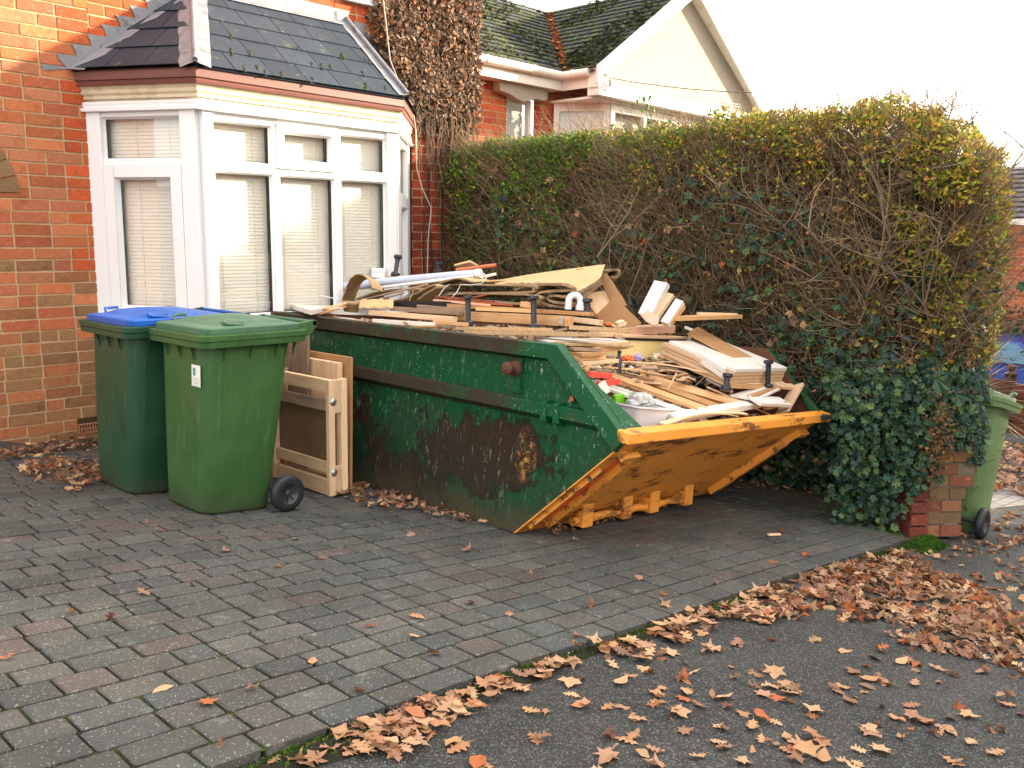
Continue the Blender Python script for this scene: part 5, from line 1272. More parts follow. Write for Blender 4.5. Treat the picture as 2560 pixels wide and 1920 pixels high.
# ------------------------------------------------------------------ the load in the skip
random.seed(11)
def K2(x, y, **k): return skp(*c2(x, y), **k)
def K3(x, y, **k): return skp(*c3(x, y), **k)
def frame_along(p, q, roll=0, face=None):
    p, q = V(p), V(q); x = (q - p).normalized(); up = V(face) if face else V((0, 0, 1)); y = up.cross(x)
    if y.length < 1e-3: y = V((0, 1, 0))
    y.normalize(); z = x.cross(y); M = Matrix((x, y, z)).transposed().to_4x4()
    return SKM @ Matrix.Translation((p + q) / 2) @ M @ Matrix.Rotation(R(roll), 4, 'X'), (q - p).length
def plank(name, label, p, q, w, t, mat, cat='plank', roll=0, group=None, bev=.0025, warp=0, face=None, chip=.006):
    """a length of timber or board from p to q (skip frame), w wide, t thick"""
    M, L = frame_along(p, q, roll, face); mb = MB(); n = 6 if warp else 1
    ends = [(rnd(-chip, chip), rnd(-chip, chip)) for _ in range(2)]
    prof = lambda i: [(-w / 2, -t / 2), (w / 2, -t / 2), (w / 2, t / 2), (-w / 2, t / 2)]
    rings = []
    for i in range(n + 1):
        x = -L / 2 + L * i / n; zz = warp * (1 - (2 * i / n - 1) ** 2)
        rings.append([(x + (ends[0 if i == 0 else 1][0 if y < 0 else 1] if i in (0, n) else 0), y, z + zz) for y, z in prof(i)])
    vs = [p_ for r_ in rings for p_ in r_]
    mb.add(vs, [(0, 1, 2, 3), (n * 4 + 3, n * 4 + 2, n * 4 + 1, n * 4)] + [(i * 4 + (j + 1) % 4, i * 4 + j, (i + 1) * 4 + j, (i + 1) * 4 + (j + 1) % 4) for i in range(n) for j in range(4)])
    return mb.build(name, mat, None, M, bevel=bev, label=label, cat=cat, group=group)
def slab(name, label, pts, t, mat, cat='board', n=V((0, 0, 1)), bev=.002, group=None):
    """a flat board through the given outline (skip frame), t thick"""
    pts = [V(p) for p in pts]; c = sum(pts, V()) / len(pts)
    nr = V()
    for i in range(len(pts)): nr += (pts[i] - c).cross(pts[(i + 1) % len(pts)] - c)
    nr.normalize()
    if nr.z < 0: nr = -nr; pts = pts[::-1]
    x = (pts[1] - pts[0]).normalized(); y = nr.cross(x).normalized(); x = y.cross(nr)
    M = SKM @ Matrix.Translation(c) @ Matrix((x, y, nr)).transposed().to_4x4(); I = [((p - c).dot(x), (p - c).dot(y)) for p in pts]
    mb = MB(); mb.prism(I, -t, 0); return mb.build(name, mat, None, M, bevel=bev, label=label, cat=cat, group=group)
# heap of mixed offcuts that fills the skip
def heap(a, b):
    h = .46 + .36 * min(1, max(0, (b + .50) / .5)) ** .9
    if b > .0: h += min(1, b / .6) * .15
    m = min(a, SB - a) ; h -= max(0, .18 - m) * .5
    if b > 1.9: h -= (b - 1.9) * .5
    return h + .03 * mnoise.noise(V((a * 4, b * 4, 0)))
mb = MB(); na, nb2 = 30, 44; vs = []
for i in range(na + 1):
    for j in range(nb2 + 1): a, b = .012 + (SB - .01) * i / na, -.47 + 2.75 * j / nb2; vs.append((a, b, heap(a, b) - .04))
mb.add(vs, [(i * (nb2 + 1) + j, (i + 1) * (nb2 + 1) + j, (i + 1) * (nb2 + 1) + j + 1, i * (nb2 + 1) + j + 1) for i in range(na) for j in range(nb2)], 0, (.10, .065, .04))
RC = [(.68, .50, .30), (.60, .41, .22), (.50, .31, .16), (.76, .65, .50), (.76, .70, .62), (.42, .27, .16), (.34, .20, .11), (.72, .56, .37), (.66, .40, .26)]
for i in range(1500):
    a, b = rnd(.06, SB - .04), rnd(-.44, 2.2); h = heap(a, b) + rnd(-.02, .035); L = rnd(.05, .32 if b > -.2 else .16); w = rnd(.008, .045); t_ = rnd(.004, .018)
    L = min(L, 2 * (a - .03) + .04, 2 * (SB - a) + .02)
    M = Matrix.Translation((a, b, h)) @ Matrix.Rotation(rnd(0, 6.3), 4, 'Z') @ Matrix.Rotation(rnd(-.35, .35), 4, 'Y') @ Matrix.Rotation(rnd(-.5, .5), 4, 'X')
    k = rnd(.7, 1.2); c = tuple(v * k for v in random.choice(RC)); mb.box(-L / 2, L / 2, -w / 2, w / 2, -t_ / 2, t_ / 2, 0, c, M)
for i in range(500):
    a, b = rnd(.06, SB - .06), rnd(-.42, 1.2); h = heap(a, b) + rnd(.0, .03); k = rnd(.7, 1.1); crumpled(mb, V((a, b, h)), rnd(.015, .05), tuple(v * k for v in random.choice(RC + [(.75, .72, .70), (.6, .14, .05)])))
mb.build('waste_heap', m_attr('mixed_waste', .8, 18, .5, .002, 60), None, SKM, label='mixed splintered wood and rubble filling the skip beneath the larger boards', cat='rubble', kind='stuff')

# --- low front part, near the orange lip
def Kb(x, y, o=0):                                        # a point on the falling surface of the load at the front
    Y_ = [(560, .45), (700, .15), (800, -.05), (900, -.32), (1060, -.52), (1200, -.56)]
    for (y0, b0), (y1, b1) in zip(Y_, Y_[1:]):
        if y <= y1: return K3(x, y, b=b0 + (b1 - b0) * (y - y0) / (y1 - y0) + o)
    return K3(x, y, b=-.56)
plank('white_plank', 'long white plank lying just behind the orange lip, nearly across the whole skip', K3(1045, 1120, b=-.55), K3(1712, 1005, b=-.50), .07, .034, M_WHITE, roll=14)
plank('trim_strip', 'curved cream trim strip tucked below the long white plank at the lip', K3(985, 1160, b=-.58), K3(1560, 1090, b=-.56), .04, .010, M_PINEP, 'trim strip', warp=.03, roll=10)
plank('trim_strip', 'thin cream trim strip, lowest of the pair below the long white plank', K3(1010, 1168, b=-.59), K3(1500, 1108, b=-.58), .025, .008, M_PINEP, 'trim strip', warp=.035)
plank('floor_board', 'brown edged board running from the red strips down to the middle of the lip', K3(640, 832, b=-.02), K3(1285, 1062, b=-.52), .035, .032, M_PINE, roll=-28)
plank('floor_board', 'second brown board fanned out behind the first, sloping to the lip', K3(805, 842, b=.0), K3(1385, 1052, b=-.50), .030, .034, M_PINEO, roll=-30)
plank('floor_board', 'wide pale pine board, rearmost of the fan of boards above the lip', K3(830, 832, b=.04), K3(1520, 1030, b=-.48), .04, .046, M_PINE, roll=-32)
plank('floor_board', 'dark weathered board at the front of the fan, under the brown edged one', K3(700, 885, b=-.12), K3(1230, 1065, b=-.53), .035, .016, M_PINEO, roll=-15)
plank('white_plank', 'dirty white plank sloping past the tray of rubbish towards the lip', K3(610, 905, b=-.18), K3(1150, 1088, b=-.55), .06, .026, M_WHITE, roll=-20)
plank('white_plank', 'short white plank beneath the lime bag, close to the green side', K3(560, 900, b=-.22), K3(900, 1020, b=-.48), .06, .016, M_WHITE)
plank('trim_strip', 'long thin cream strip bowing across the middle of the load', K3(665, 730, b=.08), K3(1400, 838, b=-.34), .016, .008, M_PINEP, 'trim strip', warp=.025)
plank('trim_strip', 'second bowed cream strip, shorter, meeting the first in the middle', K3(800, 760, b=.0), K3(1180, 748, b=-.05), .014, .006, M_PINEP, 'trim strip', warp=.02)
plank('trim_strip', 'short pale stick above the red strips', Kb(600, 768), Kb(860, 795), .016, .010, M_PINE, 'trim strip')
plank('trim_strip', 'dark stained rail crossing beside the black bottle', Kb(570, 680), Kb(700, 735), .03, .012, M_GREYW, 'trim strip')
plank('trim_strip', 'splintered brown rail in front of the bowed cream strips', Kb(820, 800), Kb(1160, 862), .03, .012, M_PINEO, 'trim strip')
plank('trim_strip', 'narrow gold-edged strip running down to the right of the fanned boards', Kb(1350, 930), Kb(1720, 1095), .022, .010, M_PINE, 'trim strip')
plank('trim_strip', 'narrow pale strip beside the gold-edged strip', Kb(1290, 905), Kb(1640, 1060), .02, .010, M_PINEP, 'trim strip')
plank('white_plank', 'small white stick pointing down in front of the stacked drawer sides', Kb(1290, 850, -.05), Kb(1475, 940, -.05), .022, .016, M_WHITE)
plank('pine_batten', 'pine batten lying under the stacked drawer sides', K3(1440, 895, b=-.45), K3(1705, 905, b=-.44), .04, .030, M_PINE, 'batten')
plank('moulding', 'pale grooved moulding leaning at the right end behind the lip', K3(1812, 1085, b=-.56), K3(1925, 892, b=-.50), .085, .022, M_PINEP, 'moulding', roll=-25)
plank('small_frame_rail', 'brown edged frame rail at the right end of the skip', K3(1590, 978, b=-.52), K3(1785, 912, b=-.49), .035, .030, M_HARD, 'frame piece')
plank('small_frame_rail', 'white faced frame rail in front of the brown edged one', K3(1620, 1000, b=-.56), K3(1830, 1010, b=-.56), .10, .022, M_WHITE, 'frame piece', roll=22)
plank('small_frame_rail', 'brown under rail below the white faced frame rail', K3(1690, 1050, b=-.575), K3(1830, 1018, b=-.575), .03, .025, M_PINEO, 'frame piece')
plank('small_frame_rail', 'pale upright side of the small frame at the right end', K3(1770, 895, b=-.48), K3(1890, 905, b=-.47), .05, .020, M_PINEP, 'frame piece', roll=30)
slab('white_sheet', 'white sheet lying flat between the black legs and the small frame', [K3(1460, 950, b=-.44), K3(1640, 1000, b=-.55), K3(1800, 905, b=-.52), K3(1700, 895, b=-.44)], .016, M_WHITE)
plank('pink_wrap', 'scrap of pink wrapping between the strips and the frame', Kb(1470, 965), Kb(1590, 975), .05, .02, M_PINK, 'wrapping', warp=.01)
for i, (x, y, x2, y2) in enumerate(((1000, 790, 1130, 810), (1130, 690, 1200, 780), (870, 800, 1010, 830), (1230, 800, 1330, 770), (1100, 860, 1160, 830))):
    plank('plaster_scrap', ['broken pale plaster scrap in the middle of the load, left of the stack', 'upright pale scrap beside the foil bag', 'pinkish scrap under the long cream strip', 'brownish scrap against the stacked drawer sides', 'small brown scrap above the fanned boards'][i], Kb(x, y), Kb(x2, y2), rnd(.03, .06), .008, random.choice([M_PINK, M_PINEP, M_CARD]), 'scrap', roll=rnd(-30, 30))
for i, (x, y, x2, y2) in enumerate(((478, 815, 632, 832), (535, 885, 690, 868))):
    plank('red_strip', ['upper red plastic strip by the sloping green rail', 'lower red plastic strip by the sloping green rail'][i], K3(x, y, a=.12 + .05 * i), K3(x2, y2, a=.30), .012, .030, M_REDP, 'strip')
# white tray with rubbish
P_ = K3(822, 1172, b=-.44); P_.z = max(P_.z, .56)
tray = empty('rubbish_tray', SKM @ Matrix.Translation(P_) @ Matrix.Rotation(R(-8), 4, 'Z') @ Matrix.Rotation(R(4), 4, 'Y'), 'white plastic tray of rubbish in the near corner of the skip', 'tray')
mb = MB(); loft(mb, [[(x, y, 0) for x, y in rrect(-.105, .105, -.075, .075, .02)], [(x, y, .10) for x, y in rrect(-.130, .130, -.10, .10, .02)], [(x, y, .10) for x, y in rrect(-.140, .140, -.11, .11, .02)], [(x, y, .108) for x, y in rrect(-.140, .140, -.11, .11, .02)], [(x, y, .108) for x, y in rrect(-.128, .128, -.098, .098, .02)], [(x, y, .012) for x, y in rrect(-.103, .103, -.073, .073, .02)]], 0, None, False); mb.build('body', M_WHITEP, tray)
mb = MB(); mb.box(.125, .150, -.05, .05, .06, .10); mb.build('grip', M_WHITEP, tray, bevel=.003)
def blob(name, label, cat, M, r, mat, amp=.25, fr=5, flat=1, seg=26):
    mb = MB(); vs = []; rows_ = seg // 2
    for i in range(rows_ + 1):
        ph = math.pi * i / rows_
        for j in range(seg):
            th = 2 * math.pi * j / seg; d = V((math.sin(ph) * math.cos(th), math.sin(ph) * math.sin(th), math.cos(ph)))
            k = 1 + amp * mnoise.noise(d * fr * .5 + V((r[0] * 99, 0, 0))) + amp * .6 * abs(mnoise.noise(d * fr * 1.6)); vs.append((d.x * r[0] * k, d.y * r[1] * k, d.z * r[2] * k))
    mb.add(vs, [(i * seg + j, (i + 1) * seg + j, (i + 1) * seg + (j + 1) % seg, i * seg + (j + 1) % seg) for i in range(rows_) for j in range(seg)], 0, None, None, fr < 7)
    return mb.build(name, mat, None, M, label=label, cat=cat)
TI = tray.matrix_world
blob('crumpled_newspaper', 'crumpled printed paper stuffed in the white tray', 'paper', TI @ Matrix.Translation((.0, .01, .12)), (.085, .065, .05), M_NEWS, .5, 7)
slab('lime_bag', 'lime green plastic bag standing behind the white tray', [K3(x, y, b=-.36) for x, y in ((660, 968), (700, 950), (745, 955), (790, 945), (824, 958), (822, 1040), (670, 1050))], .025, M_GRBAG, 'bag', bev=.005)
plank('card_piece', 'small white card sticking up against the green side by the tray', K3(560, 870, a=.13), K3(600, 950, a=.16), .05, .006, M_WHITE, 'card', face=(0, 1, .3))
plank('glove', 'tan workman glove lying along the sloping rail beside the tray', K3(600, 970, a=.12), K3(655, 1060, a=.13), .03, .02, M_CARD, 'glove', bev=.008)
# --- stacked white drawer sides on the right
S0, SX, SY = V((1.36, -.425, .80)), V((.0, .965, .26)).normalized(), V((1, -.02, 0)).normalized()
SN = SY.cross(SX).normalized(); SN = SN if SN.z > 0 else -SN; SY = (SY - SX * SX.dot(SY)).normalized()
for k in range(5):
    ox = [.02, .0, .01, -.004, .008][k]; L = .52 + rnd(-.02, .02); wdt = .71 - .006 * k; c = S0 + SX * (L / 2 + rnd(-.006, .006)) + SY * (wdt / 2 + ox) + SN * (.012 + k * .0255)
    mb = MB(); mb.box(-L / 2, L / 2, -wdt / 2, wdt / 2, -.0115, .0115)
    mb.build('drawer_side', M_WHITE if k == 4 else M_PINEP, None, SKM @ Matrix.Translation(c) @ Matrix((SX, SY, SX.cross(SY))).transposed().to_4x4() @ Matrix.Rotation(R(rnd(-.6, .6)), 4, 'Z'), bevel=.003,
             label='cream drawer side %s of the stack at the right' % ['at the bottom', 'second from the bottom', 'in the middle', 'second from the top', 'with white face on top'][k], cat='board')
slab('hardboard_strip', 'long brown hardboard strip lying on top of the white stack', [K3(1160, 525, a=1.62), K3(1560, 760, a=1.66), K3(1695, 738, a=1.93), K3(1225, 495, a=1.92)], .010, M_HARD)
plank('white_plank', 'narrow white board along the far edge of the white stack', K3(1140, 492, a=1.98), K3(1830, 775, a=2.11), .035, .018, M_WHITE)
plank('white_plank', 'grey-white board wedged beside the yellow box, left of the stack', K3(1140, 690, b=.12), K3(1185, 545, b=.20), .05, .03, M_GREYW, roll=90)
for k, (x, y, x2, y2) in enumerate(((1172, 640, 1410, 790), (1168, 668, 1408, 832))):
    plank('skirting_board', ['upper white skirting running back along the left of the stack', 'lower white skirting running back along the left of the stack'][k], K3(x, y, a=1.40), K3(x2, y2, a=1.315), .020, .030, M_WHITE, 'skirting board')
# --- ragged yellow foam box
b_ = .20; A_, B_ = K3(705, 690, b=b_), K3(1130, 700, b=b_); T_ = K3(900, 585, b=b_).z; base_h = (A_.z + B_.z) / 2
yb = empty('foam_lined_box', SKM @ Matrix.Translation(((A_.x + B_.x) / 2, b_, base_h)), 'broken box lined with yellow foam, cream rim, in the middle of the skip', 'box')
wb = B_.x - A_.x; hb_ = T_ - base_h
mb = MB(); mb.box(-wb / 2, wb / 2, .0, .03, -.02, hb_); mb.box(-wb / 2, -wb / 2 + .03, .03, .26, -.02, hb_); mb.build('foam', M_FOAM, yb, bevel=.008)
mb = MB(); mb.box(-wb / 2 - .01, wb / 2 + .02, -.004, .27, hb_ + .014, hb_ + .034); mb.build('rim', M_PINEP, yb, bevel=.004)
mb = MB(); mb.box(-wb / 2 + .04, wb / 2 + .0, -.010, .02, hb_, hb_ + .014); mb.build('seal', M_BLKW, yb)
mb = MB(); mb.box(wb / 2, wb / 2 + .022, -.02, .25, -.03, hb_ + .012); mb.build('end_cap', M_GREYW, yb, bevel=.003)
for i in range(9):
    x = -wb / 2 + wb * (i + .5) / 9; plank('broken_chip', 'pale broken chips strewn along the rim of the yellow foam box', SKI @ (yb.matrix_world @ V((x - .02, .02 + rnd(0, .1), hb_ + .040))), SKI @ (yb.matrix_world @ V((x + rnd(.0, .03), .05 + rnd(0, .1), hb_ + .050))), rnd(.015, .03), .008, random.choice([M_PINEP, M_WHITE, M_CARD]), 'chip', roll=rnd(-30, 30), group='chips on the rim of the foam box')
blob('foil_bag', 'crumpled gold foil bag in front of the yellow foam box', 'bag', SKM @ Matrix.Translation(K3(985, 722, b=.12)) @ Matrix.Rotation(R(12), 4, 'Y'), (.115, .05, .040), M_FOIL, .35, 6)
blob('orange_wrapper', 'crumpled bright orange wrapper to the left of the foil bag', 'wrapper', SKM @ Matrix.Translation(K3(745, 712, b=.12)), (.040, .03, .022), M_ORW, .5, 7)
blob('purple_wrapper', 'small mauve and white wrapper between the orange one and the foil bag', 'wrapper', SKM @ Matrix.Translation(K3(815, 700, b=.12)), (.028, .025, .022), m_plain('mauve_wrap', (.45, .38, .62), .4, .2, 20), .5, 7)
Pb = K3(670, 830, b=.0); Pt = K3(688, 655, b=.02)
mb = MB(); dv = Pt - Pb; L = dv.length; mb.lathe([(0, 0), (.020, 0), (.022, .01), (.022, L * .62), (.010, L * .80), (.009, L * .92), (.013, L * .93), (.013, L), (0, L)], 16); mb.build('bottle', M_PLB, None, SKM @ Matrix.Translation(Pb) @ dv.to_track_quat('Z', 'Y').to_matrix().to_4x4(), label='black spray bottle standing in the hole left of the foil bag', cat='bottle')
# --- black plastic bed legs: flange, ribbed shaft, foot
def bed_leg(p, q, label, r=.0165):
    p, q = V(p), V(q); d = q - p; L = d.length; mb = MB()
    mb.lathe([(0, 0), (.030, 0), (.031, .004), (.031, .020), (.024, .026), (r, .032), (r, L - .045), (r * 1.12, L - .040), (r * 1.12, L - .032), (r * .9, L - .028), (r * 1.5, L - .020), (.0285, L - .018), (.0285, L - .002), (.024, L), (.018, L), (.016, L - .01), (0, L - .01)], 14, 0, None, False)
    for k in range(6): a = k * math.pi / 3; mb.box(.022, .034, -.005, .005, .001, .022, 0, None, Matrix.Rotation(a, 4, 'Z')); mb.box(.022, .031, -.0045, .0045, L - .019, L - .001, 0, None, Matrix.Rotation(a + .5, 4, 'Z'))
    mb.build('black_support', M_PLB, None, SKM @ Matrix.Translation(p) @ d.to_track_quat('Z', 'Y').to_matrix().to_4x4(), label=label, cat='furniture leg', group='black plastic bed legs in the skip')
a = .30
bed_leg(K2(1508, 597, a=a), K2(1505, 366, a=a), 'black plastic leg standing upright, left of the two tall ones at the near rail')
bed_leg(K2(2012, 620, a=a), K2(2008, 366, a=a), 'black plastic leg standing upright beside the end of the thick pine beam')
bed_leg(K3(470, 415, a=.78), K3(466, 296, a=.78), 'short black plastic leg beside the white pipe bend')
bed_leg(K3(1712, 915, b=-.47), K3(1718, 722, b=-.47), 'black plastic leg upright against the front of the white stack')
bed_leg(K3(1420, 930, b=-.47), K3(1438, 815, b=-.46), 'short black leg leaning at the left foot of the white stack')
bed_leg(K2(945, 215, a=.85), K2(968, 60, a=.90), 'tilted black plastic leg standing against the bay window on the heap')
bed_leg(K2(1280, 185, a=1.3), K2(1290, 105, a=1.3), 'half hidden black leg behind the reddish tube')
# --- boards along the near rail
NR = .13
plank('batten', 'pale planed batten lying along the near rail, left end foremost', K2(765, 497, a=.26), K2(1400, 548, a=.24), .05, .032, M_PINEP, 'batten')
plank('architrave', 'grey-brown pointed architrave above the pale planed batten', K2(928, 466, a=.36), K2(1445, 500, a=.34), .055, .030, M_GREYW, 'architrave', chip=.02)
plank('architrave', 'second grey-brown architrave, a little higher and further right', K2(1135, 448, a=.44), K2(1475, 478, a=.42), .05, .022, M_GREYW, 'architrave')
plank('pine_beam', 'thick clean pine beam with metal bracket, longest timber on the near side', K2(1440, 520, a=.40), K3(345, 452, a=.40), .065, .058, M_PINE, 'beam', bev=.003)
plank('bracket', 'zinc bracket screwed on the right end of the pine beam', K3(268, 445, a=.365), K3(300, 452, a=.365), .012, .045, M_METAL, 'bracket')
plank('moulding', 'whitish hollow moulding lying on the near rail, pointed at its left', K2(795, 560, a=.12), K2(1255, 590, a=.12), .04, .026, M_WHITE, 'moulding', chip=.02)
plank('batten', 'short pine batten continuing right from the whitish moulding', K2(1255, 568, a=.14), K2(1490, 588, a=.14), .04, .022, M_PINE, 'batten')
plank('moulding', 'brown offcut beneath the whitish moulding on the rail', K2(1080, 606, a=.07), K2(1262, 602, a=.09), .05, .012, M_PINEO, 'moulding')
plank('chipboard_strip', 'upper chipboard strip projecting along the near rail below the black legs', K2(1448, 618, a=.17), K2(2110, 628, a=.24), .10, .020, M_CHIP, 'board')
plank('chipboard_strip', 'lower chipboard strip running on beneath the upper one to the right', K2(1527, 650, a=.11), K3(600, 545, a=.22), .12, .022, M_CHIP, 'board')
plank('pine_board', 'long old pine board behind the tall black legs', K2(1345, 440, a=.56), K3(474, 402, a=.60), .12, .022, M_PINEO, 'board')
plank('pine_board', 'second old pine board just under the pipe bend', K2(1600, 470, a=.50), K3(470, 400, a=.64), .10, .020, M_PINE, 'board')
plank('black_plank', 'black painted plank under the underlay at the left', K2(770, 432, a=.50), K2(1340, 435, a=.50), .08, .042, M_BLKW)
plank('stained_strip', 'reddish stained strip in front of the carpet rolls', K2(1255, 398, a=.62), K2(1835, 438, a=.60), .035, .014, M_REDW, 'strip')
plank('stained_strip', 'second reddish strip, its end lifted above the first', K2(1260, 372, a=.66), K2(1700, 412, a=.64), .03, .012, M_REDW, 'strip')
plank('stained_strip', 'short reddish offcut pointing at the second tall leg', K2(1440, 400, a=.66), K2(1640, 362, a=.66), .02, .010, M_REDW, 'strip')
plank('pink_strip', 'pale pink board end lying on the reddish strips', K2(1250, 402, a=.58), K2(1670, 440, a=.56), .03, .012, M_PINK, 'strip')
plank('moulding', 'pale brown moulding next to the pine beam end, running right', K3(350, 435, a=.56), K3(560, 462, a=.56), .05, .030, M_PINEP, 'moulding')
plank('pine_board', 'mottled board under the moulding right of the pine beam', K3(370, 495, a=.40), K3(735, 515, a=.42), .08, .022, M_CHIP, 'board')
plank('brown_block', 'small orange-brown block behind the second tall leg', K2(1925, 432, a=.60), K2(1985, 440, a=.60), .05, .035, M_PINE, 'block')
# --- ends of boards under the sloping rail corner
plank('white_board', 'white faced sheet, uppermost board at the corner of the green rim', K3(140, 580, a=.16), K3(690, 588, a=.55), .26, .014, M_WHITE, 'board')
plank('brown_board', 'brown board edge directly beneath the white faced sheet', K3(240, 600, a=.12), K3(700, 612, a=.50), .24, .014, M_CHIP, 'board')
plank('white_board', 'pale grey sheet below the brown board at the green corner', K3(300, 632, a=.12), K3(500, 640, a=.30), .20, .018, M_GREYW, 'board')
plank('pine_batten', 'clean pine batten with cream top sticking right from the corner stack', K3(480, 655, a=.22), K3(740, 612, a=.50), .05, .036, M_PINE, 'batten')
plank('brown_board', 'reddish brown board under the pine batten at the corner', K3(340, 672, a=.10), K3(500, 668, a=.26), .20, .020, M_HARD, 'board')
plank('pine_batten', 'lower pine batten of the corner stack', K3(380, 708, a=.09), K3(565, 696, a=.28), .06, .022, M_PINE, 'batten')
plank('pine_batten', 'lowest pine batten of the corner stack, reaching furthest right', K3(410, 742, a=.09), K3(650, 722, a=.36), .06, .020, M_PINEP, 'batten')
plank('brown_block', 'small upright wooden block under the corner stack', K3(448, 790, a=.12), K3(470, 752, a=.13), .03, .03, M_PINE, 'block')
# --- carpet and underlay
def ribbon(name, label, prof, depth, th, mat, cat='carpet', parent=None, zig=0, nd=8):
    """a sheet folded along prof (skip-frame points), running back by depth"""
    prof = [V(p) for p in prof]; dp = V(depth); n = len(prof); mb = MB()
    sm = []                                               # smooth the profile
    for i in range(n - 1):
        p0, p1, p2, p3 = prof[max(0, i - 1)], prof[i], prof[i + 1], prof[min(n - 1, i + 2)]
        for k in range(5): t = k / 5; sm.append(.5 * ((2 * p1) + (p2 - p0) * t + (2 * p0 - 5 * p1 + 4 * p2 - p3) * t * t + (3 * p1 - p0 - 3 * p2 + p3) * t ** 3))
    sm.append(prof[-1]); n = len(sm); nrm = []
    for i in range(n): d = (sm[min(n - 1, i + 1)] - sm[max(0, i - 1)]).normalized(); nrm.append(dp.normalized().cross(d).normalized())
    vs = []
    for j in range(nd + 1):
        for s_ in (0, 1):
            for i in range(n):
                w = V((rnd(-1, 1), rnd(-1, 1), rnd(-1, 1))) * .002; z = V() if 0 < j < nd else dp.normalized() * rnd(-zig, zig)
                vs.append(sm[i] + dp * (j / nd) + nrm[i] * (th * (s_ - .5)) + w + z)
    q = 2 * n; fs = []
    for j in range(nd):
        for i in range(n - 1):
            fs.append((j * q + i, j * q + i + 1, (j + 1) * q + i + 1, (j + 1) * q + i)); fs.append((j * q + n + i + 1, j * q + n + i, (j + 1) * q + n + i, (j + 1) * q + n + i + 1))
        fs.append((j * q + n, j * q, (j + 1) * q, (j + 1) * q + n)); fs.append((j * q + n - 1, j * q + 2 * n - 1, (j + 1) * q + 2 * n - 1, (j + 1) * q + n - 1))
    fs1 = [(i + 1, i, n + i, n + i + 1) for i in range(n - 1)] + [(nd * q + i, nd * q + i + 1, nd * q + n + i + 1, nd * q + n + i) for i in range(n - 1)]
    mb.add(vs, fs, 0, None, None, True); mb.add(vs, fs1, 1)
    o = sum(prof, V()) / len(prof); Mi = Matrix.Translation(-o); mb.v = [tuple(Mi @ V(p)) for p in mb.v]
    return mb.build(name, [mat, M_PILE], parent, SKM @ Matrix.Translation(o), label=label, cat=cat)
ribbon('carpet', 'long flattened carpet roll with brown pile, upper of the two on the heap', [K2(*p, a=.86) for p in ((1240, 312), (1262, 285), (1500, 282), (1990, 292), (2000, 318), (1960, 340), (1500, 345), (1262, 338))], (.42, .12, .02), .012, M_UNDER)
ribbon('carpet', 'lower flattened carpet roll with tan backing', [K2(*p, a=.80) for p in ((1310, 362), (1420, 350), (1760, 352), (2005, 366), (2015, 400), (1960, 432), (1700, 410), (1330, 385))], (.45, .10, .0), .012, M_UNDER)
ribbon('carpet', 'ruffled carpet end folded several times beside the white pipe bend', [K3(*p, a=.88) for p in ((-40, 232), (60, 205), (230, 195), (330, 205), (385, 235), (300, 240), (150, 250), (112, 278), (150, 322), (250, 350), (345, 352), (372, 330), (250, 322), (190, 296), (225, 275), (330, 282), (400, 262), (440, 232))], (.30, .22, .02), .015, M_PILE, zig=.01)
def sheet(name, label, rowA, rowB, th, mat, cat='carpet', nd=10, sag=0, zig=0):
    """a thick sheet between two edge lines of equal point count"""
    def sm(pr):
        pr = [V(q) for q in pr]; n = len(pr); o = []
        for i in range(n - 1):
            p0, p1, p2, p3 = pr[max(0, i - 1)], pr[i], pr[i + 1], pr[min(n - 1, i + 2)]
            for k in range(6): t = k / 6; o.append(.5 * ((2 * p1) + (p2 - p0) * t + (2 * p0 - 5 * p1 + 4 * p2 - p3) * t * t + (3 * p1 - p0 - 3 * p2 + p3) * t ** 3))
        return o + [pr[-1]]
    A, B = sm(rowA), sm(rowB); n = len(A); o = sum(A + B, V()) / (2 * n); mb = MB(); G_ = []
    for j in range(nd + 1):
        G_.append([A[i].lerp(B[i], j / nd) + V((0, 0, -sag * math.sin(math.pi * j / nd))) + (V((0, rnd(-zig, zig), rnd(-zig, zig))) if j == nd else V()) - o for i in range(n)])
    dn = V((0, 0, -th)); vs = [p for r_ in G_ for p in r_] + [p + dn for r_ in G_ for p in r_]; m = n * (nd + 1)
    fs = [(j * n + i, j * n + i + 1, (j + 1) * n + i + 1, (j + 1) * n + i) for j in range(nd) for i in range(n - 1)]
    mb.add(vs, fs, 0, None, None, True)
    ed = [(nd * n + i, nd * n + i + 1, m + nd * n + i + 1, m + nd * n + i) for i in range(n - 1)] + [(i + 1, i, m + i, m + i + 1) for i in range(n - 1)] + [(j * n + n - 1, (j + 1) * n + n - 1, m + (j + 1) * n + n - 1, m + j * n + n - 1) for j in range(nd)] + [((j + 1) * n, j * n, m + j * n, m + (j + 1) * n) for j in range(nd)]
    mb.add(vs, ed + [tuple(m + q for q in f[::-1]) for f in fs], 1)
    return mb.build(name, [mat, M_PILE], None, SKM @ Matrix.Translation(o), label=label, cat=cat)
sheet('carpet', 'large carpet flap with tan ribbed backing on top of the heap', [K3(x, y, a=1.32) for x, y in ((-180, 178), (-60, 150), (60, 128), (250, 100), (420, 78), (540, 62), (590, 58))],
      [K3(x, y, a=a_) for x, y, a_ in ((-170, 196, 1.0), (-50, 188, 1.0), (60, 184, .98), (230, 196, .96), (330, 222, .93), (400, 247, .90), (560, 150, 1.15))], .022, M_UNDER, sag=-.015, zig=.006)
sheet('carpet', 'brown underside fold of carpet hanging below the tan flap', [K3(x, y, a=a_) for x, y, a_ in ((300, 235, .98), (400, 258, .95), (480, 215, 1.05), (560, 165, 1.18))],
      [K3(x, y, a=a_) for x, y, a_ in ((330, 290, .98), (430, 300, .96), (500, 235, 1.08), (575, 185, 1.2))], .012, M_PILE, zig=.008)
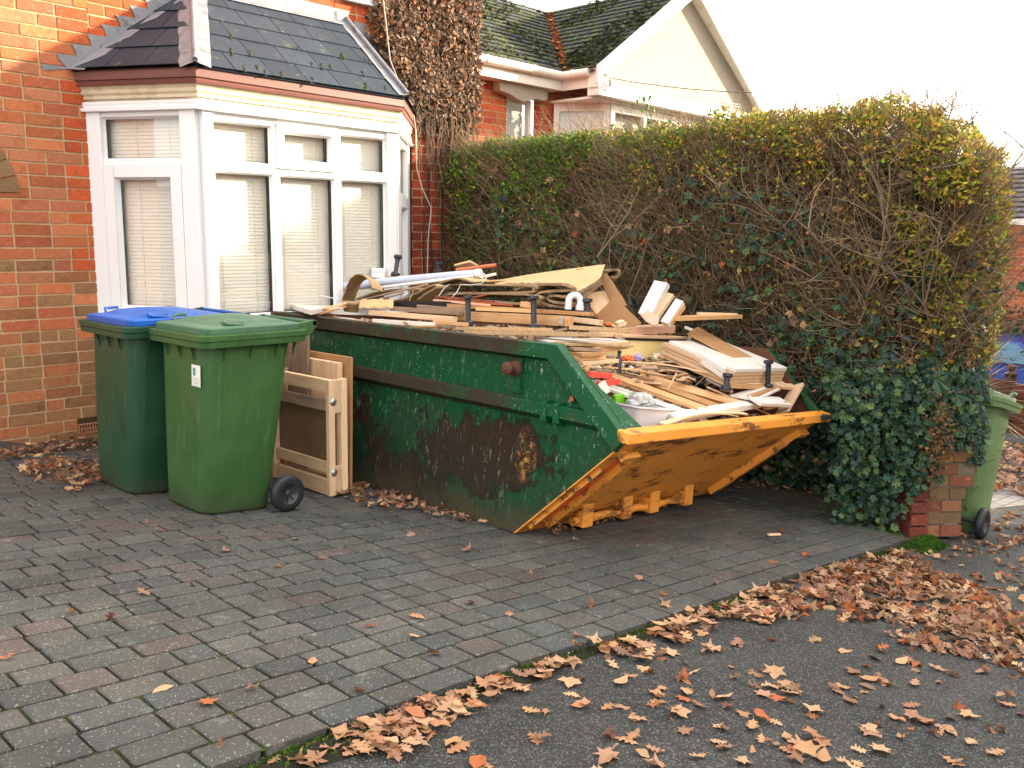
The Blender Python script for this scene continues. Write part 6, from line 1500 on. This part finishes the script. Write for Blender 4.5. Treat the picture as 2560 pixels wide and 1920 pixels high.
ribbon('carpet', 'frayed carpet edge curling up at the right end of the flap', [K3(*p, a=1.33) for p in ((585, 110), (640, 100), (680, 96), (690, 125), (665, 150), (630, 142))], (.15, .2, 0), .014, M_PILE, zig=.01)
ribbon('underlay', 'tan underlay sheet sloping down behind the cardboard pot', [K2(*p, a=.80) for p in ((640, 395), (760, 352), (930, 320), (1080, 322), (1210, 300), (1330, 252), (1440, 235), (1540, 262))], (.30, .12, .02), .010, M_UNDER, 'underlay')
ribbon('underlay', 'second underlay fold left of the carpet rolls', [K2(*p, a=.70) for p in ((900, 410), (1010, 390), (1110, 345), (1230, 285), (1260, 300), (1180, 350), (1120, 395))], (.30, .1, .0), .012, M_UNDER, 'underlay')
ribbon('underlay', 'torn underlay scrap hanging over the black plank', [K2(*p, a=.42) for p in ((676, 405), (700, 395), (800, 398), (900, 393), (935, 398))], (-.10, -.12, -.055), .006, M_CARD, 'underlay', zig=.02)
plank('cardboard_strip', 'bent brown cardboard tabs standing on the underlay', K2(1055, 410, a=.62), K2(1085, 330, a=.64), .035, .004, M_CARD, 'cardboard', face=(1, -1, 0))
plank('cardboard_strip', 'flat brown cardboard sliver pointing right above the pot', K2(700, 395, a=.60), K2(1200, 280, a=.75), .03, .012, M_GREYW, 'cardboard')
plank('cardboard_strip', 'grey sliver of board below the brown cardboard sliver', K2(800, 400, a=.60), K2(1010, 345, a=.70), .04, .010, M_GREYW, 'cardboard')
# cardboard arch and pot at the left
ribbon('cardboard_sheet', 'corrugated cardboard sheet bent into an arch above the pot', [K2(*p, a=.44) for p in ((535, 405), (560, 330), (600, 240), (650, 205), (700, 210), (745, 250), (772, 310))], (.24, .18, -.02), .006, M_CARD, 'cardboard')
Pp = K2(606, 492, a=.36); mb = MB(); mb.lathe([(0, 0), (.046, 0), (.049, .004), (.056, .050), (.062, .052), (.063, .076), (.058, .076), (.052, .01), (0, .008)], 22); mb.build('plant_pot', m_plain('tan_pot', (.34, .235, .12), .6, .1, 9), None, SKM @ Matrix.Translation(Pp), label='small tan plant pot wedged below the cardboard arch', cat='pot')
slab('worktop', 'white topped chipboard panel projecting at the far left end of the skip', [K2(78, 412, h=1.075), K2(300, 480, h=1.075), K2(520, 432, h=1.09), K2(515, 392, h=1.09)], .032, M_WHITE)
slab('chipboard', 'chipboard core showing under the white topped panel', [K2(80, 430, h=1.05), K2(302, 496, h=1.05), K2(520, 440, h=1.055), K2(515, 402, h=1.055)], .012, M_CHIP)
plank('white_rod', 'thin white rod lying on the white topped panel', K2(370, 365, a=.42), K2(520, 395, a=.40), .008, .006, M_WHITEP, 'rod')
plank('splintered_board', 'splintered tan board jutting over the rim at the left', K2(245, 500, a=.05), K2(545, 430, a=.25), .07, .014, M_PINE, 'board', chip=.03)
plank('splintered_board', 'darker splintered piece beneath the tan one at the left rim', K2(335, 515, a=.04), K2(560, 450, a=.24), .05, .010, M_PINEO, 'board', chip=.03)
plank('splintered_board', 'pale splinter sticking over the rim beside the pot', K2(300, 480, a=.12), K2(540, 462, a=.2), .035, .01, M_PINEP, 'board', chip=.02)
# roller blind tube
Pa, Pb = K2(378, 318, a=.66), K2(1590, 195, a=1.02)
rb = empty('roller_blind', SKM @ Matrix.Translation((Pa + Pb) / 2), 'rolled pale blue window blind lying across the top of the heap', 'blind'); ctr = (Pa + Pb) / 2
mb = MB(); mb.tube([Pa - ctr, (Pa + Pb) / 2 - ctr + V((0, 0, .006)), Pb - ctr], [.034, .034, .030], 18); mb.build('roll', M_BLUEG, rb)
mb = MB(); dd = (Pb - Pa).normalized(); mb.tube([Pb - ctr - dd * .02, Pb - ctr + dd * .014], .033, 18); mb.tube([Pb - ctr + dd * .014, Pb - ctr + dd * .02], .010, 10); mb.build('end_cap', M_WHITEP, rb)
mb = MB(); q1, q2 = K2(770, 312, a=.68) - ctr, K2(1540, 215, a=.92) - ctr; mb.tube([q1, q2], .011, 10); mb.build('bottom_rail', M_WHITEP, rb)
Pa, Pb = K2(1415, 172, a=1.35), K2(1722, 133, a=1.5); mb = MB(); cc = (Pa + Pb) / 2; mb.tube([Pa - cc, Pb - cc], .0165, 14); mb.build('wooden_pole', m_plain('terracotta_pole', (.50, .14, .05), .5, .12, 8), None, SKM @ Matrix.Translation(cc), label='reddish brown round pole pointing right behind the blind roll', cat='pole')
plank('offcut', 'pale offcut behind the reddish round pole', K2(1425, 150, a=1.45), K2(1555, 118, a=1.45), .09, .018, M_PINEP, 'offcut', roll=-20)
plank('offcut', 'white offcut under the end of the blind roll', K2(1560, 235, a=1.15), K2(1720, 200, a=1.25), .08, .02, M_WHITE, 'offcut')
plank('offcut', 'tan offcut lying over the carpet to the right of the blind roll', K2(1560, 262, a=1.0), K2(1930, 240, a=1.15), .05, .012, M_PINE, 'offcut')
Pw = K2(812, 232, a=1.05); mb = MB(); mb.box(-.055, .055, -.045, .045, 0, .045); mb.box(-.057, .057, -.047, .047, .045, .082); mb.build('small_box', M_WHITEP, None, SKM @ Matrix.Translation(Pw) @ Matrix.Rotation(R(-38), 4, 'Z'), bevel=.004, label='small white lidded box standing on the heap in front of the bay window', cat='box')
plank('notched_strip', 'tan notched strip behind the blind roll, right of the white box', K2(885, 222, a=1.0), K2(1010, 214, a=1.05), .03, .012, M_CARD, 'strip')
# rope
mb = MB(); rp = [K2(*p, a=.8) for p in ((1625, 195), (1650, 225), (1610, 275), (1520, 285), (1450, 280), (1420, 340), (1350, 410), (1290, 428), (1245, 425), (1262, 395), (1330, 300), (1362, 282))]
rp = [p + V((-.30 * min(1, k / 5), -.0, 0)) if False else p for k, p in enumerate(rp)]
rp2 = [skp(*c2(x, y), a=.80 - .16 * min(1, max(0, (y - 200) / 220))) for x, y in ((1625, 195), (1650, 225), (1610, 275), (1520, 285), (1450, 280), (1420, 340), (1350, 410), (1290, 428), (1245, 425), (1262, 395), (1330, 300), (1362, 282))]
mb.tube(rp2, .0035, 6); cc = rp2[4]; mb.v = [tuple(V(p) - cc) for p in mb.v]; mb.build('rope', M_ROPE, None, SKM @ Matrix.Translation(cc), label='thin black and white rope looping over the carpet rolls', cat='rope')
# pipe bend
Pc = K3(372, 372, a=.84); mb = MB(); rr_ = .030
pts = [(-.036, 0, 0)] + [(-.036 * math.cos(t_), 0, .055 + .036 * math.sin(t_)) for t_ in [math.pi * k / 10 for k in range(11)]] + [(.036, 0, .01)]
Mz = Matrix.Rotation(R(-42), 4, 'Z'); mb.tube([Mz @ V(p) for p in pts], .0205, 14); mb.tube([Mz @ V((.036, 0, .0)), Mz @ V((.036, 0, .030))], .026, 14); mb.build('pipe_bend', M_WHITEP, None, SKM @ Matrix.Translation(Pc), label='white plastic U-shaped pipe bend standing on the boards', cat='pipe')
# --- upright pieces on the right of the heap
slab('hardboard_sheet', 'tall wavy-edged brown hardboard sheet leaning behind the square one', [K3(548, 104, a=1.25), K3(595, 122, a=1.25), K3(640, 180, a=1.27), K3(672, 235, a=1.28), K3(705, 280, a=1.29), K3(738, 345, a=1.30), K3(700, 342, a=1.30), K3(610, 300, a=1.25), K3(570, 200, a=1.25)], .006, M_HARD)
slab('hardboard_sheet', 'square brown hardboard sheet standing on its corner', [K3(532, 402, a=1.05), K3(650, 285, a=1.05), K3(845, 462, a=1.18), K3(790, 492, a=1.15), K3(560, 470, a=1.05)], .006, M_HARD)
slab('cream_board', 'cream board standing behind the square hardboard sheet', [K3(455, 262, a=1.22), K3(600, 232, a=1.3), K3(625, 330, a=1.3), K3(520, 420, a=1.2), K3(480, 330, a=1.2)], .012, M_PINEP)
plank('stained_strip', 'narrow dark brown strip leaning left of the square hardboard', K3(482, 352, a=.98), K3(540, 432, a=1.0), .012, .012, M_REDW, 'strip')
plank('timber_offcut', 'thick pale timber offcut rising highest at the right of the heap', K3(865, 420, a=1.34), K3(985, 185, a=1.44), .10, .045, M_WHITE, 'offcut', roll=25)
plank('timber_offcut', 'brown faced piece fixed to the right edge of the tall pale offcut', K3(915, 430, a=1.36), K3(1030, 262, a=1.46), .080, .030, M_PINEP, 'offcut', roll=25)
plank('timber_offcut', 'shorter white topped offcut leaning to the right of the tall one', K3(1005, 470, a=1.40), K3(1108, 318, a=1.5), .058, .05, M_WHITE, 'offcut', roll=25)
plank('timber_offcut', 'pine piece along the right side of the shorter white topped offcut', K3(1030, 474, a=1.42), K3(1128, 345, a=1.52), .030, .040, M_PINE, 'offcut', roll=25)
slab('pink_slab', 'pale pink irregular slab propped between the leaning offcuts', [K3(832, 410, a=1.24), K3(880, 368, a=1.26), K3(925, 400, a=1.28), K3(965, 425, a=1.3), K3(955, 470, a=1.28), K3(925, 482, a=1.26), K3(870, 450, a=1.24)], .018, M_PINK, 'slab', bev=.004)
plank('pine_board', 'pine board sticking far out over the hedge side of the skip', K3(1060, 432, b=.05), K3(1498, 416, b=-.02), .10, .026, M_PINE, 'board')
plank('pine_batten', 'thin pine batten on the outstretched pine board', K3(1235, 398, b=.08), K3(1490, 404, b=.0), .03, .018, M_PINEP, 'batten')
plank('offcut', 'flat brown offcut between the pink slab and the foam box', K3(735, 515, b=.30), K3(1025, 500, b=.30), .12, .05, M_PINK, 'offcut')
blob('stone_lump', 'pale brown broken lump below the square hardboard', 'lump', SKM @ Matrix.Translation(K3(700, 470, a=1.0)), (.035, .03, .02), M_PINEP, .6, 4)
blob('orange_wrapper', 'small orange scrap under the square hardboard sheet', 'wrapper', SKM @ Matrix.Translation(K3(615, 472, a=.95)), (.018, .015, .010), M_ORW, .5, 7)
plank('orange_tape', 'bright orange tape tag on top of the carpet flap', K3(385, 92, a=1.0), K3(430, 88, a=1.02), .025, .006, M_ORTILE if False else m_plain('orange_tag', (.62, .22, .05), .6, .1, 9), 'tag')
mb = MB(); 
for (x0, y0, s_) in ((790, 335, 1.), (1175, 345, 1.1)):
    c0_ = K3(x0, y0, b=.8)
    for k in range(3):
        pts = [c0_ + V((.055 * s_ * math.cos(t_) * (1 - .12 * k), .02 * math.sin(t_), .028 * s_ * math.sin(t_) + .006 * k)) for t_ in [2 * math.pi * q / 20 for q in range(21)]]; mb.tube(pts, .006, 6)
pts = [K3(*p, b=.7) for p in ((1040, 470), (1060, 490), (1100, 502), (1140, 490), (1135, 470))]
cc = K3(1000, 400, b=.7); mb.v = [tuple(V(p) - cc) for p in mb.v]; mb.build('cable_coil', M_PLB, None, SKM @ Matrix.Translation(cc), label='loops of black cable behind the leaning offcuts', cat='cable')
# loose scraps lying on top, each its own object
SCR = []
sp_ = [(K3, 880, 640, .95), (K3, 640, 560, 1.08), (K3, 1120, 820, .9), (K3, 960, 800, .92), (K3, 1050, 870, .86), (K3, 820, 870, .82), (K3, 1230, 880, .84), (K3, 1330, 870, .86), (K3, 1560, 1010, .72), (K3, 1130, 760, .95), (K3, 1300, 740, .98), (K3, 720, 780, .9), (K3, 770, 770, .9), (K3, 900, 780, .92), (K3, 1390, 790, .95), (K3, 760, 540, 1.1), (K3, 840, 530, 1.12), (K3, 560, 480, 1.15), (K3, 660, 490, 1.15), (K3, 1180, 850, .88)]
for f_, x, y, h in sp_:
    p = Kb(x, y) if y > 520 else K3(x, y, a=1.); d = V((rnd(-1, 1), rnd(-1, 1), rnd(-.2, .3))).normalized() * rnd(.03, .10); plank('wood_scrap', 'small loose splinters of wood scattered over the load', p - d, p + d, rnd(.008, .028), rnd(.004, .012), random.choice([M_PINE, M_PINEP, M_WHITE, M_PINEO, M_GREYW, M_PINEP]), 'splinter', roll=rnd(-40, 40), group='loose splinters on the load', chip=.008)

p = skp(*c3(352, 1000), a=-.03); mb = MB(); crumpled(mb, V((0, 0, .012)), .05, (.50, .16, .05)); mb.build('fallen_leaf', M_DEAD, None, SKM @ Matrix.Translation(p), label='orange dry leaf caught on the lower green rail of the skip', cat='leaf')
# ------------------------------------------------------------------ fallen leaves
random.seed(33)
def oak(n=4, w=.34):
    L_ = []; R_ = []; m = n * 4
    for i in range(m + 1):
        t_ = (i + .5) / (m + 1); k = w * math.sin(math.pi * (t_ * .90 + .05)) ** .75 * (.70 + .34 * math.cos(2 * math.pi * n * t_ + 2.2)) ; L_.append((-k * rnd(.85, 1.1), t_ - .5)); R_.append((k * rnd(.85, 1.1), t_ - .5))
    return [(0, -.60)] + R_ + [(0, .54)] + L_[::-1]
def beech(w=.32): return [(0, -.6)] + [(w * math.sin(math.pi * (.08 + .84 * t)), t - .5) for t in (.1, .3, .5, .7, .9)] + [(0, .55)] + [(-w * math.sin(math.pi * (.08 + .84 * t)), t - .5) for t in (.9, .7, .5, .3, .1)]
def mapl(): return [(0, -.5), (.18, -.30), (.48, -.34), (.34, -.08), (.56, .14), (.26, .12), (.16, .30), (0, .6), (-.16, .30), (-.26, .12), (-.56, .14), (-.34, -.08), (-.48, -.34), (-.18, -.30)]
def leafmesh(mb, shp, s, M, col=None, curl=.2, cup=.12, stem=True):
    """a leaf as two halves about its midrib, bent and cupped"""
    n = len(shp); h = n // 2; jit = [rnd(-.05, .05) for _ in range(n)]
    def Z(x, y): return s * (curl * (y * y) + cup * abs(x) * 1.6 * (1 + 1.2 * math.sin(y * 7 + curl * 20)) + .02)
    rim = [(x + (jit[i] * .6 if x else 0), y + jit[i] * .4) for i, (x, y) in enumerate(shp)]
    mid = [(0, shp[0][1] + (shp[h][1] - shp[0][1]) * k / 6) for k in range(7)]
    vs = [(x * s, y * s, Z(x, y)) for x, y in rim] + [(0, y * s, Z(0, y) - .012 * s) for x, y in mid]
    fs = []
    right = list(range(0, h + 1)); left = [0] + list(range(n - 1, h - 1, -1))
    for side, flip in ((right, 0), (left, 1)):
        m = len(side)
        for i in range(m - 1):
            k0 = n + min(6, int(round(6 * i / (m - 1)))); k1 = n + min(6, int(round(6 * (i + 1) / (m - 1))))
            f = [side[i], side[i + 1], k1] + ([k0] if k0 != k1 else []); f = [q for qi, q in enumerate(f) if q not in f[:qi]]
            if len(f) > 2: fs.append(tuple(f if not flip else f[::-1]))
    if stem: b = len(vs); y0 = shp[0][1] * s; vs += [(-.012 * s, y0, Z(0, shp[0][1])), (.012 * s, y0, Z(0, shp[0][1])), (.05 * s, y0 - .28 * s, Z(0, shp[0][1]) + .03 * s)]; fs.append((b, b + 1, b + 2))
    mb.add(vs, fs, 0, col, M)
SHP = [oak(4), oak(3, .30), oak(4, .38), beech(), oak(5, .33), beech(.27), mapl()]
protos = []
for k in range(16):
    mb = MB(); leafmesh(mb, SHP[k % 7] if k < 14 else mapl(), 1.0, Matrix.Identity(4), None, rnd(-.15, .40), rnd(.0, .22)); o = mb.build('fallen_leaf', M_FALL); protos.append(o.data); bpy.data.objects.remove(o)
leaves = []                                                # (x a, b, h, size, kind) in the drive frame
def surf(a, b): return .003 if b > kb(a) and a < 6.0 else ASP + gz(a) + .002
def add_leaf(a, b, s, lift=0): leaves.append((a, b, surf(a, b) + lift, s))
def Vg(x, y): return gnd(x / .86406, y / .86406, ASP)       # from the 2212-wide view
single = [(317, 1130), (345, 1147), (488, 1192), (418, 1265), (310, 1284), (152, 1326), (545, 1490), (352, 1489), (450, 1521), (675, 1430), (800, 1355), (895, 1377), (937, 1415), (775, 1494), (478, 1611), (1243, 1376), (1243, 1168), (793, 1139), (888, 1157), (1018, 1305), (1200, 1220), (1275, 1307), (1437, 1311), (1522, 1183), (1668, 1215), (1545, 1262), (1433, 1286), (1740, 1200), (1685, 1150), (15, 1425), (155, 1060), (75, 1020), (600, 1225), (240, 1340), (700, 1208), (1150, 1240), (1100, 1330), (900, 1335), (640, 1165), (1320, 1190), (1010, 1190), (1380, 1250), (1600, 1150)]
for x, y in single:
    p = gnd(x / .86406, y / .86406, 0); add_leaf(p.x, p.y, rnd(.035, .062))
road = [(1655, 1385), (1770, 1392), (1835, 1405), (1895, 1400), (1940, 1375), (1360, 1455), (1365, 1478), (1370, 1530), (1545, 1410), (1530, 1400), (1610, 1395), (1665, 1460), (1655, 1480), (1600, 1470), (1695, 1485), (1690, 1510), (1720, 1500), (1740, 1530), (1650, 1560), (1605, 1540), (1600, 1570), (1475, 1555), (1350, 1590), (1320, 1640), (1290, 1655), (1435, 1650), (1530, 1640), (1755, 1610), (1760, 1635), (1850, 1655), (1870, 1590), (1900, 1585), (1885, 1620), (1960, 1475), (1915, 1470), (1975, 1560), (1990, 1530), (2030, 1570), (2030, 1595), (2080, 1610), (2070, 1565), (2165, 1500), (2165, 1520), (2050, 1535), (1820, 1480), (1815, 1500), (1840, 1460), (1865, 1470), (1935, 1430), (1980, 1430), (2020, 1440), (2120, 1460), (2200, 1420), (1250, 1480), (1260, 1525), (1185, 1535), (1145, 1555), (1055, 1645), (1160, 1600), (1215, 1500), (2150, 1640), (2060, 1650), (1700, 1600), (1560, 1600), (1500, 1500), (1445, 1420), (1480, 1470), (960, 1625), (1010, 1650), (1000, 1600)]
for x, y in road:
    p = Vg(x, y)
    for q in range(random.choice([1, 1, 2])): add_leaf(p.x + rnd(-.04, .04), p.y + rnd(-.03, .03), rnd(.05, .078), q * .008)
for i in range(90):
    x, y = rnd(1300, 2212), rnd(1400, 1659); p = Vg(x, y); add_leaf(p.x, p.y, rnd(.03, .065))
def inpoly(x, y, P):
    c = False; j = len(P) - 1
    for i in range(len(P)):
        if (P[i][1] > y) != (P[j][1] > y) and x < (P[j][0] - P[i][0]) * (y - P[i][1]) / (P[j][1] - P[i][1]) + P[i][0]: c = not c
        j = i
    return c
def drift(poly, n, s0, s1, hmax=.05, asp=True):
    P = [Vg(*p) for p in poly]; P = [(p.x, p.y) for p in P]; xs = [p[0] for p in P]; ys = [p[1] for p in P]; k = 0
    while k < n:
        a, b = rnd(min(xs), max(xs)), rnd(min(ys), max(ys))
        if not inpoly(a, b, P): continue
        cl_ = mnoise.noise(V((a * 3.5, b * 3.5, 0)))
        if cl_ < -.25 and random.random() < .7: k += .3; continue
        if asp and b > kerb(a) - .02: k += .3; continue
        add_leaf(a, b, rnd(s0, s1), rnd(0, hmax) * max(.15, cl_ + .6)); k += 1
drift([(470, 1659), (640, 1590), (900, 1500), (1110, 1420), (1240, 1400), (1250, 1440), (1140, 1490), (960, 1570), (860, 1659)], 170, .045, .075, .035)
drift([(1250, 1400), (1440, 1310), (1540, 1290), (1590, 1270), (1590, 1340), (1520, 1370), (1430, 1420), (1400, 1460), (1360, 1430)], 130, .045, .075, .04)
drift([(1550, 1290), (1640, 1260), (1860, 1190), (1960, 1200), (2080, 1260), (2212, 1330), (2212, 1390), (2080, 1350), (1900, 1345), (1760, 1340), (1640, 1350), (1570, 1340)], 1150, .045, .078, .035)
drift([(1900, 1340), (2090, 1340), (2212, 1400), (2212, 1470), (2120, 1430), (1960, 1400)], 190, .045, .07, .02)
drift([(2090, 1060), (2212, 1075), (2212, 1330), (2080, 1240), (1990, 1200), (2060, 1190)], 170, .04, .07, .01)
# leaves on the drive: below the hedge, along the skip, under the wall
def patch(poly, n, s0, s1, hmax):
    P = [gnd(x / .86406, y / .86406, 0) for x, y in poly]; P = [(p.x, p.y) for p in P]; xs = [p[0] for p in P]; ys = [p[1] for p in P]; k = 0
    while k < n:
        a, b = rnd(min(xs), max(xs)), rnd(min(ys), max(ys))
        if inpoly(a, b, P): leaves.append((a, b, .004 + rnd(0, hmax), rnd(s0, s1))); k += 1
patch([(0, 985), (215, 945), (215, 975), (0, 1000)], 170, .03, .055, .05)
patch([(35, 1005), (100, 1000), (215, 1000), (215, 1045), (170, 1065), (120, 1060), (40, 1030)], 190, .035, .06, .05)
patch([(670, 1060), (760, 1045), (900, 1075), (1000, 1110), (1060, 1140), (930, 1120), (800, 1100), (745, 1080)], 260, .03, .055, .03)
patch([(1530, 1050), (1600, 1010), (1700, 1030), (1850, 1085), (1900, 1120), (1840, 1120), (1700, 1070)], 260, .045, .075, .045)
patch([(1180, 1140), (1480, 1070), (1500, 1085), (1200, 1160)], 55, .03, .05, .01)
patch([(1620, 1040), (1780, 1060), (1850, 1100), (1720, 1090)], 22, .04, .07, .0)
cdir = lambda l: (gw(l[0], l[1], l[2]) - CAMPOS).length / l[3]
leaves.sort(key=cdir)
first, rest = leaves[:298], leaves[298:]
def leafM(a, b, h, s, tilt): return GM @ Matrix.Translation((a, b, h)) @ Matrix.Rotation(rnd(0, 6.28), 4, 'Z') @ Matrix.Rotation(random.gauss(0, tilt), 4, 'X') @ Matrix.Rotation(random.gauss(0, tilt), 4, 'Y') @ Matrix.Rotation(math.pi * random.choice([0, 0, 0, 1]), 4, 'Y')
for a, b, h, s in first:
    o = bpy.data.objects.new('fallen_leaf', random.choice(protos)); COL.objects.link(o); on = b < kerb(a)
    o.matrix_world = leafM(a, b, h + .003 + .03 * s, s, .11) @ Matrix.Diagonal((s, s, s, 1))
    if on: tag(o, 'single dry brown leaf lying on the dark asphalt footway', 'leaf', 'fallen leaves on the asphalt')
    else: tag(o, 'single dry leaf lying by itself on the grey block paving', 'leaf', 'fallen leaves on the paving')
zones = {}
for a, b, h, s in rest:
    z = 'asphalt' if b < kerb(a) else ('wall' if a < 2.4 and b > 4.6 else ('skip' if a < 4.6 else 'hedge'))
    mb = zones.setdefault(z, MB()); k = rnd(.6, 1.15); c = random.choice(LEAFC); leafmesh(mb, random.choice(SHP), s, leafM(a, b, h + .004, s, .38), tuple(v * k for v in c), rnd(-.3, .5), rnd(.0, .35))
ZL = {'asphalt': 'deep drift of fallen orange and brown leaves along the edge of the paving', 'wall': 'heaps of fallen leaves against the foot of the brick wall', 'skip': 'line of fallen leaves blown along the foot of the skip', 'hedge': 'fallen leaves gathered beneath the hedge on the drive'}
M_LITTER = m_attr('leaf_litter', .65, 45, .35, .001, 60, spec=.35, trans=.15)
for z, mb in zones.items(): mb.build('leaf_litter', M_LITTER, None, Matrix.Identity(4), label=ZL[z], cat='leaves', kind='stuff')
# far sunlit litter beyond the pale bin
mb = MB()
for i in range(1500):
    a, b = rnd(8.2, 12.6), rnd(1.2, 4.4); k = rnd(.7, 1.2); crumpled(mb, GM @ V((a, b, ASP + gz(a) + rnd(.005, .04))), rnd(.06, .12), tuple(v * k for v in random.choice(LEAFC)), nrm=V((rnd(-.6, .6), rnd(-.6, .6), 1)))
mb.build('leaf_litter', M_LITTER, None, label='carpet of sunlit fallen leaves in front of the far brown fence', cat='leaves', kind='stuff')
# bits on the drive: a wood chip, a little ring, seedlings
p = gnd(1935, 1340, 0); mb = MB(); mb.box(-.045, .045, -.012, .012, 0, .010); mb.build('wood_chip', M_PINEP, None, GM @ Matrix.Translation((p.x, p.y, .004)) @ Matrix.Rotation(R(-20), 4, 'Z'), bevel=.003, label='pale splinter of wood lying on the paving right of the skip', cat='splinter')
p = gnd(1422, 1634, ASP); mb = MB()
ring_ = [(.012 * math.cos(t_), .012 * math.sin(t_), 0) for t_ in [2 * math.pi * q / 16 for q in range(17)]]; mb.tube(ring_, .0045, 8); mb.build('plastic_ring', M_WHITEP, None, GM @ Matrix.Translation((p.x, p.y, ASP + .008)) @ Matrix.Rotation(R(25), 4, 'X'), label='tiny white plastic ring lying in the moss at the paving edge', cat='ring')

# ------------------------------------------------------------------ street trees and an added sun-blocking screen across the road (beyond the right edge of the picture)
random.seed(77)
sh = V((math.cos(R(SUN_AZ)), math.sin(R(SUN_AZ)), 0)); pv = V((-sh.y, sh.x, 0))
def crown(name, label, base, trunk_h, rx, rz, nleaf, cols, ls, mat, cat='tree', core=True, cone=False):
    t = empty(name, Matrix.Translation(base), label, cat); mb = MB()
    pts = wander((0, 0, 0), (0, 0, 1), 6, trunk_h * 1.4 / 6, .06); mb.tube(pts, [.22 - .02 * i for i in range(7)], 8, 0, (.10, .075, .05))
    for k in range(14): mb.tube(wander(pts[3 + k % 3], (rnd(-1, 1), rnd(-1, 1), rnd(.3, 1)), 5, rx / 5, .2), [.07, .055, .04, .03, .02, .01], 5, 0, (.10, .075, .05))
    mb.build('trunk', M_TWIG, t); mb = MB(); c = V((0, 0, trunk_h + rz)); n = 0
    while n < nleaf:
        d = V((rnd(-1, 1), rnd(-1, 1), rnd(-1, 1))); r = d.length
        if r > 1 or r < .25: continue
        k = 1
        if cone: k = 1 - .8 * max(0, (d.z + .2) / 1.2)
        if mnoise.noise(d * 3.2 + base) < -.12 and not cone: continue
        p = c + V((d.x * rx * k, d.y * rx * k, d.z * rz)); q = rnd(.6, 1.3); crumpled(mb, p, rnd(*ls), tuple(v * q for v in random.choice(cols)), oval); n += 1
    if core:
        vs = []
        for i in range(13):
            for j in range(16):
                ph, th = math.pi * i / 12, 2 * math.pi * j / 16; d = V((math.sin(ph) * math.cos(th), math.sin(ph) * math.sin(th), math.cos(ph))); k = .78 + .2 * mnoise.noise(d * 2 + base)
                if cone: k *= 1 - .75 * max(0, (d.z + .2) / 1.2)
                vs.append(c + V((d.x * rx * k, d.y * rx * k, d.z * rz * .88)))
        mb.add(vs, [(i * 16 + j, (i + 1) * 16 + j, (i + 1) * 16 + (j + 1) % 16, i * 16 + (j + 1) % 16) for i in range(12) for j in range(16)], 0, (.035, .05, .02))
    mb.build('crown', mat, t); return t
EVC = [(.03, .075, .03), (.05, .10, .035), (.025, .06, .03)]
GOLD = [(.85, .52, .12), (.90, .62, .18), (.75, .38, .08), (.65, .50, .12)]
P0_ = V((2.7, 6.42, 0)) + sh * 18.0
for k in range(9):  # unseen row added to keep the low sun off the drive
    off = -8.6 + k * 1.35; b = P0_ + pv * off; b.z = -1.9
    crown('sun_block_conifer', 'unseen dark evergreen added across the road to block the low sun', b + sh * rnd(0, .8), .3, 1.15, (2.45 if k == 5 else 4.3 if k < 5 else 3.6) + rnd(-.25, .25), 1500, EVC, (.12, .22), M_LEAFA)['group'] = 'unseen evergreens added across the road to block the sun'
for x, y, s_ in ((12.0, -7.2, 1.0), (17.0, -12.5, 1.3), (7.5, -10, 1.1), (4.0, -12, 1.2), (10.5, -11.5, 1.2), (0.5, -13, 1.2)):
    crown('oak_tree', 'golden autumn oak tree on the far side of the road', V((x, y, -1.6)), 2.2 * s_, 2.6 * s_, 2.2 * s_, 6500, GOLD, (.16, .30), M_GOLD, core=False)['group'] = 'golden oaks on the far side of the road'
